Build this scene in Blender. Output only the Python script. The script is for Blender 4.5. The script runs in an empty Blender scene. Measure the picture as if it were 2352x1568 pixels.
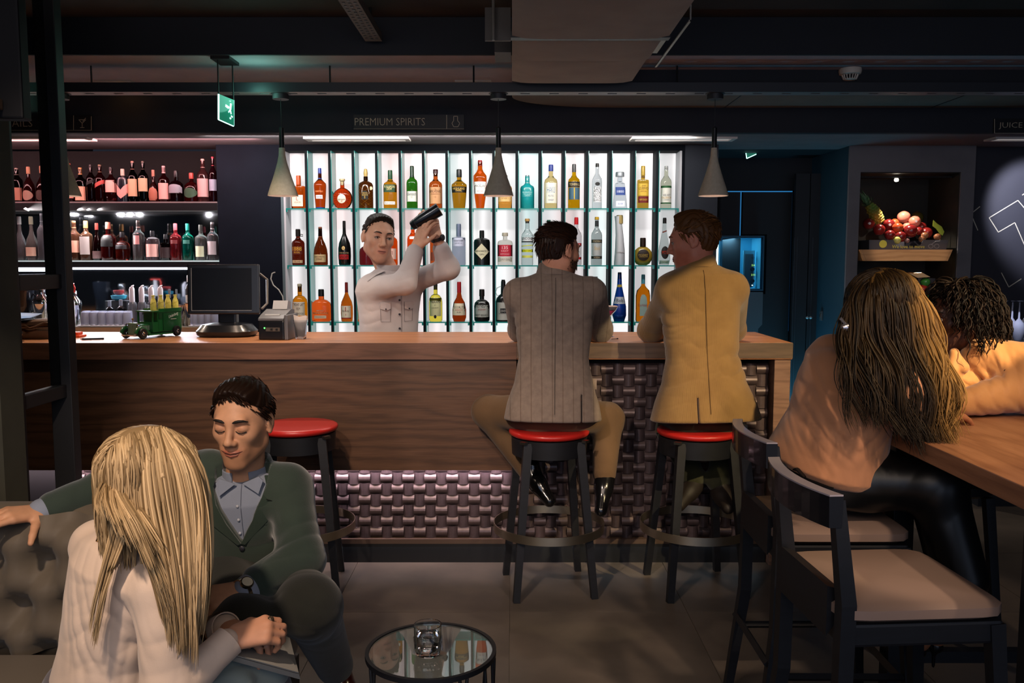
import bpy, bmesh, math, random
import numpy as np
from mathutils import Vector as V, Matrix as M
S = bpy.context.scene
R = math.radians
random.seed(7)
# ---------------------------------------------------------------- camera, world, light, exposure
F_PX, PITCH, EYE = 2000.0, math.atan(184 / 2000), 1.575
cd = bpy.data.cameras.new('camera'); cam = bpy.data.objects.new('camera', cd); S.collection.objects.link(cam)
cd.sensor_width = 36; cd.lens = 36 * F_PX / 2352; cd.clip_start = .05; cd.clip_end = 60
cam.location = (0, 0, EYE); cam.rotation_euler = (math.pi / 2 - PITCH, 0, 0)
S.camera = cam
S.view_settings.view_transform = 'Standard'; S.view_settings.look = 'None'
S.view_settings.gamma = 1; S.view_settings.use_curve_mapping = False
S.view_settings.exposure = 0.0
S.cycles.use_denoising = True
S.cycles.max_bounces = 8; S.cycles.diffuse_bounces = 3; S.cycles.glossy_bounces = 4
S.cycles.transmission_bounces = 6; S.cycles.transparent_max_bounces = 8
S.cycles.sample_clamp_indirect = 3; S.cycles.caustics_reflective = False; S.cycles.caustics_refractive = False
W = bpy.data.worlds.new('world'); S.world = W; W.use_nodes = True
W.node_tree.nodes['Background'].inputs[0].default_value = (.30, .36, .55, 1)
W.node_tree.nodes['Background'].inputs[1].default_value = .045

def look(o, loc, to):
    o.location = loc; o.rotation_euler = (V(to) - V(loc)).to_track_quat('-Z', 'Y').to_euler()
def area(name, loc, to, sx, sy, power, col, spread=180):
    l = bpy.data.lights.new(name, 'AREA'); l.shape = 'RECTANGLE'; l.size = sx; l.size_y = sy
    l.energy = power; l.color = col; l.spread = R(spread)
    o = bpy.data.objects.new(name, l); S.collection.objects.link(o); look(o, loc, to); return o
def spot(name, loc, to, power, col, ang=40, blend=.3, rad=.03):
    l = bpy.data.lights.new(name, 'SPOT'); l.energy = power; l.color = col; l.spot_size = R(ang)
    l.spot_blend = blend; l.shadow_soft_size = rad
    o = bpy.data.objects.new(name, l); S.collection.objects.link(o); look(o, loc, to); return o
# ceiling spots of the room, with broad fills added around the viewer
area('warm_fill', (-.4, -.4, 2.74), (0, 2.6, .4), 3.0, 1.4, 50, (1, .80, .66))  # broad warm fill added to lift the room, no fixture there
area('cool_fill', (.5, -2.0, 1.55), (.5, 3, 1.7), 6.5, 2.2, 52, (.6, .72, 1))  # bluish fill added behind the viewer, no window there
area('shelf_wash', (-.4, 5.42, 2.333), (-.4, 5.80, 1.75), 3.0, .05, 26, (1, .95, .92))
spot('track_spot_on_sofa', (-1.0, .9, 2.65), (-.9, 2.6, .95), 170, (1, .76, .58), 58, .5, .05)
spot('track_spot_on_guest', (2.35, 1.35, 2.62), (1.06, 4.1, .95), 520, (1, .76, .42), 21, .08, .02)
spot('track_spot_on_tweed', (-.9, 1.0, 2.62), (.16, 4.1, .95), 150, (1, .80, .70), 26, .3, .04)
spot('track_spot_on_blouse', (1.3, .5, 2.68), (1.03, 2.75, 1.05), 150, (1, .74, .54), 34, .4, .05)
spot('track_spot_on_hair', (2.6, 2.3, 2.62), (1.22, 2.66, 1.0), 70, (1, .80, .46), 26, .3, .03)
spot('track_spot_on_table', (1.75, 1.6, 2.62), (1.6, 2.5, 1.0), 60, (1, .72, .5), 46, .2, .03)
spot('track_spot_on_floor', (.1, 1.6, 2.7), (.15, 3.5, 0), 190, (1, .86, .74), 40, .6, .04)
spot('track_spot_on_panel', (-.9, 2.0, 2.7), (-.75, 4.4, .8), 130, (1, .74, .55), 44, .6, .05)
spot('track_spot_on_niche', (2.6, 3.6, 2.55), (2.68, 5.9, 1.70), 55, (1, .84, .68), 14, .4, .03)
spot('track_spot_on_stool', (-1.25, 3.0, 2.7), (-1.05, 4.2, .78), 60, (1, .8, .7), 26, .3, .03)
spot('track_spot_on_bartender', (-1.3, 3.4, 2.7), (-.75, 5.2, 1.6), 75, (1, .9, .82), 26, .5, .05)
spot('track_spot_on_counter', (-1.25, 3.9, 2.7), (-1.85, 4.75, 1.16), 55, (1, .74, .55), 60, .5, .05)

# ---------------------------------------------------------------- pixel -> place helpers
CP, SP = math.cos(PITCH), math.sin(PITCH)
def _ray(px, py):
    u = (px - 1176) / F_PX; v = (784 - py) / F_PX
    return u, CP + v * SP, -SP + v * CP
def at(px, py, Y):
    a, b, c = _ray(px, py); t = Y / b
    return V((a * t, Y, EYE + c * t))
def atz(px, py, z):
    a, b, c = _ray(px, py); t = (z - EYE) / c
    return V((a * t, b * t, z))
def X(px, Y, py=600): return at(px, py, Y).x
def Z(py, Y): return at(1176, py, Y).z

# ---------------------------------------------------------------- materials
def lin(h):
    if isinstance(h, str):
        h = h.lstrip('#'); c = [int(h[i:i + 2], 16) / 255 for i in (0, 2, 4)]
        return tuple(x / 12.92 if x <= .04045 else ((x + .055) / 1.055) ** 2.4 for x in c) + (1,)
    return tuple(h)[:3] + (1,)
MATS = {}
def mat(name, col='#808080', rough=.5, metal=0, emit=None, es=1, trans=0, ior=1.45, spec=.5, sheen=0, alpha=1, coat=0):
    key = (name, str(col), rough, metal, str(emit), es, trans, alpha)
    if key in MATS: return MATS[key]
    m = bpy.data.materials.new(name); m.use_nodes = True; b = m.node_tree.nodes['Principled BSDF']
    b.inputs['Base Color'].default_value = lin(col); b.inputs['Roughness'].default_value = rough
    b.inputs['Metallic'].default_value = metal; b.inputs['IOR'].default_value = ior
    b.inputs['Specular IOR Level'].default_value = spec
    b.inputs['Transmission Weight'].default_value = trans; b.inputs['Alpha'].default_value = alpha
    b.inputs['Coat Weight'].default_value = coat; b.inputs['Sheen Weight'].default_value = sheen
    if emit is not None:
        b.inputs['Emission Color'].default_value = lin(emit); b.inputs['Emission Strength'].default_value = es
    MATS[key] = m; return m
def nd(m, t, **kw):
    n = m.node_tree.nodes.new(t)
    for k, v in kw.items():
        if k in n.inputs: n.inputs[k].default_value = v
        else: setattr(n, k, v)
    return n
def lk(m, a, b): m.node_tree.links.new(a, b)
def bs(m): return m.node_tree.nodes['Principled BSDF']
def ramp(m, fac, stops):
    r = nd(m, 'ShaderNodeValToRGB'); cr = r.color_ramp
    while len(cr.elements) < len(stops): cr.elements.new(.5)
    for e, (p, c) in zip(cr.elements, stops): e.position = p; e.color = lin(c)
    lk(m, fac, r.inputs[0]); return r.outputs[0]
def coords(m, scale=(1, 1, 1), rot=(0, 0, 0), kind='Object'):
    tc = nd(m, 'ShaderNodeTexCoord'); mp = nd(m, 'ShaderNodeMapping'); lk(m, tc.outputs[kind], mp.inputs[0])
    mp.inputs['Scale'].default_value = scale; mp.inputs['Rotation'].default_value = rot; return mp.outputs[0]
def bump(m, h, strength=.3, dist=.01):
    b = nd(m, 'ShaderNodeBump'); b.inputs['Strength'].default_value = strength; b.inputs['Distance'].default_value = dist
    lk(m, h, b.inputs['Height']); lk(m, b.outputs[0], bs(m).inputs['Normal'])
def noisy(name, c1, c2, rough=.6, scale=8, stretch=(1, 1, 1), bstr=0, detail=5, **kw):
    m = mat(name, c1, rough, **kw); n = nd(m, 'ShaderNodeTexNoise'); n.inputs['Scale'].default_value = scale
    n.inputs['Detail'].default_value = detail
    lk(m, coords(m, stretch), n.inputs['Vector'])
    lk(m, ramp(m, n.outputs[0], [(.3, c1), (.7, c2)]), bs(m).inputs['Base Color'])
    if bstr: bump(m, n.outputs[0], bstr)
    return m
def wood(name, c1, c2, c3, rough=.45, axis=0, sc=1.0, coat=0):
    m = mat(name, c1, rough, coat=coat); st = [22, 22, 22]; st[axis] = 1.3
    co = coords(m, tuple(s * sc for s in st))
    n1 = nd(m, 'ShaderNodeTexNoise'); n1.inputs['Scale'].default_value = .5; n1.inputs['Detail'].default_value = 3; lk(m, co, n1.inputs['Vector'])
    st2 = [2.2] * 3; st2[axis] = .35
    w = nd(m, 'ShaderNodeTexWave', wave_type='BANDS', bands_direction='Z' if axis != 2 else 'X'); w.inputs['Scale'].default_value = 3.0
    w.inputs['Distortion'].default_value = 14; w.inputs['Detail'].default_value = 4; w.inputs['Detail Scale'].default_value = 1.4
    lk(m, coords(m, tuple(s * sc for s in st2)), w.inputs['Vector'])
    n2 = nd(m, 'ShaderNodeTexNoise'); n2.inputs['Scale'].default_value = 8; n2.inputs['Detail'].default_value = 5; lk(m, co, n2.inputs['Vector'])
    mx = nd(m, 'ShaderNodeMix', data_type='RGBA'); lk(m, ramp(m, n2.outputs[0], [(.35, c1), (.65, c2)]), mx.inputs[6])
    lk(m, ramp(m, w.outputs[0], [(.0, c3), (.35, c2), (1, c1)]), mx.inputs[7]); mx.inputs[0].default_value = .5
    lk(m, mx.outputs[2], bs(m).inputs['Base Color']); bump(m, n2.outputs[0], .15, .003); return m
def cloth(name, c1, c2, sc=400, rough=.9, bstr=.35, sheen=.3, big=6):
    m = mat(name, c1, rough, sheen=sheen, spec=.2)
    n = nd(m, 'ShaderNodeTexNoise'); n.inputs['Scale'].default_value = big; n.inputs['Detail'].default_value = 4; lk(m, coords(m), n.inputs['Vector'])
    lk(m, ramp(m, n.outputs[0], [(.3, c1), (.7, c2)]), bs(m).inputs['Base Color'])
    n2 = nd(m, 'ShaderNodeTexNoise'); n2.inputs['Scale'].default_value = sc; lk(m, coords(m), n2.inputs['Vector'])
    bump(m, n2.outputs[0], bstr, .002); return m

# ---------------------------------------------------------------- mesh builder
def link(o, parent=None):
    S.collection.objects.link(o)
    if parent: o.parent = parent
    return o
def tag(o, label=None, cat=None, group=None, kind=None):
    if label: o['label'] = label
    if cat: o['category'] = cat
    if group: o['group'] = group
    if kind: o['kind'] = kind
    return o
def thing(name, label, cat, loc=(0, 0, 0), rz=0, group=None):
    o = bpy.data.objects.new(name, None); o.location = loc; o.rotation_euler = (0, 0, rz); link(o)
    return tag(o, label, cat, group)
def npmesh(name, v, f, smooth=True, mats=(), mi=None):
    """mesh from arrays; f is an (n,3) or (n,4) array or a list of tuples"""
    me = bpy.data.meshes.new(name)
    if isinstance(f, np.ndarray) and len(f):
        k = f.shape[1]; n = len(f); me.vertices.add(len(v)); me.vertices.foreach_set('co', np.asarray(v, np.float32).ravel())
        me.loops.add(n * k); me.loops.foreach_set('vertex_index', f.astype(np.int32).ravel())
        me.polygons.add(n); me.polygons.foreach_set('loop_start', np.arange(0, n * k, k, dtype=np.int32))
        me.update(calc_edges=True)
    else: me.from_pydata([tuple(map(float, p)) for p in v], [], [tuple(map(int, q)) for q in f]); me.update()
    for m in mats: me.materials.append(m)
    if mi is not None: me.polygons.foreach_set('material_index', np.asarray(mi, np.int32))
    if smooth: me.polygons.foreach_set('use_smooth', [True] * len(me.polygons))
    return me
class MB:
    def __init__(s): s.v = []; s.f = []; s.mi = []
    def add(s, v, f, mi=0, mtx=None):
        o = len(s.v)
        s.v += [tuple(mtx @ V(p)) if mtx is not None else tuple(p) for p in v]
        s.f += [tuple(i + o for i in q) for q in f]; s.mi += [mi] * len(f); return s
    def box(s, x0, x1, y0, y1, z0, z1, mi=0, mtx=None, bev=0):
        if bev:
            bm = bmesh.new(); bmesh.ops.create_cube(bm, size=1)
            for q in bm.verts: q.co = ((x0 + x1) / 2 + q.co.x * (x1 - x0), (y0 + y1) / 2 + q.co.y * (y1 - y0), (z0 + z1) / 2 + q.co.z * (z1 - z0))
            bmesh.ops.bevel(bm, geom=bm.edges[:], offset=bev, segments=2, affect='EDGES', profile=.6)
            bm.verts.index_update()
            s.add([q.co.copy() for q in bm.verts], [[q.index for q in f.verts] for f in bm.faces], mi, mtx); bm.free(); return s
        v = [(x, y, z) for x in (x0, x1) for y in (y0, y1) for z in (z0, z1)]
        return s.add(v, [(0, 1, 3, 2), (4, 6, 7, 5), (0, 4, 5, 1), (2, 3, 7, 6), (0, 2, 6, 4), (1, 5, 7, 3)], mi, mtx)
    def tube(s, pts, rad, n=10, mi=0, caps=True, mtx=None, flat=1, up=None):
        pts = [V(p) for p in pts]; k = len(pts)
        if not hasattr(rad, '__len__'): rad = [rad] * k
        v = []; f = []; a = None
        for i, p in enumerate(pts):
            d = (pts[min(i + 1, k - 1)] - pts[max(i - 1, 0)]).normalized()
            if a is None:
                h = V(up) if up else (V((0, 0, 1)) if abs(d.z) < .9 else V((1, 0, 0)))
                a = h - d * h.dot(d); a.normalize()
            else: a = (a - d * a.dot(d)).normalized()
            b = d.cross(a)
            for j in range(n):
                t = 2 * math.pi * j / n; v.append(p + (a * math.cos(t) * flat + b * math.sin(t)) * rad[i])
        for i in range(k - 1):
            for j in range(n):
                f.append((i * n + j, i * n + (j + 1) % n, (i + 1) * n + (j + 1) % n, (i + 1) * n + j))
        if caps: f.append(tuple(range(n))[::-1]); f.append(tuple((k - 1) * n + j for j in range(n)))
        return s.add(v, f, mi, mtx)
    def lathe(s, prof, n=24, c=(0, 0, 0), mi=0, sq=2.0, dep=1.0, mtx=None, lean=None, caps=True):
        """prof: (radius, z) list. sq: superellipse exponent, dep: depth ratio"""
        v = []; f = []; k = len(prof)
        for (r, z) in prof:
            for j in range(n):
                t = 2 * math.pi * (j + .5) / n; ct, st = math.cos(t), math.sin(t)
                e = sq(r, z) if callable(sq) else sq
                q = (abs(ct) ** e + abs(st) ** e) ** (-1 / e)
                lx = lean(z) if lean else 0
                v.append((c[0] + r * q * ct + lx, c[1] + r * q * st * dep, c[2] + z))
        for i in range(k - 1):
            for j in range(n): f.append((i * n + j, i * n + (j + 1) % n, (i + 1) * n + (j + 1) % n, (i + 1) * n + j))
        if caps and prof[0][0] > 1e-5: f.append(tuple(range(n))[::-1])
        if caps and prof[-1][0] > 1e-5: f.append(tuple((k - 1) * n + j for j in range(n)))
        return s.add(v, f, mi, mtx)
    def prism(s, poly, h0, h1, plane='XY', mi=0, mtx=None):
        n = len(poly)
        def P(a, b, h): return {'XY': (a, b, h), 'XZ': (a, h, b), 'YZ': (h, a, b)}[plane]
        v = [P(a, b, h0) for a, b in poly] + [P(a, b, h1) for a, b in poly]
        f = [tuple(range(n))[::-1], tuple(range(n, 2 * n))] + [(i, (i + 1) % n, n + (i + 1) % n, n + i) for i in range(n)]
        return s.add(v, f, mi, mtx)
    def ell(s, c, r, n=12, m=8, mi=0, mtx=None):
        v = []; f = []
        for i in range(m + 1):
            a = math.pi * i / m
            for j in range(n):
                b = 2 * math.pi * j / n; v.append((c[0] + r[0] * math.sin(a) * math.cos(b), c[1] + r[1] * math.sin(a) * math.sin(b), c[2] - r[2] * math.cos(a)))
        for i in range(m):
            for j in range(n): f.append((i * n + j, i * n + (j + 1) % n, (i + 1) * n + (j + 1) % n, (i + 1) * n + j))
        return s.add(v, f, mi, mtx)
    def build(s, name, m, parent=None, smooth=False, loc=None, rz=0):
        ms = m if isinstance(m, (list, tuple)) else [m]
        me = npmesh(name, s.v, s.f, False, ms, s.mi if len(ms) > 1 else None)
        if smooth:
            bm = bmesh.new(); bm.from_mesh(me); bmesh.ops.remove_doubles(bm, verts=bm.verts[:], dist=1e-5)
            for f in bm.faces: f.smooth = True
            for e in bm.edges:
                if len(e.link_faces) == 2 and e.calc_face_angle(0) > .7: e.smooth = False
            bmesh.ops.recalc_face_normals(bm, faces=bm.faces[:]); bm.to_mesh(me); bm.free()
        o = bpy.data.objects.new(name, me)
        if loc is not None: o.location = loc
        o.rotation_euler[2] = rz
        return link(o, parent)
def struct(name, mb, m, label=None, parent=None):
    o = mb.build(name, m, parent)
    if not parent: o['kind'] = 'structure'
    if label: o['label'] = label
    return o
def rotm(loc=(0, 0, 0), rx=0, ry=0, rz=0): return M.Translation(V(loc)) @ M.Rotation(rz, 4, 'Z') @ M.Rotation(ry, 4, 'Y') @ M.Rotation(rx, 4, 'X')
# ---------------------------------------------------------------- lettering
_TX = {}
def text_geo(s, thin=0.0):
    if (s, thin) in _TX: return _TX[(s, thin)]
    c = bpy.data.curves.new('t', 'FONT'); c.body = s; c.resolution_u = 2; c.fill_mode = 'FRONT'; c.offset = thin
    o = bpy.data.objects.new('t', c); S.collection.objects.link(o)
    dg = bpy.context.evaluated_depsgraph_get(); me = bpy.data.meshes.new_from_object(o.evaluated_get(dg))
    v = np.array([p.co[:2] for p in me.vertices]); f = [tuple(p.vertices) for p in me.polygons]
    bpy.data.objects.remove(o); bpy.data.curves.remove(c); bpy.data.meshes.remove(me)
    lo, hi = v.min(0), v.max(0); v = (v - (lo + hi) / 2); _TX[(s, thin)] = (v, f, hi - lo); return _TX[(s, thin)]
def lettering(s, w, h, m, parent, fn, name='lettering', thin=0.0, mb=None):
    """s fitted into w x h, each point mapped by fn(x, z)->(x,y,z)"""
    v, f, sz = text_geo(s, thin); k = min(w / sz[0], h / sz[1]) if h else w / sz[0]
    kx = k; kz = k
    if h: kx, kz = w / sz[0], h / sz[1]
    b = mb or MB(); b.add([fn(p[0] * kx, p[1] * kz) for p in v], f)
    return None if mb else b.build(name, m, parent)

# ---------------------------------------------------------------- shared materials
navy = noisy('navy_paint', '#1c2029', '#20252e', .75, 6)
navy_dark = noisy('dark_navy_paint', '#191c22', '#1d2027', .7, 5)
ceil_m = noisy('grey_ceiling_plaster', '#9a98a2', '#a6a2aa', .85, 5)
black = mat('black_metal', '#0d0f12', .45)
blackwood = noisy('black_stained_wood', '#0c0d11', '#12141a', .5, 10, (1, 1, 8))
steel = mat('brushed_steel', '#b9b4a8', .28, 1)
chrome = mat('chrome', '#dddddd', .08, 1)
cream_line = mat('cream_print', '#b8ab94', .6)
# ================================================================ the room
FLOOR = noisy('grey_floor_tile', '#4f4841', '#695f56', .42, 3.5, (1, 1, 1), .12, 8)
bs(FLOOR).inputs['Specular IOR Level'].default_value = .35
JOINT = mat('floor_joint', '#6f675c', .8)
fl = struct('floor', MB().box(-5, 6.5, -2.5, 9.5, -.1, -.004), JOINT)
tw, tl = .8, .8
tm = None
for i in range(-3, 5):
    for j in range(0, 4):
        x0 = .79 + i * tw; y0 = 2.2 + j * tl - (0)
        if tm is None: tm = npmesh('tile', *(lambda b: (b.v, b.f))(MB().box(.0015, tw - .0015, .0015, tl - .0015, -.03, 0)), False, [FLOOR])
        o = bpy.data.objects.new('tile', tm); o.location = (x0, y0, 0); link(o, fl)
rest = MB(); rest.box(-5, .79 - 3 * tw - .0015, -2.5, 9.5, -.03, 0).box(.79 + 5 * tw + .0015, 6.5, -2.5, 9.5, -.03, 0)
rest.box(.79 - 3 * tw, .79 + 5 * tw, -2.5, 2.1985, -.03, 0).box(.79 - 3 * tw, .79 + 5 * tw, 5.4015, 9.5, -.03, 0)
o = rest.build('tile', FLOOR, fl); o['kind'] = 'stuff'

ZS, YF = 2.343, 5.32        # soffit over the back bar, its front face
BW = 5.85                   # front plane of the back bar wall
Z2 = 2.611                  # ceiling over the bar
YB = 4.52                   # beam face
struct('ceiling', MB().box(-5, 6.5, -2.5, YB + .5, 2.795, 2.9), noisy('dark_concrete', '#2b2927', '#383532', .9, 4))
struct('trim_1', MB().box(-5, 6.5, YB, YF + .3, Z2, 2.795), ceil_m)                      # dropped ceiling over the bar
struct('trim_2', MB().box(-5, 6.5, YB - .02, YB - .0005, Z2, 2.7945), navy_dark)            # face of the ceiling beam
struct('trim_3', MB().box(-5, 6.5, YF, YF + .06, ZS, Z2 - .0005), navy)                      # fascia that carries the signs
struct('trim_4', MB().box(-5, 6.5, YF + .0605, 6.1, ZS, ZS + .1), noisy('soffit_plaster', '#6d686c', '#767074', .85, 6))
# lowered box on the right with a rounded end
zb, yb = 2.491, 4.857
cx = X(1440, 5.1); poly = [(6.5, yb), (6.5, YF - .001)]
for k in range(13):
    a = math.pi / 2 * k / 12; poly.append((cx - .05 - .62 * math.sin(a), YF - .001 - (YF - yb - .12) * (1 - math.cos(a))))
poly += [(cx - .67, yb + .02), (cx - .66, yb)]
box_m = noisy('cast_panel', '#6a645c', '#746e66', .9, 5)
bx = struct('trim_5', MB().prism(poly, zb, Z2 - .0005), box_m)
for k, xx in enumerate((1690, 2190)):
    p = at(xx, 230, 5.05); MB().box(p.x - .003, p.x + .003, yb + .001, YF - .002, zb - .002, zb + .001).build('joint', black, bx)
struct('trim_6', MB().box(cx - .62, 6.5, yb - .015, yb - .0005, zb, Z2 - .001), navy_dark)

# outer walls
struct('wall_left', MB().box(-4.6, -4.5, -2.5, 9.5, 0, 2.795), navy_dark)
struct('wall_right', MB().box(5.2, 5.3, -2.5, 9.5, 0, 2.795), navy_dark)
struct('wall_front', MB().box(-4.6, 5.3, -2.2, -2.1, 0, 2.795), noisy('lounge_wall', '#4a443c', '#585046', .9, 2))
XL0, XL1 = X(655, BW, 600), X(1562, BW, 600)
xs0 = X(500, BW, 480)
struct('wall_back', MB().box(xs0, XL0 - .02, BW, 6.3, 0, ZS - .0005), noisy('deep_navy_paint', '#11151d', '#141922', .85, 6, spec=.08))
struct('wall_back_below', MB().box(-4.5, xs0 - .0005, BW, 6.3, 0, Z(762, BW) - .12).box(XL0 - .0195, XL1 + .02, BW, 6.3, 0, Z(770, BW) - .22), navy)
struct('wall_back_right', MB().box(XL1 + .0205, X(1645, BW), BW, 6.3, 0, ZS - .0005), navy)
# --- grey pier with the fruit niches, the chalk wall beyond it
PY = 5.9
px0, px1 = X(1947, PY, 500), X(2235, PY, 500)
nx0, nx1 = X(1973, PY, 500), X(2203, PY, 500)
nz0, nz1, nz2, nz3 = Z(770, PY), Z(395, PY), Z(600, PY), Z(612, PY)
pier = noisy('grey_pier_paint', '#68676c', '#727176', .8, 5)
struct('wall_pier', MB().box(px0, nx0, PY, 6.4, 0, ZS - .0005).box(nx1, px1, PY, 6.4, 0, ZS - .0005).box(nx0, nx1, PY, 6.4, nz1, ZS - .0005)
       .box(nx0, nx1, PY, 6.4, 0, nz0).box(nx0, nx1, 6.35, 6.4, nz0, nz1), pier)
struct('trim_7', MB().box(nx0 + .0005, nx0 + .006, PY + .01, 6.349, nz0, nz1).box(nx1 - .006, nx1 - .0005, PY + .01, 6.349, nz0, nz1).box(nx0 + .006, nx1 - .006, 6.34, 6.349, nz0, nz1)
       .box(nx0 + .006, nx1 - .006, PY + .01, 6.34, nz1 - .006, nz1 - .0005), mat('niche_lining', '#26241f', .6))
chalk = noisy('chalk_wall_paint', '#2d2e38', '#33343e', .7, 3)
struct('wall_chalk', MB().box(px1 + .0005, 5.2, PY + .08, 6.4, 0, ZS - .0005), chalk)
# --- passage between the bar wall and the pier
dx0, dx1 = X(1645, BW) + .0005, px0 - .0005
teal = noisy('teal_wall_paint', '#173b4b', '#1b4152', .7, 3)
struct('wall_passage', MB().box(dx0, dx1, 7.0, 7.1, 0, ZS).box(X(1850, 6.4), dx1, 6.95, 6.9995, 0, ZS), navy_dark)
struct('wall_teal', MB().prism([(px0 - .001, PY + .02), (X(1885, 6.35), 6.35), (X(1885, 6.35), 6.9), (px0 - .001, 6.9)], 0, ZS - .0005), teal)
struct('trim_8', MB().box(dx0, dx1, BW + .25, 6.95, ZS - .001, ZS + .06), navy_dark)

# chalk drawing on the wall (line work, flat)
ch = MB(); YC = PY + .079
def cl(a, b, w=.006):
    p, q = at(a[0], a[1], YC), at(b[0], b[1], YC); d = (q - p).normalized(); n = V((-d.z, 0, d.x)) * w / 2
    ch.add([p + n, p - n, q - n, q + n], [(0, 1, 2, 3)])
for a, b in [((2272, 500), (2338, 460)), ((2272, 500), (2293, 533)), ((2293, 533), (2331, 511)), ((2331, 511), (2365, 590)), ((2338, 460), (2372, 500)), ((2348, 448), (2372, 430)), ((2230, 491), (2251, 474)), ((2230, 491), (2246, 529)),
             ((2300, 626), (2317, 659)), ((2317, 659), (2346, 640))]: cl(a, b)
o = ch.build('chalk_drawing', mat('chalk', '#c9c4b4', .9)); tag(o, 'white chalk line drawing on the dark wall right of the fruit niche', 'drawing')

# ---------------------------------------------------------------- signs on the fascia
def fascia_sign(x0, x1, y0, y1, word, wx0, wx1, wy0, wy1, icon, label, bars):
    t = thing('sign', label, 'sign', (0, 0, 0)); Y = YF - .012
    a, b = at(x0, y0, Y), at(x1, y1, Y)
    MB().box(a.x, b.x, YF - .012, YF - .0005, b.z, a.z).build('panel', mat('sign_panel', '#14161a', .5), t)
    c = at((wx0 + wx1) / 2, (wy0 + wy1) / 2, Y); ww = (at(wx1, 0, Y) - at(wx0, 0, Y)).x; hh = (at(0, wy0, Y) - at(0, wy1, Y)).z
    lettering(word, abs(X(wx1, Y, 280) - X(wx0, Y, 280)), hh, cream_line, t, lambda x, z: (c.x + x, Y - .001, c.z + z), thin=-.012)
    m = MB()
    for (p, q, w) in bars:
        p, q = at(*p, Y), at(*q, Y); d = (q - p).normalized(); n = V((-d.z, 0, d.x)) * w / 2
        m.add([p + n + V((0, -.001, 0)), p - n + V((0, -.001, 0)), q - n + V((0, -.001, 0)), q + n + V((0, -.001, 0))], [(0, 1, 2, 3)])
    m.build('icon', cream_line, t)
L = .0035
fascia_sign(812, 1066, 263, 297, 'PREMIUM SPIRITS', 815, 976, 271, 288, 'b', 'dark sign reading PREMIUM SPIRITS with a bottle icon', [((1026, 264), (1026, 296), L), ((812, 296), (1066, 296), L / 2),
    ((1042, 267), (1051, 267), L), ((1042, 267), (1042, 277), L), ((1051, 267), (1051, 277), L), ((1042, 277), (1038, 283), L), ((1051, 277), (1056, 283), L), ((1038, 283), (1042, 291), L), ((1056, 283), (1052, 291), L), ((1042, 291), (1052, 291), L)])
fascia_sign(-60, 212, 264, 300, 'COCKTAILS', -62, 74, 274, 291, 'c', 'dark sign ending in KTAILS with a cocktail glass icon', [((169, 265), (169, 299), L), ((210, 267), (210, 299), L), ((0, 299), (210, 299), L / 2),
    ((181, 275), (197, 275), L), ((181, 275), (189, 283), L), ((197, 275), (189, 283), L), ((189, 283), (189, 292), L), ((184, 293), (194, 293), L), ((190, 279), (197, 271), L)])
fascia_sign(2284, 2420, 272, 306, 'JUICE', 2294, 2348, 281, 297, 'j', 'dark sign reading JUICE high at the frame edge', [((2284, 273), (2284, 306), L), ((2284, 306), (2400, 306), L / 2)])

# recessed linear lights in the soffit
def soffit_light(xa, xb, label, on=1.0):
    a, b = atz(xa, 316, ZS), atz(xb, 316, ZS); t = thing('ceiling_light', label, 'light', ((a.x + b.x) / 2, 5.55, ZS), group='recessed soffit lights'); w = (b.x - a.x) / 2
    fr = MB().box(-w, w, -.07, -.045, -.012, 0).box(-w, w, .045, .07, -.012, 0).box(-w, -w + .03, -.045, .045, -.012, 0).box(w - .03, w, -.045, .045, -.012, 0)
    fr.build('frame', mat('light_trim', '#cfcac6', .5), t)
    MB().box(-w + .03, w - .03, -.045, .045, -.005, 0).build('diffuser', mat('diffuser', '#bdb8b4', .6, emit='#d8d0cc', es=.25 * on), t)
soffit_light(700, 940, 'long recessed light left of the middle pendant')
soffit_light(1450, 1690, 'long recessed light above the right pendant', 1.6)
soffit_light(-40, 207, 'long recessed light over the left bottle shelves', 1.4)
soffit_light(2278, 2440, 'recessed light below the JUICE sign', 1.4)
# square downlights in the ceiling over the bar
def downlight(x, label, on):
    p = atz(x, 190, Z2); t = thing('downlight', label, 'light', (p.x, p.y, Z2))
    MB().box(-.105, .105, -.08, -.06, -.01, 0).box(-.105, .105, .06, .08, -.01, 0).box(-.105, -.085, -.06, .06, -.01, 0).box(.085, .105, -.06, .06, -.01, 0).build('frame', mat('downlight_trim', '#b5afa8', .5), t)
    MB().lathe([(.055, -.012), (.05, -.001), (.03, -.0005)], 20).build('lamp', mat('lamp_glow', '#e8b070', .4, emit='#ffb060', es=on), t, True)
downlight(272, 'square recessed downlight glowing warm left of the exit sign', 2.5); downlight(1088, 'square recessed downlight left of the fabric duct', .15)
# smoke detector
p = atz(1953, 158, Z2 - .001); t = thing('smoke_detector', 'round white smoke detector on the dark ceiling', 'smoke detector', (p.x, p.y, Z2 - .0005))
wm = mat('detector_plastic', '#cfc3b4', .5)
MB().lathe([(.058, 0), (.06, -.012), (.056, -.03), (.045, -.034)][::-1], 28).build('base', wm, t, True)
MB().lathe([(.0, -.062), (.028, -.06), (.034, -.056), (.034, -.054)], 24).build('cap', wm, t, True)
g = MB()
for k in range(16):
    a = k * math.pi / 8; g.tube([(.042 * math.cos(a), .042 * math.sin(a), -.032), (.032 * math.cos(a), .032 * math.sin(a), -.057)], .0035, 5)
g.build('grille', wm, t)
MB().lathe([(.026, -.056), (.026, -.03)], 16).build('core', black, t)

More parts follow.
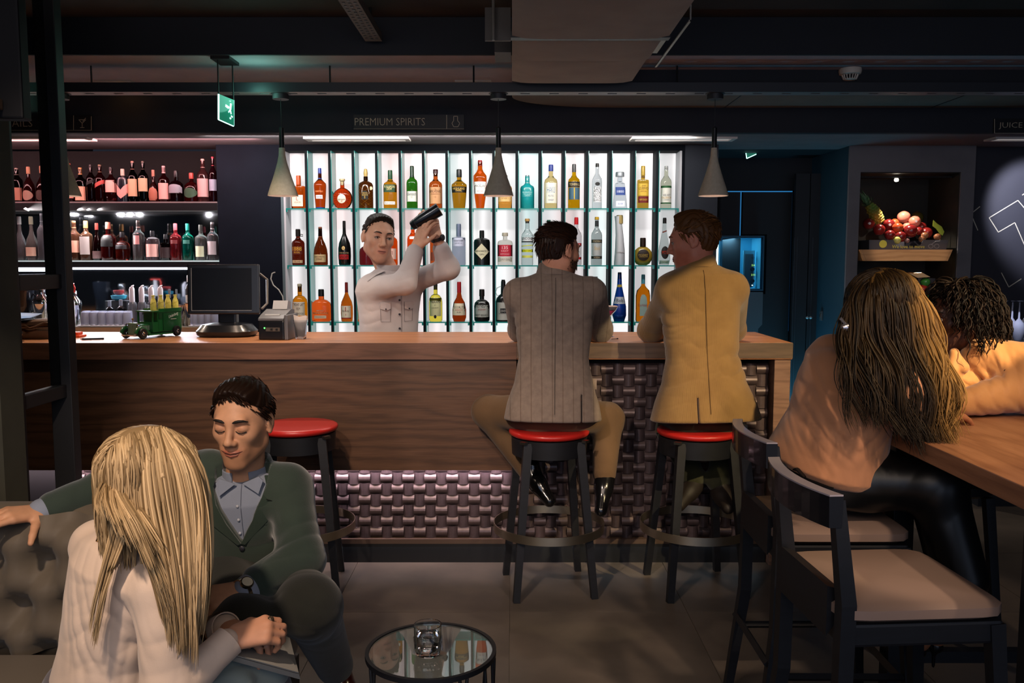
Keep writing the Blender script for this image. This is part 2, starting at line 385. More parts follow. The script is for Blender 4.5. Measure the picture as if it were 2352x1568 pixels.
# ---------------------------------------------------------------- perforated tray and pendants
TY = 4.75
t = thing('cable_tray', 'long perforated cable tray hung below the ceiling carrying the pendants', 'cable tray')
zt0, zt1 = 2.466, 2.515
tray_m = mat('tray_metal', '#23262c', .5)
tr = MB().box(-4.4, 5.1, TY - .05, TY - .045, zt0, zt1).box(-4.4, 5.1, TY + .045, TY + .05, zt0, zt1)
tr.build('side_rail', tray_m, t)
# bottom with slots
bt = MB(); slot = .155; n = int(9.5 / slot)
for k in range(n):
    x = -4.4 + k * slot
    bt.box(x, x + .105, TY - .045, TY + .045, zt0, zt0 + .003).box(x + .105, x + slot, TY - .045, TY - .012, zt0, zt0 + .003).box(x + .105, x + slot, TY + .012, TY + .045, zt0, zt0 + .003)
o = bt.build('perforated_bottom', mat('tray_zinc', '#8d8684', .45, .6), t); o['kind'] = 'stuff'
for xx in (210, 758, 1088, 1555): 
    q = at(xx, 180, TY); MB().tube([(q.x, TY, zt0 + .003), (q.x, TY, Z2)], .005, 8).build('hanger_rod', black, t)
cone_m = noisy('concrete_shade', '#b5ab97', '#c2b8a4', .85, 60, bstr=.1)
def pendant(xp, label):
    x = X(xp, TY, 450); t = thing('pendant_lamp', label, 'pendant lamp', (x, TY, 1.926), group='cone pendants over the bar')
    prof = [(.081, 0), (.078, .012), (.066, .05), (.052, .09), (.038, .135), (.025, .18), (.018, .215), (.0155, .255)]
    inner = [(r - .004, z) for r, z in prof][::-1]
    MB().lathe([(.0, .25)] + inner[0:0] + [] + [(.012, .25)] + inner[1:] + prof[:1] + prof[1:], 32).build('shade', cone_m, t, True)
    MB().lathe([(.0135, .255), (.0135, .36), (.006, .366)], 16).build('neck', black, t, True)
    MB().tube([(0, 0, .366), (0, 0, zt0 - 1.926 - .03)], .0018, 6).build('cord', black, t)
    MB().lathe([(.052, 0), (.052, -.002), (.043, -.004), (.043, -.03)][::-1], 24, (0, 0, zt0 - 1.926)).build('ceiling_cap', mat('cap_metal', '#2a2c30', .5), t, True)
    MB().lathe([(0, .012), (.055, .012), (.058, .016), (.0, .017)], 24).build('diffuser', mat('pendant_glow', '#ffe8e8', .5, emit='#ffdcd8', es=5), t, True)
    l = bpy.data.lights.new('pendant_bulb', 'SPOT'); l.energy = 20; l.color = (1, .80, .62); l.spot_size = R(120); l.spot_blend = .6; l.shadow_soft_size = .03
    o = bpy.data.objects.new('pendant_bulb', l); S.collection.objects.link(o); o.location = (x, TY, 1.925)
for xp, lb in ((650, 'cone pendant lamp hanging above the receipt printer'), (1145, 'cone pendant lamp hanging in front of the middle of the lit shelf'), (1638, 'cone pendant lamp hanging above the man in the mustard jacket'), (150, 'cone pendant lamp half hidden by the left partition post')): pendant(xp, lb)

# ---------------------------------------------------------------- exit sign hanging, and its reflection piece in the passage
t = thing('exit_sign', 'green glowing edge-lit exit sign hanging from the ceiling', 'exit sign', (0, 0, 0))
gl = mat('exit_glass', '#2f8f78', .1, emit='#1f6b58', es=.35); gw = mat('exit_edge_glow', '#d8fff2', .3, emit='#b8fff0', es=2.2)
YA, YBk = 4.54, 4.95
xe = X(501, YA, 250)
def E(px, py):  # point on the tilted pane, from its place between near-left and far-right edges
    u = (px - 502) / 34; y = YA + (YBk - YA) * 0 + u * .12; q = at(px, py, y); return q
q = [E(502, 216), E(536, 230), E(536, 289), E(502, 274)]
nrm = (q[1] - q[0]).cross(q[3] - q[0]).normalized() * .004
MB().add([p - nrm for p in q] + [p + nrm for p in q], [(0, 1, 2, 3), (7, 6, 5, 4), (0, 4, 5, 1), (1, 5, 6, 2), (2, 6, 7, 3), (3, 7, 4, 0)]).build('pane', gl, t)
e = MB()
for a, b in ((0, 3), (3, 2), (2, 1)): e.tube([q[a], q[b]], .0045, 6)
e.tube([E(508, 222), E(513, 224)], .004, 5).tube([E(513, 224), E(513, 264)], .0025, 5).tube([E(513, 264), E(508, 261)], .004, 5)
e.build('edge_light', gw, t)
ic = MB()
for a, b, r in (((516, 242), (523, 247), .007), ((526, 232), (526, 232.5), .007), ((528, 238), (527, 252), .006), ((527, 252), (529, 262), .004), ((527, 252), (523, 258), .004), ((529, 266), (532, 269), .004), ((526, 271), (528, 272), .005)): ic.tube([E(*a) - nrm, E(*b) - nrm + V((0, 0, 1e-4))], r, 6)
ic.build('pictogram', gw, t)
qq = at(506, 190, YA + .06); MB().tube([q[0], (q[0].x, q[0].y, Z2)], .004, 6).tube([q[1], (q[1].x, q[1].y, Z2)], .004, 6).box(q[0].x - .03, q[1].x + .03, q[0].y - .02, q[1].y + .02, Z2 - .015, Z2).build('mount', black, t)
l = bpy.data.lights.new('exit_glow', 'POINT'); l.energy = 1.6; l.color = (.35, 1, .78); l.shadow_soft_size = .1
o = bpy.data.objects.new('exit_glow', l); S.collection.objects.link(o); o.location = (q[1].x + .12, q[1].y, 2.45)
t = thing('exit_sign', 'small green glowing reflection of the exit sign in the dark passage', 'exit sign')  # reflection of the hanging sign, built as a small glowing pane
Y = 6.3; q = [at(1713, 349, Y), at(1739, 350, Y), at(1737, 354, Y), at(1715, 364, Y)]
MB().add(q + [p + V((0, .01, 0)) for p in q], [(0, 1, 2, 3), (7, 6, 5, 4), (0, 4, 5, 1), (1, 5, 6, 2), (2, 6, 7, 3), (3, 7, 4, 0)]).build('pane', mat('exit_reflection', '#30705f', .3, emit='#3aa58a', es=.3), t)
e = MB()
for a, b in ((0, 3), (3, 2), (0, 1)): e.tube([q[a], q[b]], .003, 6)
e.build('edge_light', gw, t)
MB().box(q[0].x + .02, q[0].x + .04, Y, Y + .01, q[0].z, ZS).build('mount', black, t)

# ---------------------------------------------------------------- fabric wrapped duct
duct_m = cloth('duct_fabric', '#978d80', '#a3998c', 300, .9, .2, .1)
t = thing('air_duct', 'wide grey fabric-wrapped air duct under the ceiling', 'duct')
def duct_sec(y0, y1, z, x0, x1, top):
    b = MB(); n = 14; m = 6; v = []; f = []
    for j in range(m + 1):
        y = y0 + (y1 - y0) * j / m; sag = .012 * math.sin(math.pi * j / m)
        for i in range(n + 1):
            u = i / n; v.append((x0 + (x1 - x0) * u, y, z - sag * math.sin(math.pi * u) ** .5 + .012 * (abs(2 * u - 1) ** 8)))
    for j in range(m):
        for i in range(n): a = j * (n + 1) + i; f.append((a, a + 1, a + n + 2, a + n + 1))
    b.add(v, f); b.box(x0, x1, y0, y1, z + .013, top); return b
duct_sec(1.2, 3.62, 2.47, .0, .635, 2.79).build('front_section', duct_m, t, True)
duct_sec(3.66, 4.08, 2.485, .0, .625, 2.79).build('middle_section', duct_m, t, True)
duct_sec(4.085, 4.6, 2.49, .0, .62, 2.605).build('end_section', duct_m, t, True)
MB().box(-.005, .64, 3.615, 3.665, 2.475, 2.5).build('strap', black, t)
rm = mat('rail_metal', '#8a847c', .4, .6)
MB().box(.68, .69, 3.45, 4.25, 2.495, 2.50).box(.64, .69, 3.45, 4.25, 2.56, 2.60).box(.685, .69, 3.45, 3.462, 2.495, 2.62).build('hanger_rail', rm, t)
MB().box(-.11, -.0055, 3.64, 3.66, 2.47, 2.60).build('hanger_plate', mat('plate', '#4c4640', .6), t); MB().box(-.08, -.004, 4.1, 4.3, 2.53, 2.6).build('hanger_plate', mat('plate', '#4c4640', .6), t)
MB().tube([(-.075, 3.6, 2.46), (-.075, 3.6, 2.795)], .006, 8).build('hanger_rod', rm, t)
# perforated hanging channel
t = thing('steel_channel', 'short perforated steel channel hanging from the ceiling top left', 'channel')
a, b, c, d = [atz(x, y, 2.66) for x, y in ((775, 0), (822, 0), (877, 95), (840, 95))]
y0, y1 = a.y, c.y; x0, x1 = (a.x + d.x) / 2, (b.x + c.x) / 2
m_ = MB(); w = x1 - x0
y = y0 - .6
holes = MB()
m_.box(x0, x1, y, y1, 2.66, 2.665).box(x0, x0 + .004, y, y1, 2.665, 2.70).box(x1 - .004, x1, y, y1, 2.665, 2.70)
yy = y
k = 0
while yy < y1 - .03:
    for fx in (.2, .5, .8): holes.box(x0 + w * fx - .006, x0 + w * fx + .006, yy + (.012 if fx == .5 else 0), yy + (.03 if fx == .5 else .012), 2.658, 2.6605)
    yy += .045
m_.build('channel_body', mat('galv', '#57504a', .6, .3), t); o = holes.build('hole', black, t); o['kind'] = 'stuff'
MB().tube([(x0 + w / 2, y1 - .1, 2.665), (x0 + w / 2, y1 - .1, 2.795)], .006, 8).build('hanger_rod', black, t)

# ---------------------------------------------------------------- partition frame at left, concrete pier, hung screen
PX = -1.95; YR, YL = 3.76, 3.38
fm = noisy('partition_steel', '#1c1d20', '#222327', .55, 4)
t = thing('partition_frame', 'tall black steel partition frame with glass at the left edge', 'partition', (PX, YR, 0))
def pb(name, y0, y1, z0, z1, th=.05, m=fm): return MB().box(-th / 2, th / 2, y0 - YR, y1 - YR, z0, z1, bev=.003).build(name, m, t)
pb('post', YR - .03, YR + .03, 0, 2.79, .09); pb('post', YL - .03, YL + .03, 0, 2.79)
def zr(px, py): return at(px, py, YR).z
ym = (YR + YL) / 2
for (z0, z1) in ((1.46, 1.52), (.99, 1.045), (.50, .58), (.0, .06)): pb('rail', YL + .03, YR - .03, z0, z1)
pb('lower_panel', YL + .03, YR - .03, .06, .50, .02); 
glass = mat('partition_glass', '#ffffff', .02, trans=1, ior=1.02)
pb('glass_pane', YL + .03, YR - .03, 1.52, 2.78, .006, glass); pb('glass_pane', YL + .03, YR - .03, 1.045, 1.46, .006, glass)
struct('wall_concrete', MB().box(-3.2, X(20, 3.3, 600) , 3.2, 3.349, 0, 2.79), noisy('raw_concrete', '#37362e', '#4a493d', .9, 3))
# ceiling hung screen seen from its edge
t = thing('television', 'dark flat television hung from the ceiling at the top left corner', 'television')
a = at(74, 280, 2.5); ms = rotm((a.x, 2.5, a.z), 0, 0, R(8))
MB().box(-1.0, 0, -.06, 0, .0, .62, 0, ms, .006).build('body', mat('tv_back', '#0b0c11', .6, spec=.15), t)
MB().box(-.95, -.05, -.4, -.06, .02, .05, 0, ms, .004).build('bottom_shelf', mat('tv_shelf', '#5a4637', .6), t)
MB().box(-.5, -.44, -.05, -.01, .62, 2.79 - a.z, 0, ms).build('ceiling_mount', black, t)
# ================================================================ the bar counter
CZ, CY0, CY1, CX1 = 1.165, 4.38, 5.07, X(1820, 4.39, 800)
oak = wood('oak_top', '#b27a52', '#a06a45', '#8c5a3a', .38, 0, 1.0)
oak_d = wood('oak_panel', '#5a3e2b', '#4a3221', '#332115', .5, 0, .8)
oak_g = wood('grey_oak_top', '#8a6a58', '#795b4c', '#634a3e', .4, 0, 1.0)
xj = X(1186, 4.4, 950)
bar = thing('bar_counter', 'long oak bar counter with woven panel front', 'bar counter', (0, 0, 0))
MB().box(-4.4, CX1, CY0 + .0065, CY1, CZ - .085, CZ, bev=.003).build('counter_top', oak, bar)
MB().box(-4.4, xj, CY0, CY0 + .006, CZ - .085, CZ - .001).build('edge_shade', wood('oak_edge_shade', '#6a4836', '#5c3e2e', '#49301f', .5, 0, 1.0), bar)  # front strips carry the shade below the overhead light as darker colour
MB().box(xj + .001, CX1, CY0, CY0 + .006, CZ - .078, CZ - .001).build('edge_shade', wood('grey_oak_edge_shade', '#65503f', '#584536', '#46372b', .5, 0, 1.0), bar)
MB().box(-4.4, X(176, 4.42, 900) - .002, 4.40, 4.43, .505, CZ - .0855).box(X(176, 4.42, 900) + .002, xj, 4.40, 4.43, .505, CZ - .0855).build('front_panel', oak_d, bar)
MB().box(CX1 - .085, CX1 - .003, 4.40, CY1 - .02, 0, CZ - .086, bev=.003).build('end_panel', oak_g, bar)
MB().box(-4.4, CX1 - .09, 4.50, CY1 - .05, .0, CZ - .086).build('carcass', navy_dark, bar)
MB().box(-4.4, CX1 - .09, 4.452, 4.4995, 0, .10).build('kick_board', mat('kick', '#101216', .5), bar)
MB().box(-4.4, CX1 - .09, 4.45, 4.4995, .1005, .125).build('base_rail', mat('rail_oak', '#4a3a30', .6), bar)
MB().box(-4.4, xj, 4.435, 4.45, .52, .535).build('light_strip', mat('led_pink', '#ffe0f0', .5, emit='#ffd0e4', es=5), bar)
area('under_panel_light', (-1.6, 4.425, .512), (-1.6, 4.47, .0), 3.2, .02, 42, (1, .80, .88))
wv = MB().box(-4.4, CX1 - .09, 4.492, 4.4995, .1255, CZ - .086).build('woven_panel', mat('weave_back', '#0c0a0b', .8), bar)
# woven straps: each bulge a piece
P_ = .0575
sm = noisy('bronze_strap', '#514445', '#5e5050', .40, 40, metal=.35)
def strap_mesh(vert):
    v = []; f = []; n = 6; w = P_ * .47 if vert else P_ * .5
    for i in range(n + 1):
        a = -1 + 2 * i / n; d = -.026 * (1 - a * a) - .002; L = a * P_ * .56
        for s in (-1, 1):
            v.append((s * w, d, L) if vert else (L * 1.0, d * .0 - .004, s * w))
    if not vert:   # a horizontal strap bulges across its height
        v = []
        for i in range(n + 1):
            a = -1 + 2 * i / n; L = a * P_ * .5
            for s in (-1, 1): v.append((s * P_ * .53, -.020 * (1 - a * a) - .003, L * 1.04))
    else:
        v = []
        for i in range(n + 1):
            a = -1 + 2 * i / n
            for s in (-1, 1): v.append((a * P_ * .47, -.013 * (1 - a * a) - .010, s * P_ * .55))
    for i in range(n): f.append((2 * i, 2 * i + 1, 2 * i + 3, 2 * i + 2))
    m = len(v); v += [(x, 0, z) for x, y, z in v]
    f += [(0, 2 * n, m + 2 * n, m), (1, 2 * n + 1, m + 2 * n + 1, m + 1), (0, 1, m + 1, m), (2 * n, 2 * n + 1, m + 2 * n + 1, m + 2 * n)]
    return v, f
SV, SH = strap_mesh(True), strap_mesh(False)
sm2 = noisy('dark_bronze_strap', '#463b3d', '#524547', .42, 40, metal=.3)
mv = npmesh('tile', *SV, False, [sm2]); mh = npmesh('tile', *SH, False, [sm])
cells = []
nx = int((CX1 - .09 + 2.35) / P_); nz = int((CZ - .09 - .128) / P_)
for j in range(nz):
    z = .128 + P_ * (j + .5)
    for i in range(nx):
        x = CX1 - .095 - P_ * (i + .5)
        if x < xj - .03 and z > .55: continue
        vert = (i + j) % 2 == 0
        front = -.012 if False else 0
        u = 1176 + F_PX * x / 4.45
        score = (u > 600 and u < 1190 and z < .56) * 2 + (u > 1360 and u < 1560) * 1.5 + (u > 1190 and u < 1360 and z < .6) * 1 + (u > 170 and u < 600 and z > .45) * .7 + z * .01
        cells.append((-score, x, z, vert))
cells.sort()
stuff = MB()
for k, (s, x, z, vert) in enumerate(cells):
    if k < 298:
        o = bpy.data.objects.new('tile', mv if vert else mh); o.location = (x, 4.4915, z); link(o, wv)
    else: stuff.add([(a + x, b + 4.4915, c + z) for a, b, c in (SV if vert else SH)[0]], (SV if vert else SH)[1])
o = stuff.build('tile', sm, wv); o['kind'] = 'stuff'
area('kick_light', (-.8, 4.44, .09), (-.8, 4.40, 0), 4.2, .015, .35, (.65, .85, 1))
# ================================================================ lit bottle shelf
SB = BW + .14
t = thing('lit_bottle_shelf', 'wide backlit bottle shelf with dark dividers and glass shelves', 'shelf', (0, 0, 0))
zt = Z(346, BW); zbm = Z(775, BW) - .2
frm = mat('shelf_frame', '#0b0e14', .8, spec=.08)
def sx(px): return X(px, BW, 600)
MB().box(sx(655) - .019, sx(1562) + .02, BW - .004, SB + .05, zt, ZS - .001).build('top_frame', frm, t)
MB().box(sx(655) - .019, sx(655) - .001, BW - .002, SB + .05, zbm, zt).build('side_frame', mat('side_glass', '#6f8084', .2, .3), t)
MB().box(sx(1562) + .001, sx(1562) + .019, BW - .002, SB + .05, zbm, zt).build('side_frame', frm, t)
# backlit panel: real light emitter, uneven tubes behind opal glass
pm = mat('opal_backlight', '#bdbdbd', .6, emit='#ffffff', es=1)
co = coords(pm, (1, 1, .12)); n = nd(pm, 'ShaderNodeTexNoise'); n.inputs['Scale'].default_value = 3.1; n.inputs['Detail'].default_value = 1; lk(pm, co, n.inputs['Vector'])
lk(pm, ramp(pm, n.outputs[0], [(.28, (.66, .84, .84)), (.42, (.88, .87, .87)), (.55, (.92, .87, .88)), (.70, (1, .72, .70))]), bs(pm).inputs['Emission Color'])
n2 = nd(pm, 'ShaderNodeTexNoise'); n2.inputs['Scale'].default_value = 9; n2.inputs['Detail'].default_value = 1; lk(pm, coords(pm, (1, 1, .05)), n2.inputs['Vector'])
mr = nd(pm, 'ShaderNodeMapRange'); mr.inputs[1].default_value = .38; mr.inputs[2].default_value = .62; mr.inputs[3].default_value = .56; mr.inputs[4].default_value = 1.08
lk(pm, n2.outputs[0], mr.inputs[0]); lk(pm, mr.outputs[0], bs(pm).inputs['Emission Strength'])
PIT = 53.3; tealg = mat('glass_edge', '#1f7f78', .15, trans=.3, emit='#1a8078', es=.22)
rows = {0: 478, 1: 609, 2: 739}
fin = mat('divider_paint', '#10181c', .7, spec=.15)
ev = MB(); pmesh = None
for i in range(17):
    xa, xb = sx(655 + PIT * i), sx(655 + PIT * (i + 1))
    MB().box(xa + .012, xb - .012, SB, SB + .01, zbm, zt).build('light_panel', pm, t)
    if i:
        MB().box(xa - .011, xa + .006, BW, SB + .012, zbm, zt).build('divider', fin, t)
        ev.box(xa + .0065, xa + .011, BW - .001, SB, zbm, zt)
    for r, py in rows.items():
        z = Z(py, BW); b = MB().box(xa + .012, xb - .012, BW + .002, SB - .004, z - .008, z)
        b.box(xa + .012, xa + .022, BW + .004, BW + .02, z - .024, z - .0085).box(xb - .022, xb - .012, BW + .004, BW + .02, z - .024, z - .0085)
        b.build('glass_shelf', tealg, t)
MB().box(sx(655) - .001, sx(655) + .012, BW, SB + .012, zbm, zt).build('divider', mat('inner_white', '#b9b9bd', .5), t)
MB().box(sx(1562) - .012, sx(1562) + .001, BW, SB + .012, zbm, zt).build('divider', mat('inner_white', '#b9b9bd', .5), t)
o = ev.build('glass_edge_strip', tealg, t); o['kind'] = 'stuff'

# ---------------------------------------------------------------- bottles
SH_ = {
 'std': [(.9, 0), (1, .015), (1, .56), (.93, .61), (.6, .68), (.36, .74), (.33, .96)],
 'whisky': [(.93, 0), (1, .02), (1, .60), (.9, .66), (.5, .71), (.33, .76), (.32, .96)],
 'taper': [(.74, 0), (.76, .02), (.9, .3), (1, .56), (.96, .62), (.6, .68), (.3, .73), (.27, .96)],
 'rtaper': [(.6, 0), (.62, .03), (.85, .25), (1, .62), (.98, .68), (.55, .76), (.36, .82), (.34, .96)],
 'disc': [(.42, 0), (.72, .06), (.95, .2), (1, .33), (.95, .46), (.76, .57), (.48, .65), (.22, .69), (.19, .96)],
 'decant': [(1, 0), (1, .02), (1, .58), (.86, .64), (.45, .68), (.3, .70), (.3, .80)],
 'cognac': [(.95, 0), (1, .03), (1, .28), (.92, .42), (.68, .56), (.42, .66), (.3, .74), (.27, .96)],
 'slope': [(.85, 0), (.93, .03), (1, .2), (.98, .38), (.85, .5), (.5, .62), (.27, .71), (.22, .96)],
 'squat': [(.85, 0), (.98, .03), (1, .1), (1, .48), (.92, .58), (.6, .66), (.3, .69), (.28, .96)],
 'apoth': [(1, 0), (1, .02), (1, .66), (.93, .73), (.6, .775), (.3, .79), (.28, .96)],
 'tall': [(.95, 0), (1, .02), (1, .62), (.9, .67), (.55, .73), (.36, .78), (.34, .96)],
 'square': [(.95, 0), (1, .02), (1, .64), (.95, .67), (.35, .69), (.32, .96)],
 'trap': [(1, 0), (1, .02), (.66, .68), (.34, .74), (.3, .86)],
 'flask': [(.93, 0), (1, .03), (1, .55), (.86, .66), (.42, .73), (.27, .77), (.26, .96)],
 'flute': [(.74, 0), (.78, .02), (1, .12), (.97, .3), (.62, .55), (.36, .72), (.28, .96)],
 'bulb': [(.8, 0), (1, .1), (1, .3), (.8, .48), (.42, .6), (.3, .7), (.26, .96)],
 'jug': [(1, 0), (1, .02), (1, .48), (.9, .56), (.55, .63), (.34, .66), (.3, .96)],
 'frost': [(.98, 0), (1, .05), (.9, .3), (.72, .6), (.6, .85), (.62, .98)],
}
def glassm(col, clear=True): return mat('bottle_glass', col, .04, trans=.94, ior=1.32, spec=.4) if clear else mat('bottle_paint', col, .25, coat=.3)
def papm(col): return mat('label_paper', col, .55)
def bottle(px, top, wpx, base, Y, shape, gcol, cap, labs, desc, group, clear=True, dep=1.0, sq=2.0, capm=None, extra=None, loc=None, zf=None):
    p = loc or at(px, base, Y); p.z = zf if zf is not None else p.z; h = Z(top, Y) - p.z; r = wpx / 2 * Y / F_PX
    if dep < .95 or sq > 2.1: pass
    prof = [(a * r, b * h) for a, b in SH_[shape]]; zs = [b for a, b in prof]; rs = [a for a, b in prof]
    t = thing('bottle', desc, 'bottle', p, 0, group)
    lean = (lambda z: .016 * math.sin((1 - z / h) * 2.2) - .012) if shape == 'frost' else None
    fs = (lambda rr, z: sq if rr > r * .5 else 2.0)
    MB().lathe(prof, 28, sq=fs, dep=dep, lean=lean).build('glass_body', glassm(gcol, clear), t, True)
    def prj(x, z):
        rr = float(np.interp(z, zs, rs)); e = sq if rr > r * .5 else 2.0
        th = np.linspace(-1.5, 1.5, 61); q = (np.abs(np.sin(th)) ** e + np.abs(np.cos(th)) ** e) ** (-1 / e)
        xs = rr * q * np.sin(th); k = float(np.interp(x, xs, th)); qq = (abs(math.sin(k)) ** e + abs(math.cos(k)) ** e) ** (-1 / e)
        return rr * qq * math.sin(k), -rr * qq * math.cos(k) * dep
    def mapf(cx, cz, off):
        def f(x, z):
            a, b = prj(cx + x, cz + z); return (a + (lean(cz + z) if lean else 0), b - off, cz + z)
        return f
    if cap:
        col, ct, cr = cap[:3]; n0 = h * (1 - ct); rc = r * cr; st = cap[3] if len(cap) > 3 else 'plain'
        cm = capm or mat('bottle_cap', col, .35, .3 if st == 'metal' else 0)
        if st == 'ball': pr = [(rc * .55, n0), (rc * .55, n0 + h * .03), (rc * .3, n0 + h * .035), (rc * .7, n0 + h * .05), (rc, n0 + h * ct * .6), (rc * .7, h * .985), (0, h)]
        elif st == 'fan': pr = [(rc * .5, n0), (rc * .55, n0 + h * ct * .5), (rc, n0 + h * ct * .7), (rc * .95, h * .99), (0, h)]
        elif st == 'T': pr = [(r * .26, n0), (r * .26, n0 + h * ct * .4), (rc, n0 + h * ct * .42), (rc, h * .99), (rc * .9, h), (0, h)]
        else: pr = [(max(rc, float(np.interp(n0, zs, rs)) * 1.04), n0), (rc * 1.02, n0 + h * ct * .15), (rc, h * .97), (rc * .9, h), (0, h)]
        MB().lathe(pr, 20).build('cap', cm, t, True)
    for lb in labs:
        z0, z1, wf, col = lb[:4]; txts = lb[4] if len(lb) > 4 else []; form = lb[5] if len(lb) > 5 else 'rect'
        cz = (z0 + z1) / 2 * h; hh = (z1 - z0) * h / 2; ww = r * wf; off = .0011; m_ = MB()
        if form == 'rect':
            nx_, nz_ = 10, 4; v = []; f = []
            for j in range(nz_ + 1):
                for i in range(nx_ + 1): v.append(mapf(0, cz, off)((2 * i / nx_ - 1) * min(ww, .995 * float(np.interp(cz + (2 * j / nz_ - 1) * hh, zs, rs))), (2 * j / nz_ - 1) * hh))
            for j in range(nz_):
                for i in range(nx_): a = j * (nx_ + 1) + i; f.append((a, a + 1, a + nx_ + 2, a + nx_ + 1))
            m_.add(v, f)
        else:
            if form == 'disc': pg = [(math.cos(a * math.pi / 10), math.sin(a * math.pi / 10)) for a in range(20)]
            elif form == 'diamond': pg = [(1, 0), (.5, .5), (0, 1), (-.5, .5), (-1, 0), (-.5, -.5), (0, -1), (.5, -.5)]
            elif form == 'point': pg = [(1, .6), (1, .9), (.5, .55), (0, .1), (-.5, .55), (-1, .9), (-1, .6), (-1, -.3), (-.5, -.7), (0, -1), (.5, -.7), (1, -.3)]
            elif form == 'arch': pg = [(1, -1), (1, .3), (.8, .75), (.4, .95), (0, 1), (-.4, .95), (-.8, .75), (-1, .3), (-1, -1), (0, -1)]
            elif form == 'slant': pg = [(1, 1), (1, .1), (0, -.45), (-1, -1), (-1, -.1), (0, .45)]
            pg = [(a[0] + (b_[0] - a[0]) * q / 3, a[1] + (b_[1] - a[1]) * q / 3) for a, b_ in zip(pg, pg[1:] + pg[:1]) for q in range(3)]; off = .0018
            k = len(pg); v = [mapf(0, cz, off)(0, 0)]; f = []
            for ring in (.2, .4, .6, .8, 1): v += [mapf(0, cz, off)(a * ww * ring, b * hh * ring) for a, b in pg]
            f += [(0, 1 + i, 1 + (i + 1) % k) for i in range(k)]
            for q in range(4): f += [(1 + q * k + i, 1 + (q + 1) * k + i, 1 + (q + 1) * k + (i + 1) % k, 1 + q * k + (i + 1) % k) for i in range(k)]
            m_.add(v, f)
        lo = m_.build('label', papm(col), t, True)
        for tx in txts:
            s_, fz, fh, fw, tc = tx; lettering(s_, ww * 2 * fw, hh * 2 * fh, mat('label_ink', tc, .6), lo, mapf(0, cz + fz * hh, off + .0007), 'lettering')
    if extra: extra(t, r, h, mapf)
    return t
G1, G2, G3 = 'bottles on the top lit shelf', 'bottles on the middle lit shelf', 'bottles on the bottom lit shelf'
YB_ = BW + .062
AM, RD, CR, BK, WH, GO = '#c4560c', '#a51f1c', '#e6dcc3', '#14120f', '#ebe8e0', '#c9a24a'
def lattice(t, r, h, mapf):
    b = MB()
    for s in (-1, 1):
        for k in range(-2, 5):
            b.tube([mapf(0, 0, .001)(max(-.95 * r, min(.95 * r, s * (u - .5) * 2 * r * .95)), h * (.04 + .13 * k + .26 * u)) for u in np.linspace(0, 1, 9) if 0 < .04 + .13 * k + .26 * u < .58], .0007, 4) if True else 0
    b.build('gold_lattice', mat('gilt', '#c48a2a', .3, .7), t)
def flutes(t, r, h, mapf):
    b = MB()
    for k in range(20):
        a = k * math.pi / 10; c = h * .33; p, q = (math.cos(a), math.sin(a)); b.tube([mapf(0, c, .0008)(p * r * u, q * r * u * .95) for u in (.45, .65, .85)], .0012, 4)
    b.build('cut_ray', mat('cut_glass', '#7a2406', .15), t)['kind'] = 'stuff'
def tagm(t, r, h, mapf): MB().lathe([(0, -.001), (.012, -.001), (.012, .001), (0, .001)], 16, mtx=rotm(mapf(0, 0, .006)(r * .8, h * .5), R(90), 0, 0)).build('hang_tag', mat('tag', '#d9c9a0', .6), t)
def hook(t, r, h, mapf): MB().tube([(-r * .35, 0, h * .84), (-r * .85, 0, h * .8), (-r * 1.05, 0, h * .7), (-r * .85, 0, h * .62), (-r * .5, 0, h * .62)], .0032, 8).build('handle', glassm('#bfc3c4'), t, True)
def ring_(t, r, h, mapf): MB().tube([(r * .3, 0, h * .86), (r * .75, 0, h * .85), (r * .75, 0, h * .8), (r * .3, 0, h * .81)], .003, 8).build('neck_ring', mat('stopper_ring', '#241a12', .4), t, True)
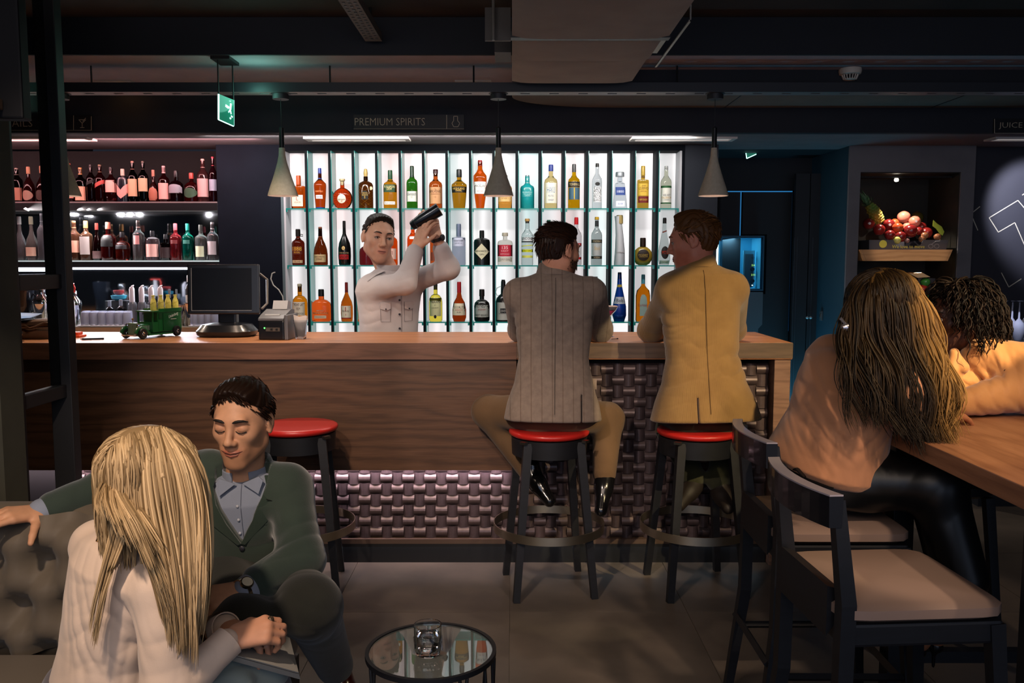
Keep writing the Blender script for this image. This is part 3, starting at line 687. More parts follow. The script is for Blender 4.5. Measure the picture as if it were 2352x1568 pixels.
T1 = [
 (687, 403, 31, 'square', '#c4500e', ('#c8501a', .28, .34), [(.06, .40, .8, CR, [('L', .35, .3, .18, RD), ('LIQUEUR', -.3, .16, .6, '#5a4030')])], 'square orange liqueur bottle with a cream label, first on the top lit shelf', dict(sq=6)),
 (736, 386, 28, 'taper', '#b8430c', ('#1f3f9a', .27, .28), [(.24, .33, .55, WH, [('COGNAC', 0, .5, .8, '#5060a0')]), (.0, .03, .74, '#1f3f9a'), (.40, .44, .62, '#b8430c', [('MARTELL', 0, 1, 1, '#e0a060')])], 'red-orange cognac bottle with a tall blue cap', {}),
 (787, 410, 45, 'disc', '#b5380c', ('#c9b489', .22, .3, 'fan'), [(.17, .48, .42, CR, [('REMY MARTIN', -.2, .14, .8, '#6a3a20'), ('XO', -.55, .16, .2, RD)], 'disc')], 'round fluted orange decanter with a fan stopper', dict(dep=.5, extra=flutes)),
 (841, 387, 33, 'decant', '#5a2c0c', ('#c9a860', .29, .3, 'ball'), [(.22, .44, .45, '#17120d', [('GRAND', .45, .16, .8, GO), ('RESERVE', 0, .16, .9, GO), ('8', -.5, .3, .16, GO)], 'arch')], 'dark decanter with gold diamond lattice and ball stopper', dict(extra=lambda *a: (lattice(*a), tagm(*a)))),
 (897, 391, 30, 'whisky', '#d99a1c', ('#1d4a2a', .24, .34), [(.42, .62, 1, '#1d4022', [('TULLAMORE', .4, .3, .85, '#d8c98a'), ('DEW', -.15, .3, .4, '#d8c98a')]), (.10, .18, .8, WH, [('IRISH WHISKEY', 0, .4, .85, '#7a5a30')])], 'golden whiskey bottle with a dark green band and cap', dict(sq=3.5)),
 (947, 381, 25, 'whisky', '#2f7d1c', ('#12301a', .27, .36), [(.16, .40, .97, '#dfe0cf', [('Glenfiddich', .45, .3, .8, '#1a2a3a'), ('12', -.1, .2, .14, '#7a6a3a')]), (.80, .84, .5, '#8a2020')], 'bright green glass whisky bottle with a pale label', dict(sq=2.6)),
 (1001, 389, 30, 'whisky', '#b8541c', ('#3a1414', .18, .38, 'T'), [(.12, .54, .95, '#c99466', [('THE', .75, .07, .15, '#5a2a18'), ('BALVENIE', .5, .16, .85, '#4a2418'), ('DOUBLEWOOD', .15, .08, .7, '#7a4428'), ('12', -.2, .1, .14, '#7a4428')])], 'amber whisky bottle with a tan label above the raised shaker', {}),
 (1055, 389, 35, 'taper', '#c98a1c', ('#141210', .2, .34), [(.40, .55, .98, '#14120f', [('HIGHLAND', .35, .34, .8, '#d8b050'), ('PARK', -.3, .34, .4, '#d8b050')])], 'golden whisky bottle with a black band and black cap', {}),
 (1103, 368, 30, 'rtaper', '#d8560c', ('#a01818', .12, .34), [(.30, .55, .88, WH, [('THE', .6, .12, .14, '#333333'), ('MACALLAN', .3, .2, .8, '#333333'), ('RUM CASK', -.55, .1, .5, '#8a4040')]), (.70, .78, .3, '#c05020', [], 'diamond')], 'orange whisky bottle narrowing to the foot with a red cap', dict(sq=3)),
 (1160, 402, 32, 'whisky', '#cf8f3a', ('#7a6a50', .16, .36), [(.2, .36, .9, '#d9b070', [('WHISKY', .2, .3, .6, '#8a5a20')])], 'honey coloured bottle mostly hidden behind the middle pendant', {}),
 (1211, 402, 32, 'whisky', '#158a8c', ('#8d9498', .24, .3, 'metal'), [(.34, .52, .7, '#1a8f91', [('BRUICHLADDICH', .5, .2, .95, '#c9e4e0'), ('THE CLASSIC', -.1, .22, .8, '#a9d4d0'), ('LADDIE', -.6, .22, .5, '#a9d4d0')])], 'opaque turquoise bottle with a silver cap', dict(clear=False)),
 (1265, 378, 30, 'whisky', '#ddc98a', ('#2b3f8f', .15, .36), [(.12, .58, .85, '#e4e0cc', [('HAKU', .3, .3, .7, '#5a7aa0'), ('PEATED', -.3, .1, .5, '#506080'), ('WHISKY', -.7, .1, .5, '#506080')])], 'pale yellow whisky bottle with a cream label and blue cap', {}),
 (1318, 377, 27, 'whisky', '#d8a80c', ('#4a4a4a', .18, .34), [(.48, .60, .99, '#1a1a1c', [('TORABHAIG', 0, .5, .85, '#c9b27a')]), (.2, .47, .9, '#3f5f70', [('I', 0, .95, .08, '#d8a80c')])], 'bright yellow whisky bottle with black band and blue label', {}),
 (1371, 375, 22, 'tall', '#dfe3e6', ('#17120f', .08, .36), [(.50, .58, .5, BK, [], 'disc'), (.14, .48, .85, '#eef0f0', [('SAN', .7, .3, .85, BK), ('COSME', .2, .22, .95, BK), ('MEZCAL', -.25, .18, .9, BK), ('BLANCO', -.7, .2, .9, BK)])], 'slim clear mezcal bottle printed with black lettering SAN COSME', {}),
 (1423, 395, 33, 'trap', '#dfe6ec', ('#9aa0a4', .13, .6, 'metal'), [(.36, .58, .66, '#1f3f86', [('1800', -.1, .3, .7, '#dfe6f0')]), (.05, .2, .6, '#e6eaf0', [('SILVER', 0, .3, .6, '#4060a0')])], 'clear faceted tequila bottle with blue 1800 label and silver stopper', dict(sq=5)),
 (1476, 381, 26, 'square', '#c9a23a', ('#c9a63f', .22, .36), [(.30, .58, .88, '#d9b23c', [('JOSE', .6, .16, .4, '#3a1a10'), ('CUERVO', .2, .22, .9, '#3a1a10'), ('ESPECIAL', -.3, .1, .6, '#8a2a18')]), (.13, .28, .9, '#6f1414', [('REPOSADO', 0, .3, .75, '#d9b23c')]), (.72, .76, .3, '#6a4a10')], 'gold tequila bottle with a dark red lower label', dict(sq=3.5)),
 (1529, 381, 25, 'tall', '#dfe0c9', ('#c9ccc9', .1, .34), [(.48, .53, .98, '#1f5a2a'), (.14, .48, .94, '#eceadd', [('VELVET', .0, .14, .7, '#2a2a1a'), ('FALERNUM', -.35, .14, .9, '#c9a040'), ('LIQUEUR', -.65, .08, .5, '#333333')]), (.11, .14, .98, '#1f5a2a')], 'clear bottle with a white and green label, last on the top lit shelf', {}),
]
T2 = [
 (686, 526, 29, 'whisky', '#4f1408', ('#17120f', .2, .38), [(.30, .52, .8, '#5a1a0c', [('1888', .4, .5, .9, '#d8a030'), ('BRUGAL', -.5, .22, .6, '#d8a030')]), (.06, .14, .8, '#c9a880', [('RUM', 0, .5, .5, '#5a3020')])], 'dark red-brown rum bottle marked 1888 with a black stopper', dict(extra=ring_)),
 (737, 521, 32, 'cognac', '#5a2008', ('#8a4a30', .26, .27), [(.08, .28, .85, '#c4a87a', [('REMY MARTIN', .4, .16, .8, '#5a3a20'), ('COGNAC', -.2, .24, .5, '#5a3a20')])], 'dark amber flared cognac bottle with a tan label', {}),
 (792, 507, 29, 'slope', '#0f0d0c', ('#14110f', .28, .24), [(.34, .43, .25, '#d8b878', [('*', 0, .5, .4, '#7a5a30')], 'disc'), (.13, .24, .75, '#b01818', [('VSOP', 0, .6, .8, '#2a0808')]), (.25, .30, .8, '#0f0d0c', [('REMY MARTIN', 0, .7, .9, '#b09060')])], 'black sloping cognac bottle with a red VSOP label and gold seal', dict(clear=False)),
 (843, 545, 34, 'squat', '#5a1418', ('#2a1014', .2, .3), [], 'dark red squat bottle behind the bartender\'s ear', {}),
 (900, 518, 27, 'whisky', '#d8480c', ('#14110f', .16, .34), [(.15, .42, .85, '#d9b0a0', [('RYE', .2, .3, .4, '#8a3020')])], 'orange bottle behind the bartender\'s face', {}),
 (949, 509, 26, 'whisky', '#d8480c', ('#0f5a5a', .18, .36), [(.6, .66, .5, WH)], 'orange bottle with a dark teal cap behind the bartender\'s hands', {}),
 (1001, 510, 26, 'whisky', '#b04a18', ('#231a16', .16, .36), [(.1, .3, .8, '#7a3a28')], 'amber bottle with a dark cap between the bartender\'s forearms', {}),
 (1054, 514, 31, 'square', '#b9c0d4', ('#7a86a0', .3, .36, 'metal'), [(.88, .92, .4, '#b02030'), (.46, .66, .9, '#c0c4d8', [('THE BOTANIST', .3, .18, .85, '#39405a'), ('ISLAY DRY GIN', -.3, .12, .6, '#5a607a')])], 'pale blue-grey gin bottle with square shoulders', {}),
 (1107, 529, 37, 'apoth', '#0f100f', ('#141414', .18, .3), [(.16, .62, .92, '#cfc9a8', [('HENDRICK\'S', .06, .11, .9, '#23231f'), ('GIN', -.35, .1, .3, '#23231f')], 'diamond')], 'black apothecary gin bottle with a cream diamond label', dict(clear=False)),
 (1160, 534, 35, 'apoth', '#c9c6be', ('#b9b09c', .11, .4), [(.27, .62, .96, '#c4213a', [('135', .52, .26, .4, '#f0d8d8'), ('EAST', -.05, .13, .5, '#f0c8c8'), ('HYOGO', -.6, .14, .6, '#f0c8c8')]), (.10, .25, .9, '#d4cfc0', [('DRY GIN', 0, .4, .7, '#8a8474')])], 'clear gin bottle with a wide crimson label', {}),
 (1211, 502, 27, 'tall', '#cfd4d4', ('#b08a50', .1, .42, 'T'), [(.52, .60, .95, '#dfe4e4', [('UNDONE', .3, .7, .95, '#17181a')]), (.49, .515, .97, '#17181a'), (.40, .44, .97, '#d8dc28', [], 'slant'), (.28, .34, .97, '#d8dc28', [('NOT GIN', 0, .4, .6, '#4a4a10')]), (.16, .21, .9, '#e0e060')], 'clear bottle marked UNDONE with yellow stripes and a cork stopper', {}),
 (1260, 505, 24, 'tall', '#a02018', ('#154a38', .12, .38), [(.3, .5, .9, '#a01818')], 'green capped red bottle behind the dark-haired man\'s head', {}),
 (1323, 499, 25, 'tall', '#dde2e6', ('#c01c24', .15, .38), [(.40, .46, .97, '#c01c24', [('VODKA', 0, .6, .7, '#f0e8e8')]), (.22, .38, .8, '#e6e8ea', [('PURE', 0, .3, .5, '#8a9098')]), (.12, .17, .97, '#c01c24')], 'clear vodka bottle with red bands and a red cap', {}),
 (1370, 498, 25, 'tall', '#a9aeae', ('#c9a030', .06, .4), [(.80, .92, .42, '#2a2c2e'), (.46, .53, .98, '#2c2a26', [('STOLICHNAYA', 0, .6, .85, '#c9b890')]), (.2, .45, .85, '#b4b8b6', [('Stoli', .2, .3, .6, '#c9a860')]), (.13, .19, .98, '#2c2a26', [('VODKA', 0, .6, .6, '#c9b890')])], 'clear vodka bottle with a black band and gold top', {}),
 (1422, 494, 25, 'frost', '#c9ccd0', ('#b09a60', .17, .62), [(.24, .27, .8, '#d4d6da', [('DAMSKAYA', 0, .9, .9, '#7a7468')])], 'frosted white leaning vodka bottle with a gold top', dict(clear=False)),
 (1476, 546, 44, 'disc', '#a88a30', ('#2a1810', .32, .3), [(.16, .58, .62, '#2c2018', [('MOZART', 0, .16, .8, '#c9a850'), ('CHOCOLATE', -.3, .09, .7, '#c9a850')], 'disc')], 'round gold flask liqueur bottle with a dark brown seal', dict(clear=False, dep=.5)),
 (1525, 500, 28, 'flute', '#d4dcdc', ('#1a1210', .12, .3), [(.68, .74, .36, '#7a2a18', [], 'slant'), (.13, .40, .62, '#1c1412', [('PITU', 0, .26, .8, '#d83a18')], 'disc'), (.03, .1, .8, '#cfe0cf', [('CACHACA', 0, .5, .6, '#2a6a3a')])], 'clear bottle with a black oval label lettered PITU beside the bearded man\'s nose', {}),
]
T3 = [
 (690, 651, 34, 'squat', '#c9780f', ('#cfc9a8', .22, .32, 'fan'), [(.16, .52, .78, CR, [('MOUNT GAY', .6, .2, .8, '#2a1a10'), ('RUM', 0, .2, .3, '#5a4030'), ('BARBADOS', -.7, .14, .8, '#2a1a10')])], 'golden rum bottle with a cream label behind the printer', {}),
 (739, 664, 44, 'squat', '#d4561c', ('#171717', .22, .3), [(.32, .36, .4, '#d4561c', [('BARCELO', 0, .9, .9, '#f0d0b0')]), (.24, .29, .8, '#d4561c', [('IMPERIAL', 0, .9, 1, '#f0b070')]), (.10, .19, .62, '#e0ceb0', [('RON DOMINICANO', 0, .4, .8, '#7a4a30')])], 'squat wide orange rum bottle lettered IMPERIAL', dict(sq=3, dep=.7)),
 (797, 648, 28, 'slope', '#b85a10', ('#8a1c18', .26, .25), [(.10, .40, .78, CR, [('B', .5, .3, .14, RD), ('Brandy', .1, .2, .7, '#5a2a1a'), ('3', -.5, .14, .1, RD)]), (.07, .10, .8, '#a02a1c')], 'amber brandy bottle with dark red cap left of the bartender', {}),
 (829, 690, 22, 'std', '#c85a18', ('#d8d0c0', .12, .34), [(.1, .5, .9, '#d8b890')], 'orange bottle almost hidden by the bartender\'s side', {}),
 (1001, 647, 31, 'squat', '#ddd24a', ('#2b2a26', .2, .3, 'T'), [(.14, .60, .82, '#e2dfa8', [('MERAN', .55, .12, .85, '#2b3020'), ('XY', .2, .08, .18, '#5a6040'), ('LIQUEUR', -.1, .06, .6, '#5a6040')]), (.08, .17, .2, '#1c1e1c', [], 'disc')], 'pale yellow rounded bottle with a dark seal right of the bartender', {}),
 (1055, 647, 32, 'bulb', '#a83a0e', ('#b01c24', .27, .3), [(.16, .46, .9, '#dcd2b4', [('DOORLY\'S', .35, .22, .85, '#2a1a14'), ('BARBADOS', -.1, .12, .6, '#a02a20'), ('RUM', -.5, .14, .3, '#2a1a14')])], 'amber rum bottle with a bright red neck and parrot label', {}),
 (1107, 664, 36, 'squat', '#15110f', ('#1c1512', .22, .34), [(.14, .62, .94, '#b9bdb4', [('REMEDY', .5, .22, .85, '#22201c'), ('SPICED RUM', -.02, .10, .5, '#a0382c'), ('BEST SERVED', -.75, .12, .8, '#22201c')])], 'black squat rum bottle with a grey REMEDY label', dict(clear=False)),
 (1156, 642, 34, 'jug', '#131113', ('#131313', .17, .26), [(.04, .46, .96, '#c4c4bc', [('KRAKEN', .1, .18, .45, '#16161a'), ('BLACK SPICED', -.25, .08, .6, '#26262a')]), (.2, .32, .4, '#26282c', [('KRAKEN', .0, .4, .85, '#d4d4cc')])], 'black rum bottle with glass finger handle and octopus label', dict(clear=False, extra=hook)),
 (1368, 635, 24, 'tall', '#3a6a58', ('#c9cfcc', .08, .34), [(.75, .84, .42, '#1a4a3a')], 'green bottle just showing beside the tweed jacket shoulder', {}),
 (1422, 625, 32, 'flute', '#1240a4', ('#10204a', .20, .28), [(.70, .75, .36, '#c9b040'), (.36, .50, .8, '#cfd8e0', [('Bols', 0, .5, .6, '#1a2a4a')]), (.08, .14, .7, '#1240a4', [('BLUE', 0, .7, .6, '#4a80d8')])], 'bright blue flared liqueur bottle with a white band', dict(clear=False)),
 (1476, 630, 33, 'flask', '#d87a10', ('#5aaec4', .20, .26), [(.12, .58, .5, '#bcd8cf', [('Gurktaler', 0, .12, 1.5, '#b02a3a')], 'arch')], 'orange flask liqueur bottle with a pale blue cap', dict(dep=.6)),
]
for T, base, G in ((T1, 477.5, G1), (T2, 608.5, G2), (T3, 738.5, G3)):
    for a in T: bottle(a[0], a[1], a[2], base, YB_, a[3], a[4], a[5], a[6], a[7], G, zf=Z({477.5: 478, 608.5: 609, 738.5: 739}[base], BW) + .0004, **a[8])

# ================================================================ left back bar
lxa = -4.49
YLB = BW + .34
t = thing('back_bar_shelf', 'dark wall shelf unit with mirror behind the left bottles', 'shelf', (0, 0, 0))
z1t, z1b = Z(463, BW), Z(479, BW); z2t, z2b = Z(598, BW), Z(614, BW)
MB().box(lxa, xs0 - .001, BW, YLB, z1b, z1t).build('shelf_board', mat('lit_shelf_white', '#8a7f80', .4), t)
MB().box(lxa, xs0 - .001, BW - .004, BW - .0005, z1b - .012, z1t - .008).build('board_edge', black, t)
MB().box(lxa, xs0 - .001, BW, YLB, z2b, z2t - .009).build('shelf_board', black, t)
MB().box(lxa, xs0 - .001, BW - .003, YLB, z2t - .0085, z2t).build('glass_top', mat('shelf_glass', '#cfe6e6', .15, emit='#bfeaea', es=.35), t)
MB().box(lxa, xs0 - .001, YLB + .0005, YLB + .02, z1t, ZS - .001).build('back_panel', mat('shelf_black_back', '#060607', .8), t)
MB().box(lxa, xs0 - .001, YLB + .0005, YLB + .02, z2t, z1b).box(lxa, xs0 - .001, YLB + .0005, YLB + .02, Z(762, BW) - .11, z2b - .012).build('mirror', mat('mirror', '#8a9096', .06, 1), t)
MB().box(lxa, xs0 - .03, BW + .01, BW + .03, z2b - .014, z2b - .0005).build('led_strip', mat('led_white', '#ffffff', .4, emit='#e8ecff', es=7), t)
area('shelf_pink_light', (-2.9, 5.55, ZS - .016), (-2.9, BW + .1, z1t + .05), 2.6, .08, 22, (1, .50, .50))
0 and area('shelf_front_pink', (-2.7, BW - .45, z1t + .18), (-2.7, BW + .1, z1t + .10), 2.2, .05, 2.5, (1, .62, .58))
for px_, w_l in ((178, .075), (200, .05), (224, .06), (60, .3), (400, .02)): area('shelf_mid_light', (X(px_, BW, 490), BW + .012, z1b - .004), (X(px_, BW, 490) + .25, BW + .12, z2t), w_l, .016, 3.2, (1, .88, .88))
area('work_light', (-3.05, BW + .03, z2b - .02), (-3.05, BW - .2, 1.1), 1.9, .03, 26, (.86, .90, 1))
L1 = 'bottles on the upper left shelf'; L2 = 'bottles on the lower left shelf'
U = [
 (22, 410, 12, 'std', '#5a1418', '#d08070', (.0, .5, .9, '#c07a70', 'rect'), 'small bottle with a pink label at the far end of the upper left shelf'),
 (41, 386, 25, 'tall', '#140c0c', '#7a6a60', (.05, .42, .95, '#d89a84', 'rect'), 'dark bottle with a pale pink tag, left of the partition post'),
 (68, 383, 26, 'slope', '#5a1018', '#c08868', (.05, .33, .9, '#d8b09c', 'disc'), 'red-necked bottle with a round cream label left of the post'),
 (98, 381, 26, 'slope', '#4a0c10', '#c08868', (.05, .33, .9, '#3a2a26', 'disc'), 'red-necked bottle with a round dark label nearest the post'),
 (162, 375, 22, 'std', '#4a1014', '#b86a58', (.1, .4, .9, '#d09080', 'rect'), 'bottle with pink label beside the left pendant cone'),
 (187, 385, 25, 'whisky', '#1a0e0c', '#c98a50', (.05, .45, .95, '#e0a88c', 'rect'), 'dark bottle with a broad salmon label right of the cone'),
 (211, 378, 21, 'tall', '#2a0c10', '#1a1214', (.42, .62, .98, '#101014', 'slant'), 'dark square bottle with a slanting black label'),
 (232, 378, 23, 'tall', '#4a0e14', '#8a6a50', (.36, .6, .98, '#b04a44', 'slant'), 'dark square bottle with a slanting red label'),
 (257, 384, 25, 'whisky', '#5a1418', '#1a1214', (.28, .62, .96, '#e0b0a4', 'rect'), 'bottle with a square pale label and dark base'),
 (284, 388, 27, 'apoth', '#0c0e1a', '#c9b4a4', (.1, .58, .96, '#d89c94', 'point'), 'dark bottle with a pointed salmon label and white cap'),
 (307, 370, 22, 'tall', '#0e0c0a', '#b07a6a', (.14, .56, .95, '#c9a484', 'rect'), 'tall dark bottle with a long cream label'),
 (331, 370, 22, 'tall', '#0c1410', '#5a4a40', (.26, .58, .95, '#c4a888', 'rect'), 'tall bottle with a shorter cream label and dark foot'),
 (354, 390, 22, 'bulb', '#6a1a18', '#a06a58', (.05, .45, .9, '#a0604c', 'arch'), 'small round-shouldered red-brown bottle'),
 (378, 381, 24, 'whisky', '#5a1216', '#d0a0a0', (.08, .52, .93, '#d8a49c', 'rect'), 'red bottle with a tall pink label and pale cap'),
 (406, 392, 32, 'squat', '#3a1014', '#141014', (.28, .56, .95, '#8a8a94', 'arch'), 'wide square bottle with a silver arched label'),
 (441, 397, 32, 'squat', '#7a1418', '#b04038', (.14, .48, .95, '#2a4a34', 'disc'), 'squat red bottle with a dark green oval label'),
 (468, 365, 26, 'tall', '#a06060', '#d8a8a0', (.12, .54, .95, '#c49a98', 'rect'), 'tallest clear bottle near the end of the upper left shelf'),
 (491, 360, 18, 'tall', '#5a1c2c', '#d02a40', (.25, .5, .95, '#98a0b4', 'rect'), 'narrow bottle with a silver label at the end of the upper left shelf'),
]
for (px, top, w, sh, gc, cc, lb, ds) in U:
    bottle(px, top, w, 462.5, BW + .07, sh, gc, (cc, .2, .32), [(lb[0], lb[1], lb[2], lb[3], [], lb[4])], ds, L1, clear=(sh != 'apoth'), zf=z1t + .0004)
Lw = [
 (24, 515, 22, 'squat', '#b8888a', '#a02028', None, 'small clear bottle with a red cap seen through the partition'),
 (48, 497, 26, 'bulb', '#c9c0c4', '#b9b9bd', None, 'clear round bottle with a silver cap seen through the partition'),
 (75, 497, 26, 'bulb', '#c9bab4', '#c9c0a8', (.1, .3, .9, '#d8b09a'), 'clear round bottle with a salmon label seen through the partition'),
 (100, 490, 22, 'tall', '#b9b4bc', '#a9a4ac', None, 'tall frosted bottle seen through the partition'),
 (158, 510, 22, 'tall', '#c9c9cc', '#8a8a8e', (.1, .4, .9, '#c9c4c4'), 'clear bottle just right of the partition post on the lower left shelf'),
 (173, 507, 26, 'tall', '#d08a68', '#c99a70', (.2, .5, .95, '#c99a84'), 'peach coloured bottle with gold cap'),
 (200, 507, 28, 'whisky', '#c08868', '#c98a50', (.15, .6, .8, '#a8a4a0'), 'broad bottle with a grey label and copper cap'),
 (225, 512, 22, 'cognac', '#2a0c10', '#6a2a24', (.05, .25, .9, '#5a4444'), 'slim dark wine-red bottle'),
 (251, 510, 34, 'squat', '#7a1c1c', '#c06a5a', (.36, .66, .97, '#1c2224'), 'broad red bottle with a black shoulder label'),
 (283, 533, 32, 'squat', '#8a2c20', '#1c1c20', (.40, .68, .97, '#23262a'), 'broad brown-red bottle with a dark label and no tall neck'),
 (320, 506, 26, 'tall', '#d4d0d2', '#c9a8a4', (.4, .62, .5, '#d49a98'), 'clear bottle with a small pink label'),
 (352, 530, 30, 'apoth', '#c9b4bc', '#23262c', (.12, .55, .95, '#d4a8a0'), 'clear bottle with a wide pale label'),
 (382, 538, 26, 'square', '#1c1012', '#17181c', (.1, .5, .9, '#2a1c1e'), 'dark square bottle between the clear one and the pink one'),
 (405, 513, 25, 'whisky', '#e0404c', '#c4505a', (.45, .55, .6, '#6a2a2c'), 'bright pink-red bottle on the lower left shelf'),
 (433, 513, 25, 'whisky', '#12b498', '#1a8a7a', (.45, .55, .6, '#3a7a70'), 'bright turquoise bottle on the lower left shelf'),
 (463, 516, 27, 'whisky', '#cfd4d0', '#3a3f3c', (.1, .4, .7, '#c9d4b4'), 'clear bottle with pale green label next to the turquoise one'),
 (490, 510, 25, 'tall', '#d0ccd0', '#b9b4b8', (.15, .5, .8, '#bcb8bc'), 'clear frosted bottle at the end of the lower left shelf'),
]
for (px, top, w, sh, gc, cc, lb, ds) in Lw:
    bottle(px, top, w, 595.5, BW + .07, sh, gc, (cc, .18, .34), [lb] if lb else [], ds, L2, zf=z2t + .0004)

# back counter on the left with its gear
BZ = 1.168
t = thing('back_counter', 'steel back counter under the left bottle shelves', 'counter', (0, 0, 0))
MB().box(lxa, xs0 - .002, BW - .42, YLB, BZ - .04, BZ, bev=.004).build('counter_top', steel, t)
MB().box(lxa, xs0 - .002, BW - .38, BW - .001, 0, BZ - .0405).build('cabinet', navy_dark, t)
def gear(px, Y): return at(px, 750, Y).x
def shaker(px, wpx, top, Y, label):
    x = gear(px, Y); t = thing('cocktail_shaker', label, 'shaker', (x, Y, BZ + .0005), group='steel cocktail shakers'); h = Z(top, Y) - BZ; r = wpx / 2 * Y / F_PX
    MB().lathe([(r * .62, 0), (r * .66, .004), (r * .98, h * .55), (r, h * .6)], 24).build('tin', chrome, t, True)
    MB().lathe([(r * 1.03, h * .58), (r * 1.03, h * .62), (r * .95, h * .7), (r * .5, h * .82), (r * .45, h * .84)], 24).build('strainer_top', chrome, t, True)
    MB().lathe([(r * .47, h * .835), (r * .47, h * .97), (r * .4, h), (0, h)], 20).build('cap', chrome, t, True)
shaker(172, 34, 668, BW - .22, 'steel cobbler shaker beside the partition post'); shaker(98, 40, 662, BW - .24, 'steel cobbler shaker seen through the partition above the bag')
t = thing('mixing_glass', 'black ribbed mixing tumbler seen through the partition', 'tumbler', (gear(58, BW - .2), BW - .2, BZ))
MB().lathe([(.045, 0), (.05, .01), (.05, .12), (.062, .2), (.064, .25), (.058, .25), (.05, .13), (.0, .12)], 24).build('glass_body', mat('smoked_glass', '#15171c', .06, coat=.5), t, True)
MB().tube([(.06, 0, .2), (.085, 0, .17), (.08, 0, .1), (.05, 0, .08)], .006, 8).build('handle', mat('smoked_glass', '#15171c', .06, coat=.5), t, True)
# spray bottle
x = gear(152, BW - .34); t = thing('spray_bottle', 'white spray bottle with a red trigger head', 'spray bottle', (x + .02, BW - .34, BZ + .0005))
zz = Z(650, BW - .34) - BZ
MB().lathe([(.035, 0), (.04, .01), (.04, .14), (.03, .19), (.014, .23), (.014, .26)], 20, dep=.7).build('body', mat('white_plastic', '#d8d4d4', .4), t, True)
MB().box(-.035, .04, -.012, .012, .26, zz, bev=.004).tube([(.03, 0, .27), (.045, 0, .24), (.04, 0, .21)], .006, 8).build('trigger_head', mat('red_plastic', '#d0382c', .4), t)
# squeeze dispensers with spouts
for k, (px, ds) in enumerate(((306, 'first white spouted dispenser left of the yellow rolls'), (328, 'second white spouted dispenser'), (350, 'third white spouted dispenser behind the toy van'), (371, 'fourth white spouted dispenser, its base behind the yellow rolls'))):
    Y = BW - .12; x = gear(px, Y); h = Z(655, Y) - BZ; t = thing('dispenser', ds, 'dispenser', (x, Y, BZ + .0005), group='white spouted dispensers')
    MB().lathe([(.026, 0), (.028, .01), (.028, h * .5), (.022, h * .56)], 16).build('container', mat('clear_plastic', '#8a8c94', .2, trans=.7), t, True)
    MB().lathe([(.017, h * .56), (.017, h * .9), (.012, h * .95)], 12).tube([(0, 0, h * .9), (.004, 0, h * .97), (.014, 0, h)], [.012, .008, .003], 8).build('spout', mat('white_plastic2', '#b9b2b6', .5), t, True)
for k, (px, top, w, ds) in enumerate(((254, 690, 18, 'dark jar with a clear neck on the back counter'), (280, 688, 20, 'second dark jar with a star glint on the back counter'), (340, 700, 22, 'dark rounded bottle behind the toy van cab'), (392, 664, 14, 'small black bottle beside the register'), (408, 664, 12, 'small dark bottle nearest the register'))):
    bottle(px, top, w, 757, BW - .16, 'whisky', '#2a2d38' if k < 3 else '#17181c', ('#6a7078', .25, .4), [(.12, .5, .9, '#3a352c' if k == 1 else '#262a33')], ds, 'small bottles on the left back counter', loc=V((gear(px, BW - .16), BW - .16, BZ + .0005)))
bottle(437, 632, 16, 690, BW - .1, 'whisky', '#c9c4c0', ('#d8d4cc', .2, .5), [(.1, .4, .8, '#b0a89c')], 'clear bottle half hidden behind the register edge', 'small bottles on the left back counter', loc=V((gear(437, BW - .1), BW - .1, BZ + .10)))
t = thing('storage_box', 'low dark box supporting the clear bottle by the register', 'box', (gear(437, BW - .1), BW - .1, BZ + .0005)); MB().box(-.07, .07, -.05, .05, 0, .085, bev=.004).build('body', black, t); MB().box(-.072, .072, -.052, .052, .0855, .0985, bev=.003).build('lid', steel, t)
# steel cups
for px, top, ds in ((414, 700, 'polished steel cup behind the toy van'), (437, 696, 'polished steel cup touching the register')):
    Y = BW - .3; t = thing('steel_cup', ds, 'cup', (gear(px, Y), Y, BZ + .0005)); h = Z(top, Y) - BZ
    MB().lathe([(.026, 0), (.03, .006), (.037, h), (.035, h), (.028, .01), (0, .008)], 24).build('cup_wall', chrome, t, True)
    MB().tube([(.037 * math.cos(a), .037 * math.sin(a), h) for a in np.linspace(0, 2 * math.pi, 25)], .002, 5).build('rim', chrome, t)
# teal and red bowls stacked on a dark box
Y = BW - .06; xb_ = gear(276, Y); zb_ = Z(690, Y) - BZ; t = thing('storage_box', 'dark box carrying the teal and red bowls', 'box', (xb_, Y, BZ + .0005)); MB().box(-.07, .07, -.045, .045, 0, zb_ - .004, bev=.004).build('body', black, t); MB().box(-.072, .072, -.047, .047, zb_ - .0035, zb_, bev=.001).build('lid', mat('box_lid', '#20242c', .4), t)
for c, ds, z, r_ in (('#2a7a90', 'teal bowl stacked below the dark red bowl', zb_ + .001, .05), ('#8a2c2c', 'dark red bowl on top of the teal bowl', zb_ + .036, .034)):
    t = thing('bowl', ds, 'bowl', (xb_, Y, BZ + z)); MB().lathe([(r_ * .5, 0), (r_ * .9, .012), (r_, .033), (r_ * .92, .033), (r_ * .8, .014), (0, .008)], 20).build('bowl_wall', mat('bowl', c, .3), t, True); MB().lathe([(r_ * .45, 0), (r_ * .5, .003), (0, .003)], 16).build('foot_ring', mat('bowl', c, .3), t)
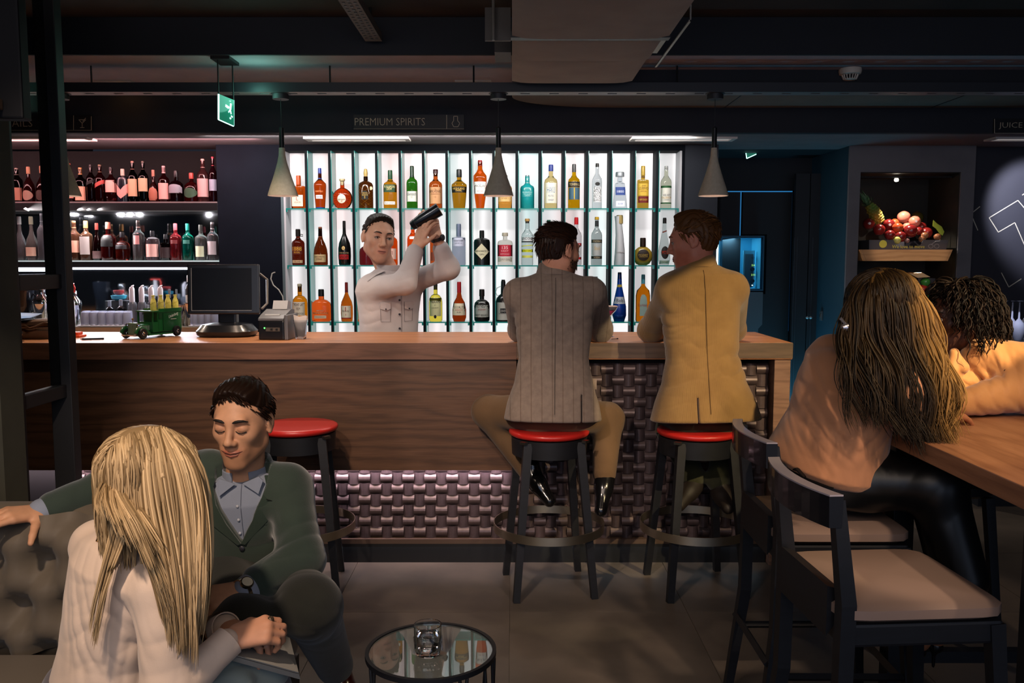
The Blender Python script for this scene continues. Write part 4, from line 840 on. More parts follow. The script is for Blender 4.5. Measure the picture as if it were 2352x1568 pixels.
# glasses upside down on a white mat
glm = mat('thin_glass', '#e8eef8', .03, trans=1, ior=1.08)
for x0_, x1_, nm in ((188, 306, 'white bar mat on the back counter left of the toy van'), (442, 508, 'white bar mat on the back counter below the register screen')):
    Y = BW - .33; a, b = gear(x0_, Y), gear(x1_, Y); t = thing('bar_mat', nm, 'mat', (a, Y, BZ + .0005)); MB().box(0, b - a, -.07, .2, 0, .006, bev=.002).build('mat_body', mat('mat_white', '#cfd4e8', .6), t)
    rb = MB()
    for k in range(int((b - a) / .03)): rb.box(.01 + k * .03, .022 + k * .03, -.06, .19, .006, .009)
    o = rb.build('rib', mat('mat_white', '#cfd4e8', .6), t); o['kind'] = 'stuff'
proto = None; gi = 0
def glass_lbl(px, row): return f'upturned tumbler on the back counter, {["near", "rear"][row]} row, ' + px
words = ['by the shaker', 'second from the shaker', 'third from the shaker', 'in the middle of the mat', 'fifth from the shaker', 'nearest the toy van', 'at the register base', 'second under the register screen', 'third under the register screen', 'fourth under the register screen']
for row in (0, 1):
    for k, px in enumerate((198, 217, 236, 255, 274, 293, 449, 464, 479, 494)):
        Y = BW - .36 + row * .12
        if proto is None:
            proto = thing('tumbler', '', 'glass'); MB().lathe([(.03, 0), (.0305, .001), (.026, .075), (.024, .078), (0, .078), (0, .07), (.0225, .07), (.0285, .001)], 20).build('glass_body', mat('washed_glass', '#c8d0f0', .3, trans=.55, ior=1.2), proto, True); t = proto
            MB().tube([(.03 * math.cos(a), .03 * math.sin(a), .0015) for a in np.linspace(0, 2 * math.pi, 21)], .0016, 5).build('rim', mat('rim_glass', '#cfd8f0', .1, spec=1), proto)
        else:
            t = proto.copy(); S.collection.objects.link(t)
            for ch in proto.children: c = ch.copy(); S.collection.objects.link(c); c.parent = t
        t.location = (gear(px, Y) + .006 * row, Y, BZ + .0105); tag(t, glass_lbl(words[k], row), 'glass', 'upturned tumblers on the back counter')
# ================================================================ right side: niche, passage, service counter
oakl = wood('pale_oak_tray', '#e8b07a', '#dca068', '#c88c58', .5, 0, 1.2)
def tray(z0, z1, label, xa, xb):
    t = thing('wooden_tray', label, 'tray', (0, 0, 0)); sl = .03
    b = MB(); b.prism([(xa, z0), (xb, z0), (xb + sl, z1), (xa - sl, z1)], PY - .02, PY - .002, 'XZ'); b.build('front_board', oakl, t)
    MB().box(xa, xb, PY, 6.33, z0, z0 + .015).build('base_board', oakl, t)
    MB().prism([(xa - .014, z0), (xa - .001, z0), (xa - sl - .001, z1), (xa - sl - .014, z1)], PY - .02, 6.33, 'XZ').build('side_board', oakl, t)
    MB().prism([(xb + .001, z0), (xb + .014, z0), (xb + sl + .014, z1), (xb + sl + .001, z1)], PY - .02, 6.33, 'XZ').build('side_board', oakl, t)
    return t
ta, tb = X(1984, PY, 590), X(2183, PY, 590)
tray(Z(599, PY), Z(573, PY), 'pale oak tray shelf in the upper fruit niche', ta + .01, tb - .04)
def crate(x0, x1, z, h, dep, label, notch=True):
    t = thing('fruit_crate', label, 'crate', (0, 0, 0)); cm = mat('crate_card', '#45454d', .8); s = .03; y0 = PY + .02
    mid = (x0 + x1) / 2; w = (x1 - x0)
    pl = [(x0, z), (x1, z), (x1 + s, z + h), (x0 + w * .72, z + h), (x0 + w * .67, z + h * .62), (x0 + w * .36, z + h * .62), (x0 + w * .32, z + h), (x0 - s * .1, z + h)]
    MB().prism(pl, y0, y0 + .006, 'XZ').build('front_panel', cm, t)
    MB().prism([(x0, z), (x1, z), (x1 + s, z + h), (x0, z + h)], y0 + dep, y0 + dep + .006, 'XZ').build('back_panel', cm, t)
    MB().box(x0, x0 + .006, y0 + .0065, y0 + dep - .0005, z, z + h).build('side_panel', cm, t); MB().prism([(x1 - .006, z), (x1, z), (x1 + s, z + h), (x1 + s - .006, z + h)], y0 + .0065, y0 + dep - .0005, 'XZ').build('side_panel', cm, t)
    MB().box(x0 + .007, x1 - .007, y0 + .0065, y0 + dep - .0005, z, z + .005).build('bottom', cm, t)
    MB().lathe([(.026, 0), (.026, .001), (0, .001)], 20, mtx=rotm((x0 + w * .18, y0 - .0006, Z(560, PY)), R(90))).build('seal', mat('yellow_print', '#c9c24a', .6), t)
    f = lambda x, zz: (mid + .01 + x, y0 - .0015, Z(566, PY) + zz); lettering('We love to move', .22, .022, mat('yellow_print', '#c9c24a', .6), t, f)
    b = MB()
    for cx_, cz_ in ((x1 - .09, Z(565, PY)), (x1 - .05, Z(565, PY))): b.tube([(cx_ + .016 * math.cos(a), y0 - .001, cz_ + .014 * math.sin(a)) for a in np.linspace(0, 6.28, 17)], .0015, 4)
    b.tube([(x1 - .09, y0 - .001, Z(562, PY)), (x1 - .06, y0 - .001, Z(554, PY)), (x1 - .03, y0 - .001, Z(553, PY))], .002, 4)
    b.build('fruit_print', mat('white_print', '#8d8d94', .6), t)
    return t
zt1 = Z(570, PY) - .022
crate(X(2000, PY, 560), X(2172, PY, 560), Z(599, PY) + .016, .125, .24, 'grey cardboard fruit crate with yellow print in the upper niche')
def fruit(px, py, wpx, Y, col, col2, label, sticker=False, grp='red fruits in the upper niche crate', fl=1.0):
    r = wpx / 2 * Y / F_PX; p = at(px, py, Y); t = thing('fruit', label, 'fruit', p, random.uniform(0, 3), grp)
    m = noisy('fruit_skin_' + col[1:], col, col2, .22, 9, coat=.4)
    pr = [(r * math.sin(a) * (1 + .03 * math.cos(3 * a)), -r * fl * math.cos(a) * (1 - .06 * (math.cos(a) > .9))) for a in np.linspace(0.001, math.pi - .001, 12)]
    pr[-1] = (0, r * fl * .93); pr[0] = (0, -r * fl)
    MB().lathe(pr, 20).build('skin', m, t, True)
    MB().lathe([(r * .18, r * fl * .9), (r * .24, r * fl * 1.02), (r * .12, r * fl * 1.0), (0, r * fl * .97)], 10).build('calyx', mat('calyx', '#5a3a20', .7), t, True)
    if sticker:
        s = MB().lathe([(.009, 0), (.009, .0008), (0, .001)], 12, mtx=M.Translation((0, 0, 0)) @ M.Rotation(-t.rotation_euler.z, 4, 'Z') @ M.Translation((-.2 * r, -r * .99, .05 * r)) @ M.Rotation(R(90), 4, 'X')).build('sticker', mat('sticker', '#d9c4c4', .4), t)
    return t
FR = [(1995, 514, 26, 6.06, 'leftmost dark red fruit beside the pineapple', 1), (2019, 528, 27, 5.99, 'dark plum-red fruit below the pineapple', 0), (2041, 517, 28, 6.07, 'dark red fruit with a sticker right of the pineapple', 1),
      (2055, 512, 20, 6.16, 'small bright fruit behind the stickered one', 0), (2062, 524, 25, 6.0, 'glossy orange-red fruit in the middle front', 0), (2076, 499, 29, 6.14, 'large pale pink fruit on top of the heap', 0), (2106, 500, 29, 6.2, 'greenish brown fruit topmost right of the heap', 0),
      (2101, 509, 26, 6.08, 'pink fruit with a white sticker near the top', 1), (2084, 522, 22, 6.1, 'pinkish fruit wedged in the middle of the heap', 0), (2091, 531, 31, 5.98, 'large dark red fruit front and centre', 0), (2116, 522, 24, 6.12, 'dark red fruit at the right shoulder of the heap', 0),
      (2110, 531, 20, 6.03, 'small red fruit right of the large front one', 0), (2044, 540, 24, 5.97, 'red fruit at the crate rim below the sticker', 0), (2068, 544, 26, 5.97, 'dark fruit sitting over the crate notch', 0), (2128, 535, 26, 6.05, 'brown-red fruit by the yellow leaf card', 0)]
for px, py, w, Y, ds, st in FR:
    c = ('#c4584a', '#e0907a') if 'pink' in ds or 'pale' in ds else ('#a83a1c', '#c9582c') if ('orange' in ds or 'bright' in ds) else ('#6a3a1c', '#5a5a24') if 'green' in ds else ('#5a1216', '#8a2420')
    fruit(px, py, w, Y, c[0], c[1], ds, bool(st))
for px, py, ds in ((2124, 541, 'first small brown fig in the crate'), (2118, 549, 'fig with a pale spot at the right of the notch'), (2153, 544, 'brown fig at the far right of the crate')): fruit(px, py, 16, 5.96, '#7a4a30', '#a06a4a', ds, grp='figs in the upper niche crate')
fruit(2060, 552, 18, 5.95, '#a8a84a', '#c9c27a', 'cut green and cream fruit in the crate notch', grp='small fruits in the notch'); fruit(2083, 553, 12, 5.95, '#6a4a4a', '#8a6a6a', 'tiny grey-brown fruit in the crate notch', grp='small fruits in the notch')
# leaf card
t = thing('leaf_card', 'yellow-green leaf shaped card sticking out of the crate', 'card'); Y = 5.99
q = [at(*p, Y) for p in ((2144, 505), (2152, 513), (2163, 520), (2169, 532), (2165, 541), (2158, 536), (2150, 525), (2142, 519))]
MB().add(q + [p + V((.0, .003, 0)) for p in q], [tuple(range(8))[::-1], tuple(range(8, 16))] + [(i, (i + 1) % 8, 8 + (i + 1) % 8, 8 + i) for i in range(8)]).build('card', mat('leaf_green', '#a8b83a', .5), t)
MB().tube([at(2160, 538, Y), at(2158, 560, Y)], .002, 5).build('pick', oakl, t)
# pineapple
Y = 6.08; p = at(2013, 515, Y); t = thing('pineapple', 'upright pineapple with green crown in the upper niche', 'pineapple', (0, 0, 0)); ax = (at(1999, 470, Y) - at(2027, 512, Y)).normalized()
c0 = at(2023, 511, Y); Lp = .15; rp = .046
pm_ = noisy('pineapple_skin', '#b88a2c', '#6a8a3a', .6, 14); X_ = V((1, 0, 0)) - ax * ax.x; X_.normalize(); Y_ = ax.cross(X_)
b = MB(); b.tube([c0 + ax * (Lp * u) for u in np.linspace(0, 1, 9)], [rp * .88 * (math.sin(math.pi * (.12 + .76 * u)) ** .5) for u in np.linspace(0, 1, 9)], 16); b.build('core_body', pm_, t, True)
for j in range(9):
    for i in range(10):
        a = 2 * math.pi * (i + .5 * (j % 2)) / 10; u = (j + .5) / 9; rr = rp * .9 * (math.sin(math.pi * (.12 + .76 * u)) ** .5); n_ = X_ * math.cos(a) + Y_ * math.sin(a)
        if n_.y > .3: continue
        pc = c0 + ax * (Lp * u) + n_ * rr; tt = ax.cross(n_); s = .0105 * (rr / rp + .25)
        MB().add([pc + ax * s, pc + tt * s * 1.2, pc - ax * s, pc - tt * s * 1.2, pc + n_ * .006], [(0, 1, 4), (1, 2, 4), (2, 3, 4), (3, 0, 4)]).build('scale', pm_, t)
lm = noisy('pineapple_leaf', '#3a6a4a', '#7aa06a', .5, 10)
for k in range(22):
    a = k * 2.4; d = k / 22; n_ = X_ * math.cos(a) + Y_ * math.sin(a); base = c0 + ax * (Lp * (.97 + .05 * d)); ln = .05 + .07 * d; w = .011
    tip = base + ax * ln * (.6 + .6 * d) + n_ * .045 * (1.2 - d); mid_ = (base + tip) / 2 + n_ * .01; s_ = ax.cross(n_) * w
    MB().add([base - s_, base + s_, mid_ + s_ * .8, mid_ - s_ * .8, tip, mid_ + n_ * .002], [(0, 1, 5), (1, 2, 5), (3, 0, 5), (2, 4, 5), (4, 3, 5)]).build('leaf', lm, t)
# niche lamp bar
t = thing('niche_light', 'small lamp rail with a glinting bulb at the top of the fruit niche', 'light'); zz = Z(411, 6.0)
MB().box(nx0 + .01, nx1 - .01, 6.0, 6.02, Z(408, 6.0), Z(406, 6.0) + .004).build('rail', black, t)
pl_ = at(2059, 413, 6.0); MB().lathe([(0, -.012), (.012, -.01), (.014, 0), (.012, .01)], 12, pl_).build('bulb', mat('bulb_glow', '#fff0d8', .4, emit='#fff0d8', es=14), t, True)
spot('niche_spot', (pl_.x, 6.0, pl_.z - .02), at(2075, 540, 6.02), 22, (1, .84, .68), 78, .5, .01)
# lower niche: crate with card rim, fruit
t2 = thing('fruit_crate', 'lower crate with a tan card flap, seen between the two women', 'crate'); Y = PY + .05
a, b_ = V((nx0 + .02, Y, 0)), V((nx1 - .02, Y, 0)); cz_ = Z(690, Y)
MB().box(a.x, b_.x, Y, Y + .005, Z(745, Y), cz_ - .05).build('front_panel', mat('crate_card', '#45454d', .8), t2)
MB().box(a.x, b_.x, Y + .2, Y + .205, Z(745, Y), Z(640, Y)).build('back_panel', mat('crate_card', '#45454d', .8), t2)
MB().box(a.x, b_.x, Y + .006, Y + .199, Z(745, Y), Z(745, Y) + .006).build('bottom', mat('crate_card', '#45454d', .8), t2)
MB().prism([(at(2090, 626, Y).x, Z(628, Y)), (at(2120, 626, Y).x, Z(626, Y)), (at(2139, 633, Y).x, Z(636, Y)), (at(2110, 633, Y).x, Z(638, Y))], Y + .01, Y + .19, 'XZ').build('flap', mat('tan_card', '#c9a880', .7), t2)
for px, py, w, c, c2, ds in ((2125, 648, 22, '#3a8a3a', '#5aa84a', 'green fruit in the lower niche'), (2120, 664, 22, '#c41c24', '#e04a3a', 'red fruit below the green one in the lower niche'), (2107, 677, 22, '#d87a3a', '#e0a04a', 'orange fruit lowest in the gap between the women'), (2128, 684, 20, '#3a7a3a', '#4a9a3a', 'second green fruit low in the lower niche'), (2109, 693, 18, '#b02a24', '#c94a3a', 'small red fruit low in the lower niche')):
    fruit(px, py, w, 6.02, c, c2, ds, grp='fruits in the lower niche')
spot('niche_spot_low', (at(2110, 620, 5.97).x, 5.97, Z(618, 5.97)), at(2115, 680, 6.02), 5, (1, .9, .75), 90, .5, .01)

# --- passage: dark double door, lit control room window
YD = 6.6
dm = noisy('dark_door_panel', '#16191f', '#1b1e24', .6, 4)
t = struct('door_1', MB().box(X(1652, YD), X(1700, YD), YD, YD + .04, 0, Z(440, YD)).box(X(1703, YD), X(1760, YD) , YD, YD + .04, Z(538, YD), Z(440, YD)).box(X(1760, YD), X(1815, YD), YD, YD + .04, 0, Z(440, YD)).box(X(1703, YD), X(1760, YD), YD, YD + .04, 0, Z(672, YD) - .01), dm, 'dark double door')
eb = mat('blue_lit_edge', '#2a6a9a', .4, emit='#2f86c8', es=.55)
MB().box(X(1668, YD), X(1815, YD), YD - .006, YD - .001, Z(441, YD), Z(438.5, YD)).build('frame', eb, t)
MB().box(X(1697, YD), X(1699, YD), YD - .006, YD - .001, Z(545, YD), Z(441, YD)).build('frame', eb, t); MB().box(X(1814, YD), X(1816, YD), YD - .006, YD - .001, Z(760, YD), Z(441, YD)).build('frame', mat('blue_edge_dim', '#1c3f5a', .4), t)
struct('wall_over_door', MB().box(X(1645, YD) , X(1860, YD), YD + .0, YD + .04, Z(437, YD), ZS), navy_dark)
t = thing('oven_cabinet', 'blue-lit glass-fronted oven with control panel behind the man in mustard', 'oven', (0, 0, 0)); Y = YD - .08
x0, x1, z0, z1 = X(1640, Y), X(1750, Y), Z(664, Y), Z(545, Y)
cy = mat('oven_blue_metal', '#5ab4d0', .4); 
MB().box(x0, x1, Y - .02, Y, z1, z1 + .012).box(x0, x1, Y - .02, Y, z0 - .012, z0).box(x1 + .0005, x1 + .01, Y - .02, Y, z0 - .012, z1 + .012).build('door_frame', mat('oven_frame', '#1a5068', .4), t)
MB().box(x0, x1, Y + .25, Y + .27, z0, z1).box(x0, x1, Y + .001, Y + .25, z1 - .004, z1).box(x1 - .01, x1, Y + .001, Y + .25, z0, z1 - .005).box(x0, x1, Y + .001, Y + .25, z0, z0 + .004).build('cavity', cy, t)
MB().box(X(1716, Y), X(1742, Y), Y + .1, Y + .12, z0 + .02, Z(575, Y)).build('inner_cabinet', mat('oven_steel', '#7ab8c8', .35, .3), t)
MB().box(X(1719, Y), X(1738, Y), Y + .09, Y + .099, z0 + .012, Z(583, Y)).build('control_panel', mat('control_panel', '#3c4c58', .5), t)
kb = mat('knob_dark', '#141c28', .4); gn = mat('green_digits', '#b8e060', .5, emit='#c8f070', es=1.1)
for py in (618, 645): MB().lathe([(.015, 0), (.013, .018), (0, .018)], 16, mtx=rotm(at(1728, py, Y + .089), R(90))).build('knob', kb, t, True)
for py, s_ in ((609, '54'), (631, '210')): c = at(1730, py, Y + .087); lettering(s_, .032 if len(s_) > 2 else .024, .014, gn, t, lambda x, z: (c.x + x, c.y, c.z + z))
c = at(1728, 655, Y + .087); MB().ell(c, (.006, .003, .004), 8, 5).build('pilot_lamp', mat('pilot', '#f0fff0', .4, emit='#f0fff0', es=2), t)
c = at(1729, 592, Y + .087); fb = MB()
for k in range(6): fb.tube([c, c + V((.014 * math.cos(k * 1.047), 0, .014 * math.sin(k * 1.047)))], .0018, 5)
fb.build('fan_symbol', kb, t)
MB().box(X(1646, Y), X(1651, Y), Y + .02, Y + .05, z0 + .01, z1 - .01).build('lamp_tube', mat('tube_glow', '#ffffff', .4, emit='#e0f8ff', es=3.5), t)
MB().box(X(1655, Y), X(1661, Y), Y + .03, Y + .06, z0, z1 - .01).build('rack_post', mat('rack', '#2a5a70', .4), t)
MB().box(x0, x1, Y - .01, Y - .006, z0, z1).build('glass_door', mat('oven_glass', '#d8f0ff', .02, trans=1, ior=1.02), t)
area('oven_light', ((x0 + x1) / 2 - .05, Y + .12, z1 - .01), ((x0 + x1) / 2, Y + .12, z0), .25, .1, 2.6, (.45, .86, 1))
st_ = mat('worn_steel', '#5c666c', .45, .7)
t = thing('steel_splash_plate', 'worn steel plate below the blue-lit oven', 'plate', (0, 0, 0)); MB().prism([(X(1688, YD), Z(762, YD) - .2), (X(1742, YD), Z(762, YD) - .2), (X(1742, YD), Z(754, YD)), (X(1751, YD), Z(744, YD)), (X(1751, YD), Z(670, YD)), (X(1688, YD), Z(670, YD))], YD - .04, YD - .03, 'XZ').build('plate', st_, t); MB().box(X(1700, YD), X(1740, YD), YD - .029, YD - .001, Z(762, YD) - .1, Z(690, YD)).build('bracket', black, t)
t = thing('strip_lamp', 'white glowing lamp low beside the steel plate', 'lamp', (0, 0, 0)); MB().box(X(1560, YD), X(1687, YD), YD - .07, YD - .05, Z(762, YD), Z(715, YD)).build('diffuser', mat('low_lamp', '#ffffff', .5, emit='#fff0f0', es=1.3), t); MB().box(X(1560, YD), X(1687, YD), YD - .049, YD - .001, Z(762, YD), Z(715, YD)).build('housing', black, t)
# tall dark cabinet doors with handles right of the oven
t = struct('door_2', MB().box(X(1818, 6.45), X(1850, 6.45), 6.40, 6.44, 0, Z(400, 6.45)).box(X(1852, 6.45), X(1884, 6.45), 6.40, 6.44, 0, Z(400, 6.45)), dm)
for px in (1823, 1829, 1865): MB().box(X(px, 6.4), X(px, 6.4) + .003, 6.394, 6.3995, 0.3, Z(545, 6.4)).build('trim', mat('edge_grey', '#3c4048', .4), t)
for px in (1854, 1862): MB().ell(at(px, 729, 6.38), (.011, .011, .011), 10, 7).build('door_handle', mat('knob_white', '#aab0b4', .3), t, True)
wa, wb = V((px0 - .001, PY + .02, 0)), V((X(1885, 6.35), 6.35, 0)); wd_ = (wb - wa).normalized(); wn_ = V((-wd_.y, wd_.x, 0)); wn_ = wn_ if wn_.x < 0 else -wn_; wq = wa + (wb - wa) * .86
t = thing('switch_plate', 'small grey switch on the teal wall', 'switch', (wq.x, wq.y, at(1890, 725, wq.y).z), math.atan2(wd_.y, wd_.x)); sg_ = 1 if (M.Rotation(math.atan2(wd_.y, wd_.x), 3, 'Z') @ V((0, 1, 0))).dot(wn_) > 0 else -1
MB().box(-.02, .02, 0 if sg_ > 0 else -.012, .012 if sg_ > 0 else 0, -.035, .035, bev=.003).build('plate', mat('switch_grey', '#4a545a', .4), t); MB().box(-.007, .007, .0125 * sg_ - .003, .0125 * sg_ + .003, -.012, .012).build('rocker', steel, t)
area('passage_teal_light', (X(1800, 6.5), 6.2, .35), (X(1900, 6.2), 6.4, 1.5), .5, .3, 7, (.12, .62, .9))

# --- service counter at the far right with stacked glasses
GX0 = X(2236, 5.5, 780)
t = thing('service_counter', 'dark counter below the chalk wall', 'counter', (0, 0, 0)); zc = Z(784, 5.5)
MB().box(GX0 + .05, 5.1, 5.45, PY + .075, zc - .05, zc, bev=.004).build('counter_top', black, t); MB().box(GX0 + .08, 5.1, 5.5, PY + .07, 0, zc - .051).build('cabinet', navy_dark, t)
gk = [(2306, 'stemmed glass nearest the curly hair'), (2322, 'second upturned stemmed glass from the curly hair'), (2338, 'third upturned stemmed glass by the chalk wall'), (2352, 'fourth upturned stemmed glass, cut by the frame edge')]
for k, (px, ds) in enumerate(gk):
    Y = 5.6 + .05 * (k % 2); t = thing('wine_glass', ds, 'glass', (X(px, Y, 780), Y, zc), 0, 'stemmed glasses on the service counter'); h = Z(690, Y) - zc
    MB().lathe([(.030, 0), (.036, .03), (.037, .07), (.028, .11), (.006, .14), (.004, h - .012)], 20).build('bowl', mat('washed_glass', '#c8d0f0', .3, trans=.55, ior=1.2), t, True)
    MB().lathe([(.004, h - .012), (.03, h - .003), (.03, h), (0, h)], 20).build('foot', glm, t, True)
spot('chalk_wall_spot', (X(2352, 5.3, 300) + .16, 5.35, ZS - .03), (X(2380, PY, 540), PY + .05, Z(470, PY)), 75, (.86, .86, 1), 52, .6, .03)
spot('glass_spot', (X(2340, 5.3, 300), 5.3, ZS - .02), (X(2335, 5.6, 740), 5.62, zc + .1), 130, (.9, .9, 1), 22, .4, .02)

# ================================================================ things on the bar counter
CT = CZ + .0006
# toy van
P0 = atz(328, 779, CZ); al = R(64); U_ = V((math.cos(al), math.sin(al), 0)); W_ = V((-math.sin(al), math.cos(al), 0))
t = thing('toy_van', 'dark green vintage toy delivery van on the bar', 'toy van', (P0.x, P0.y, CT)); mt = M(((U_.x * .87, W_.x * 1.2, 0, 0), (U_.y * .87, W_.y * 1.2, 0, 0), (0, 0, 1, 0), (0, 0, 0, 1)))
gr = mat('green_enamel', '#0f4a22', .3, coat=.5)
def vb(name, m, f, smooth=False): b = MB(); f(b); o = b.build(name, m, t, smooth); o.matrix_local = mt; return o
Lw_, T_ = .265, .105
vb('body_shell', gr, lambda b: b.box(.13, .315, .006, .1, .03, .135, bev=.003).box(.125, .318, .003, .004, .135, .138))
vb('cab', gr, lambda b: b.box(.085, .13, .004, .012, .03, .085).box(.085, .13, .093, .101, .03, .085).box(.085, .09, .012, .093, .03, .085).box(.085, .092, .004, .012, .085, .138).box(.085, .092, .093, .101, .085, .138).box(.122, .13, .004, .012, .085, .138).box(.078, .135, .0, .105, .138, .145, bev=.002).box(.124, .129, .012, .093, .085, .138))
vb('open_bed_rim', gr, lambda b: b.box(.135, .318, .004, .008, .135, .155).box(.135, .318, .098, .102, .135, .155).box(.314, .318, .008, .098, .135, .155))
vb('bonnet', gr, lambda b: b.box(.0, .088, .026, .08, .03, .075, bev=.008))
vb('radiator', mat('radiator_silver', '#8aa08a', .35, .7), lambda b: [b.box(-.012, .0, .026, .08, .022, .085, bev=.003)] + [b.box(-.014, -.012, .03 + .0065 * k, .033 + .0065 * k, .027, .08) for k in range(8)])
vb('louvre', mat('louvre_silver', '#9aa8a0', .35, .5), lambda b: [b.box(.02 + .008 * k, .0235 + .008 * k, .0245, .0262, .042, .068) for k in range(9)])['kind'] = 'stuff'
for s in (0, 1): vb('fender', gr, lambda b: b.tube([V((-.04, .008 + .09 * s, .03)), V((-.03, .008 + .09 * s, .05)), V((0, .008 + .09 * s, .058)), V((.03, .008 + .09 * s, .045)), V((.06, .008 + .09 * s, .022))], .013, 8, flat=.45, up=(0, 1, 0)), True)
vb('running_board', gr, lambda b: b.box(.045, .235, -.004, .012, .016, .024, bev=.002).box(.045, .235, .093, .109, .016, .024, bev=.002).box(-.01, .31, .03, .076, .02, .03))
for a, bb in ((0, -.006), (0, .096), (Lw_, -.006), (Lw_, .096)):
    w_ = vb('wheel', mat('toy_tyre', '#0c0c0e', .6), lambda b: b.lathe([(.016, -.008), (.026, -.009), (.029, -.004), (.029, .004), (.026, .009), (.016, .008)], 20, mtx=M.Translation((a, bb + .006, .029)) @ M.Rotation(R(90), 4, 'X')), True)
    h_ = MB(); h_.lathe([(0, .005), (.008, .007), (.016, .003), (.017, -.004), (0, -.004)], 14, mtx=M.Translation((a, bb + .004, .029)) @ M.Rotation(R(90), 4, 'X')); o = h_.build('hub', chrome, w_, True)
vb('headlamp', chrome, lambda b: b.ell((-.008, .018, .072), (.009, .009, .009), 10, 7).ell((-.008, .088, .072), (.009, .009, .009), 10, 7).tube([(-.008, .018, .072), (-.008, .088, .072)], .002, 5))['kind'] = 'stuff'
vb('radiator_cap', mat('brass', '#8a6a3a', .3, .8), lambda b: b.tube([(-.006, .053, .085), (-.006, .053, .1)], .002, 5).ell((-.006, .053, .104), (.006, .006, .006), 8, 6))
vb('bumper', chrome, lambda b: b.tube([(-.032, .0, .02), (-.04, .02, .02), (-.04, .085, .02), (-.032, .105, .02)], .004, 6))
vb('door_line', mat('door_dark', '#093016', .4), lambda b: b.box(.128, .129, .003, .006, .035, .13).box(.165, .166, .003, .006, .035, .13).box(.135, .158, .0035, .0055, .1, .128))
o = vb('side_lettering', mat('white_enamel', '#dfe6dc', .5), lambda b: lettering('Underberg', .075, .022, None, None, lambda x, z: (.245 + x, .002, .115 + z + .25 * x), mb=b)); vb('side_lettering', mat('white_enamel', '#dfe6dc', .5), lambda b: b.box(.225, .268, .002, .004, .0945, .0965))
yl = noisy('yellow_paper', '#c9bc4a', '#ddd070', .7, 60, bstr=.6)
wd = ['foremost', 'second', 'third', 'fourth', 'fifth', 'rearmost']
for k in range(6):
    q = P0 + U_ * (.135 + .025 * k) + W_ * (.035 if k % 2 else .065); r_ = thing('paper_wrapped_bottle', f'yellow paper wrapped bottle, {wd[k]} in the toy van', 'wrapped bottle', (q.x, q.y, CT + .1355), 0, 'yellow wrapped bottles in the toy van')
    MB().lathe([(.015, 0), (.016, .004), (.0155, .05), (.013, .062), (.0075, .075), (.0075, .083), (.011, .09), (.004, .091), (0, .086)], 12).build('paper_wrap', yl, r_, True)
    f_ = MB(); f_.tube([(.0162 * math.cos(a), .0162 * math.sin(a), .01 + .008 * a) for a in np.linspace(0, 6, 14)], .0012, 4); f_.build('fold', yl, r_)
# register
t = thing('cash_register_screen', 'black touchscreen till on a rounded stand', 'till', (X(522, 4.78, 760), 4.78, CT)); bl = mat('till_plastic', '#101217', .3, coat=.2)
w, z0, z1 = (X(603, 4.72) - X(440, 4.72)), Z(722, 4.72) - CZ, Z(606, 4.72) - CZ; rx = rotm((0, -.06, 0), R(-4), 0, R(4))
MB().box(-w / 2, w / 2, 0, .03, z0, z1, bev=.008, mtx=rx).build('bezel', bl, t)
MB().box(-w / 2 + .025, w / 2 - .04, -.002, .001, z0 + .022, z1 - .022, mtx=rx).build('screen', mat('dark_screen', '#080b12', .35, spec=.25), t)
b = MB()
for a in ((-w / 2 + .022, -w / 2 + .025, z0 + .019, z1 - .022), (-w / 2 + .022, w / 2 - .04, z0 + .019, z0 + .022)): b.box(a[0], a[1], -.004, -.0005, a[2], a[3], mtx=rx)
b.build('screen_edge', mat('screen_rim', '#8c8c8c', .3), t)
MB().tube([(w / 2 - .005, .04, z1 - .05), (w / 2 + .03, .06, z1 - .08), (w / 2 + .03, .06, z0 + .06), (w / 2 + .005, .04, z0 + .03)], .011, 8, mtx=rx, flat=.6).build('card_reader', mat('reader_grey', '#6d6a66', .35), t, True)
MB().box(-.05, .05, .0, .06, .06, z0 + .08, bev=.01).build('neck', bl, t)
MB().lathe([(.14, 0), (.155, .01), (.16, .03), (.13, .065), (.07, .075), (0, .076)], 32, sq=3, dep=.75).build('base', bl, t, True)
t = thing('cable', 'grey cable curving up behind the till', 'cable'); MB().tube([at(x, y, 4.98) for x, y in ((632, 625), (625, 628), (622, 640), (628, 655), (640, 665), (649, 680), (652, 700), (650, 730), (650, 755))] + [V((at(650, 755, 4.98).x, 4.98, CZ + .004)), V((at(640, 755, 4.98).x, 4.9, CZ + .004))], .0035, 8).build('cable_core', mat('cable_grey', '#7c8084', .5), t, True)
# receipt printer
t = thing('receipt_printer', 'grey and black receipt printer with a green lamp', 'printer', (X(640, 4.6, 770), 4.62, CT), R(-4))
MB().box(-.085, .05, -.08, .1, 0, .10, bev=.006).build('front_housing', bl, t)
gy = mat('printer_grey', '#6c6c70', .35, .3)
MB().prism([(-.08, .101), (.1, .101), (.1, .15), (.05, .155), (-.04, .13), (-.08, .112)], -.085, .05, 'YZ').build('lid', gy, t)
MB().box(.0505, .07, -.075, .095, 0, .13, bev=.004).build('side_panel', gy, t)
MB().prism([(.04, .155), (.1, .151), (.11, .19), (.06, .2)], -.05, .03, 'YZ').build('paper_flap', mat('printer_pale', '#a8a8ac', .3), t)
MB().box(-.06, .02, -.05, -.035, .126, .132, mtx=rotm((0, 0, 0), 0)).build('paper_slot', mat('paper', '#c9c9c9', .6), t)
MB().box(-.045, .03, -.083, -.0805, .045, .065).build('button_plate', mat('button_plate', '#4a443e', .5), t)
for k in (0, 1): MB().box(-.02 + .028 * k, -.008 + .028 * k, -.086, -.083, .05, .06).build('button', black, t)
MB().ell((-.052, -.082, .062), (.004, .003, .004), 8, 6).build('status_lamp', mat('green_led', '#60ff60', .4, emit='#40ff50', es=6), t)
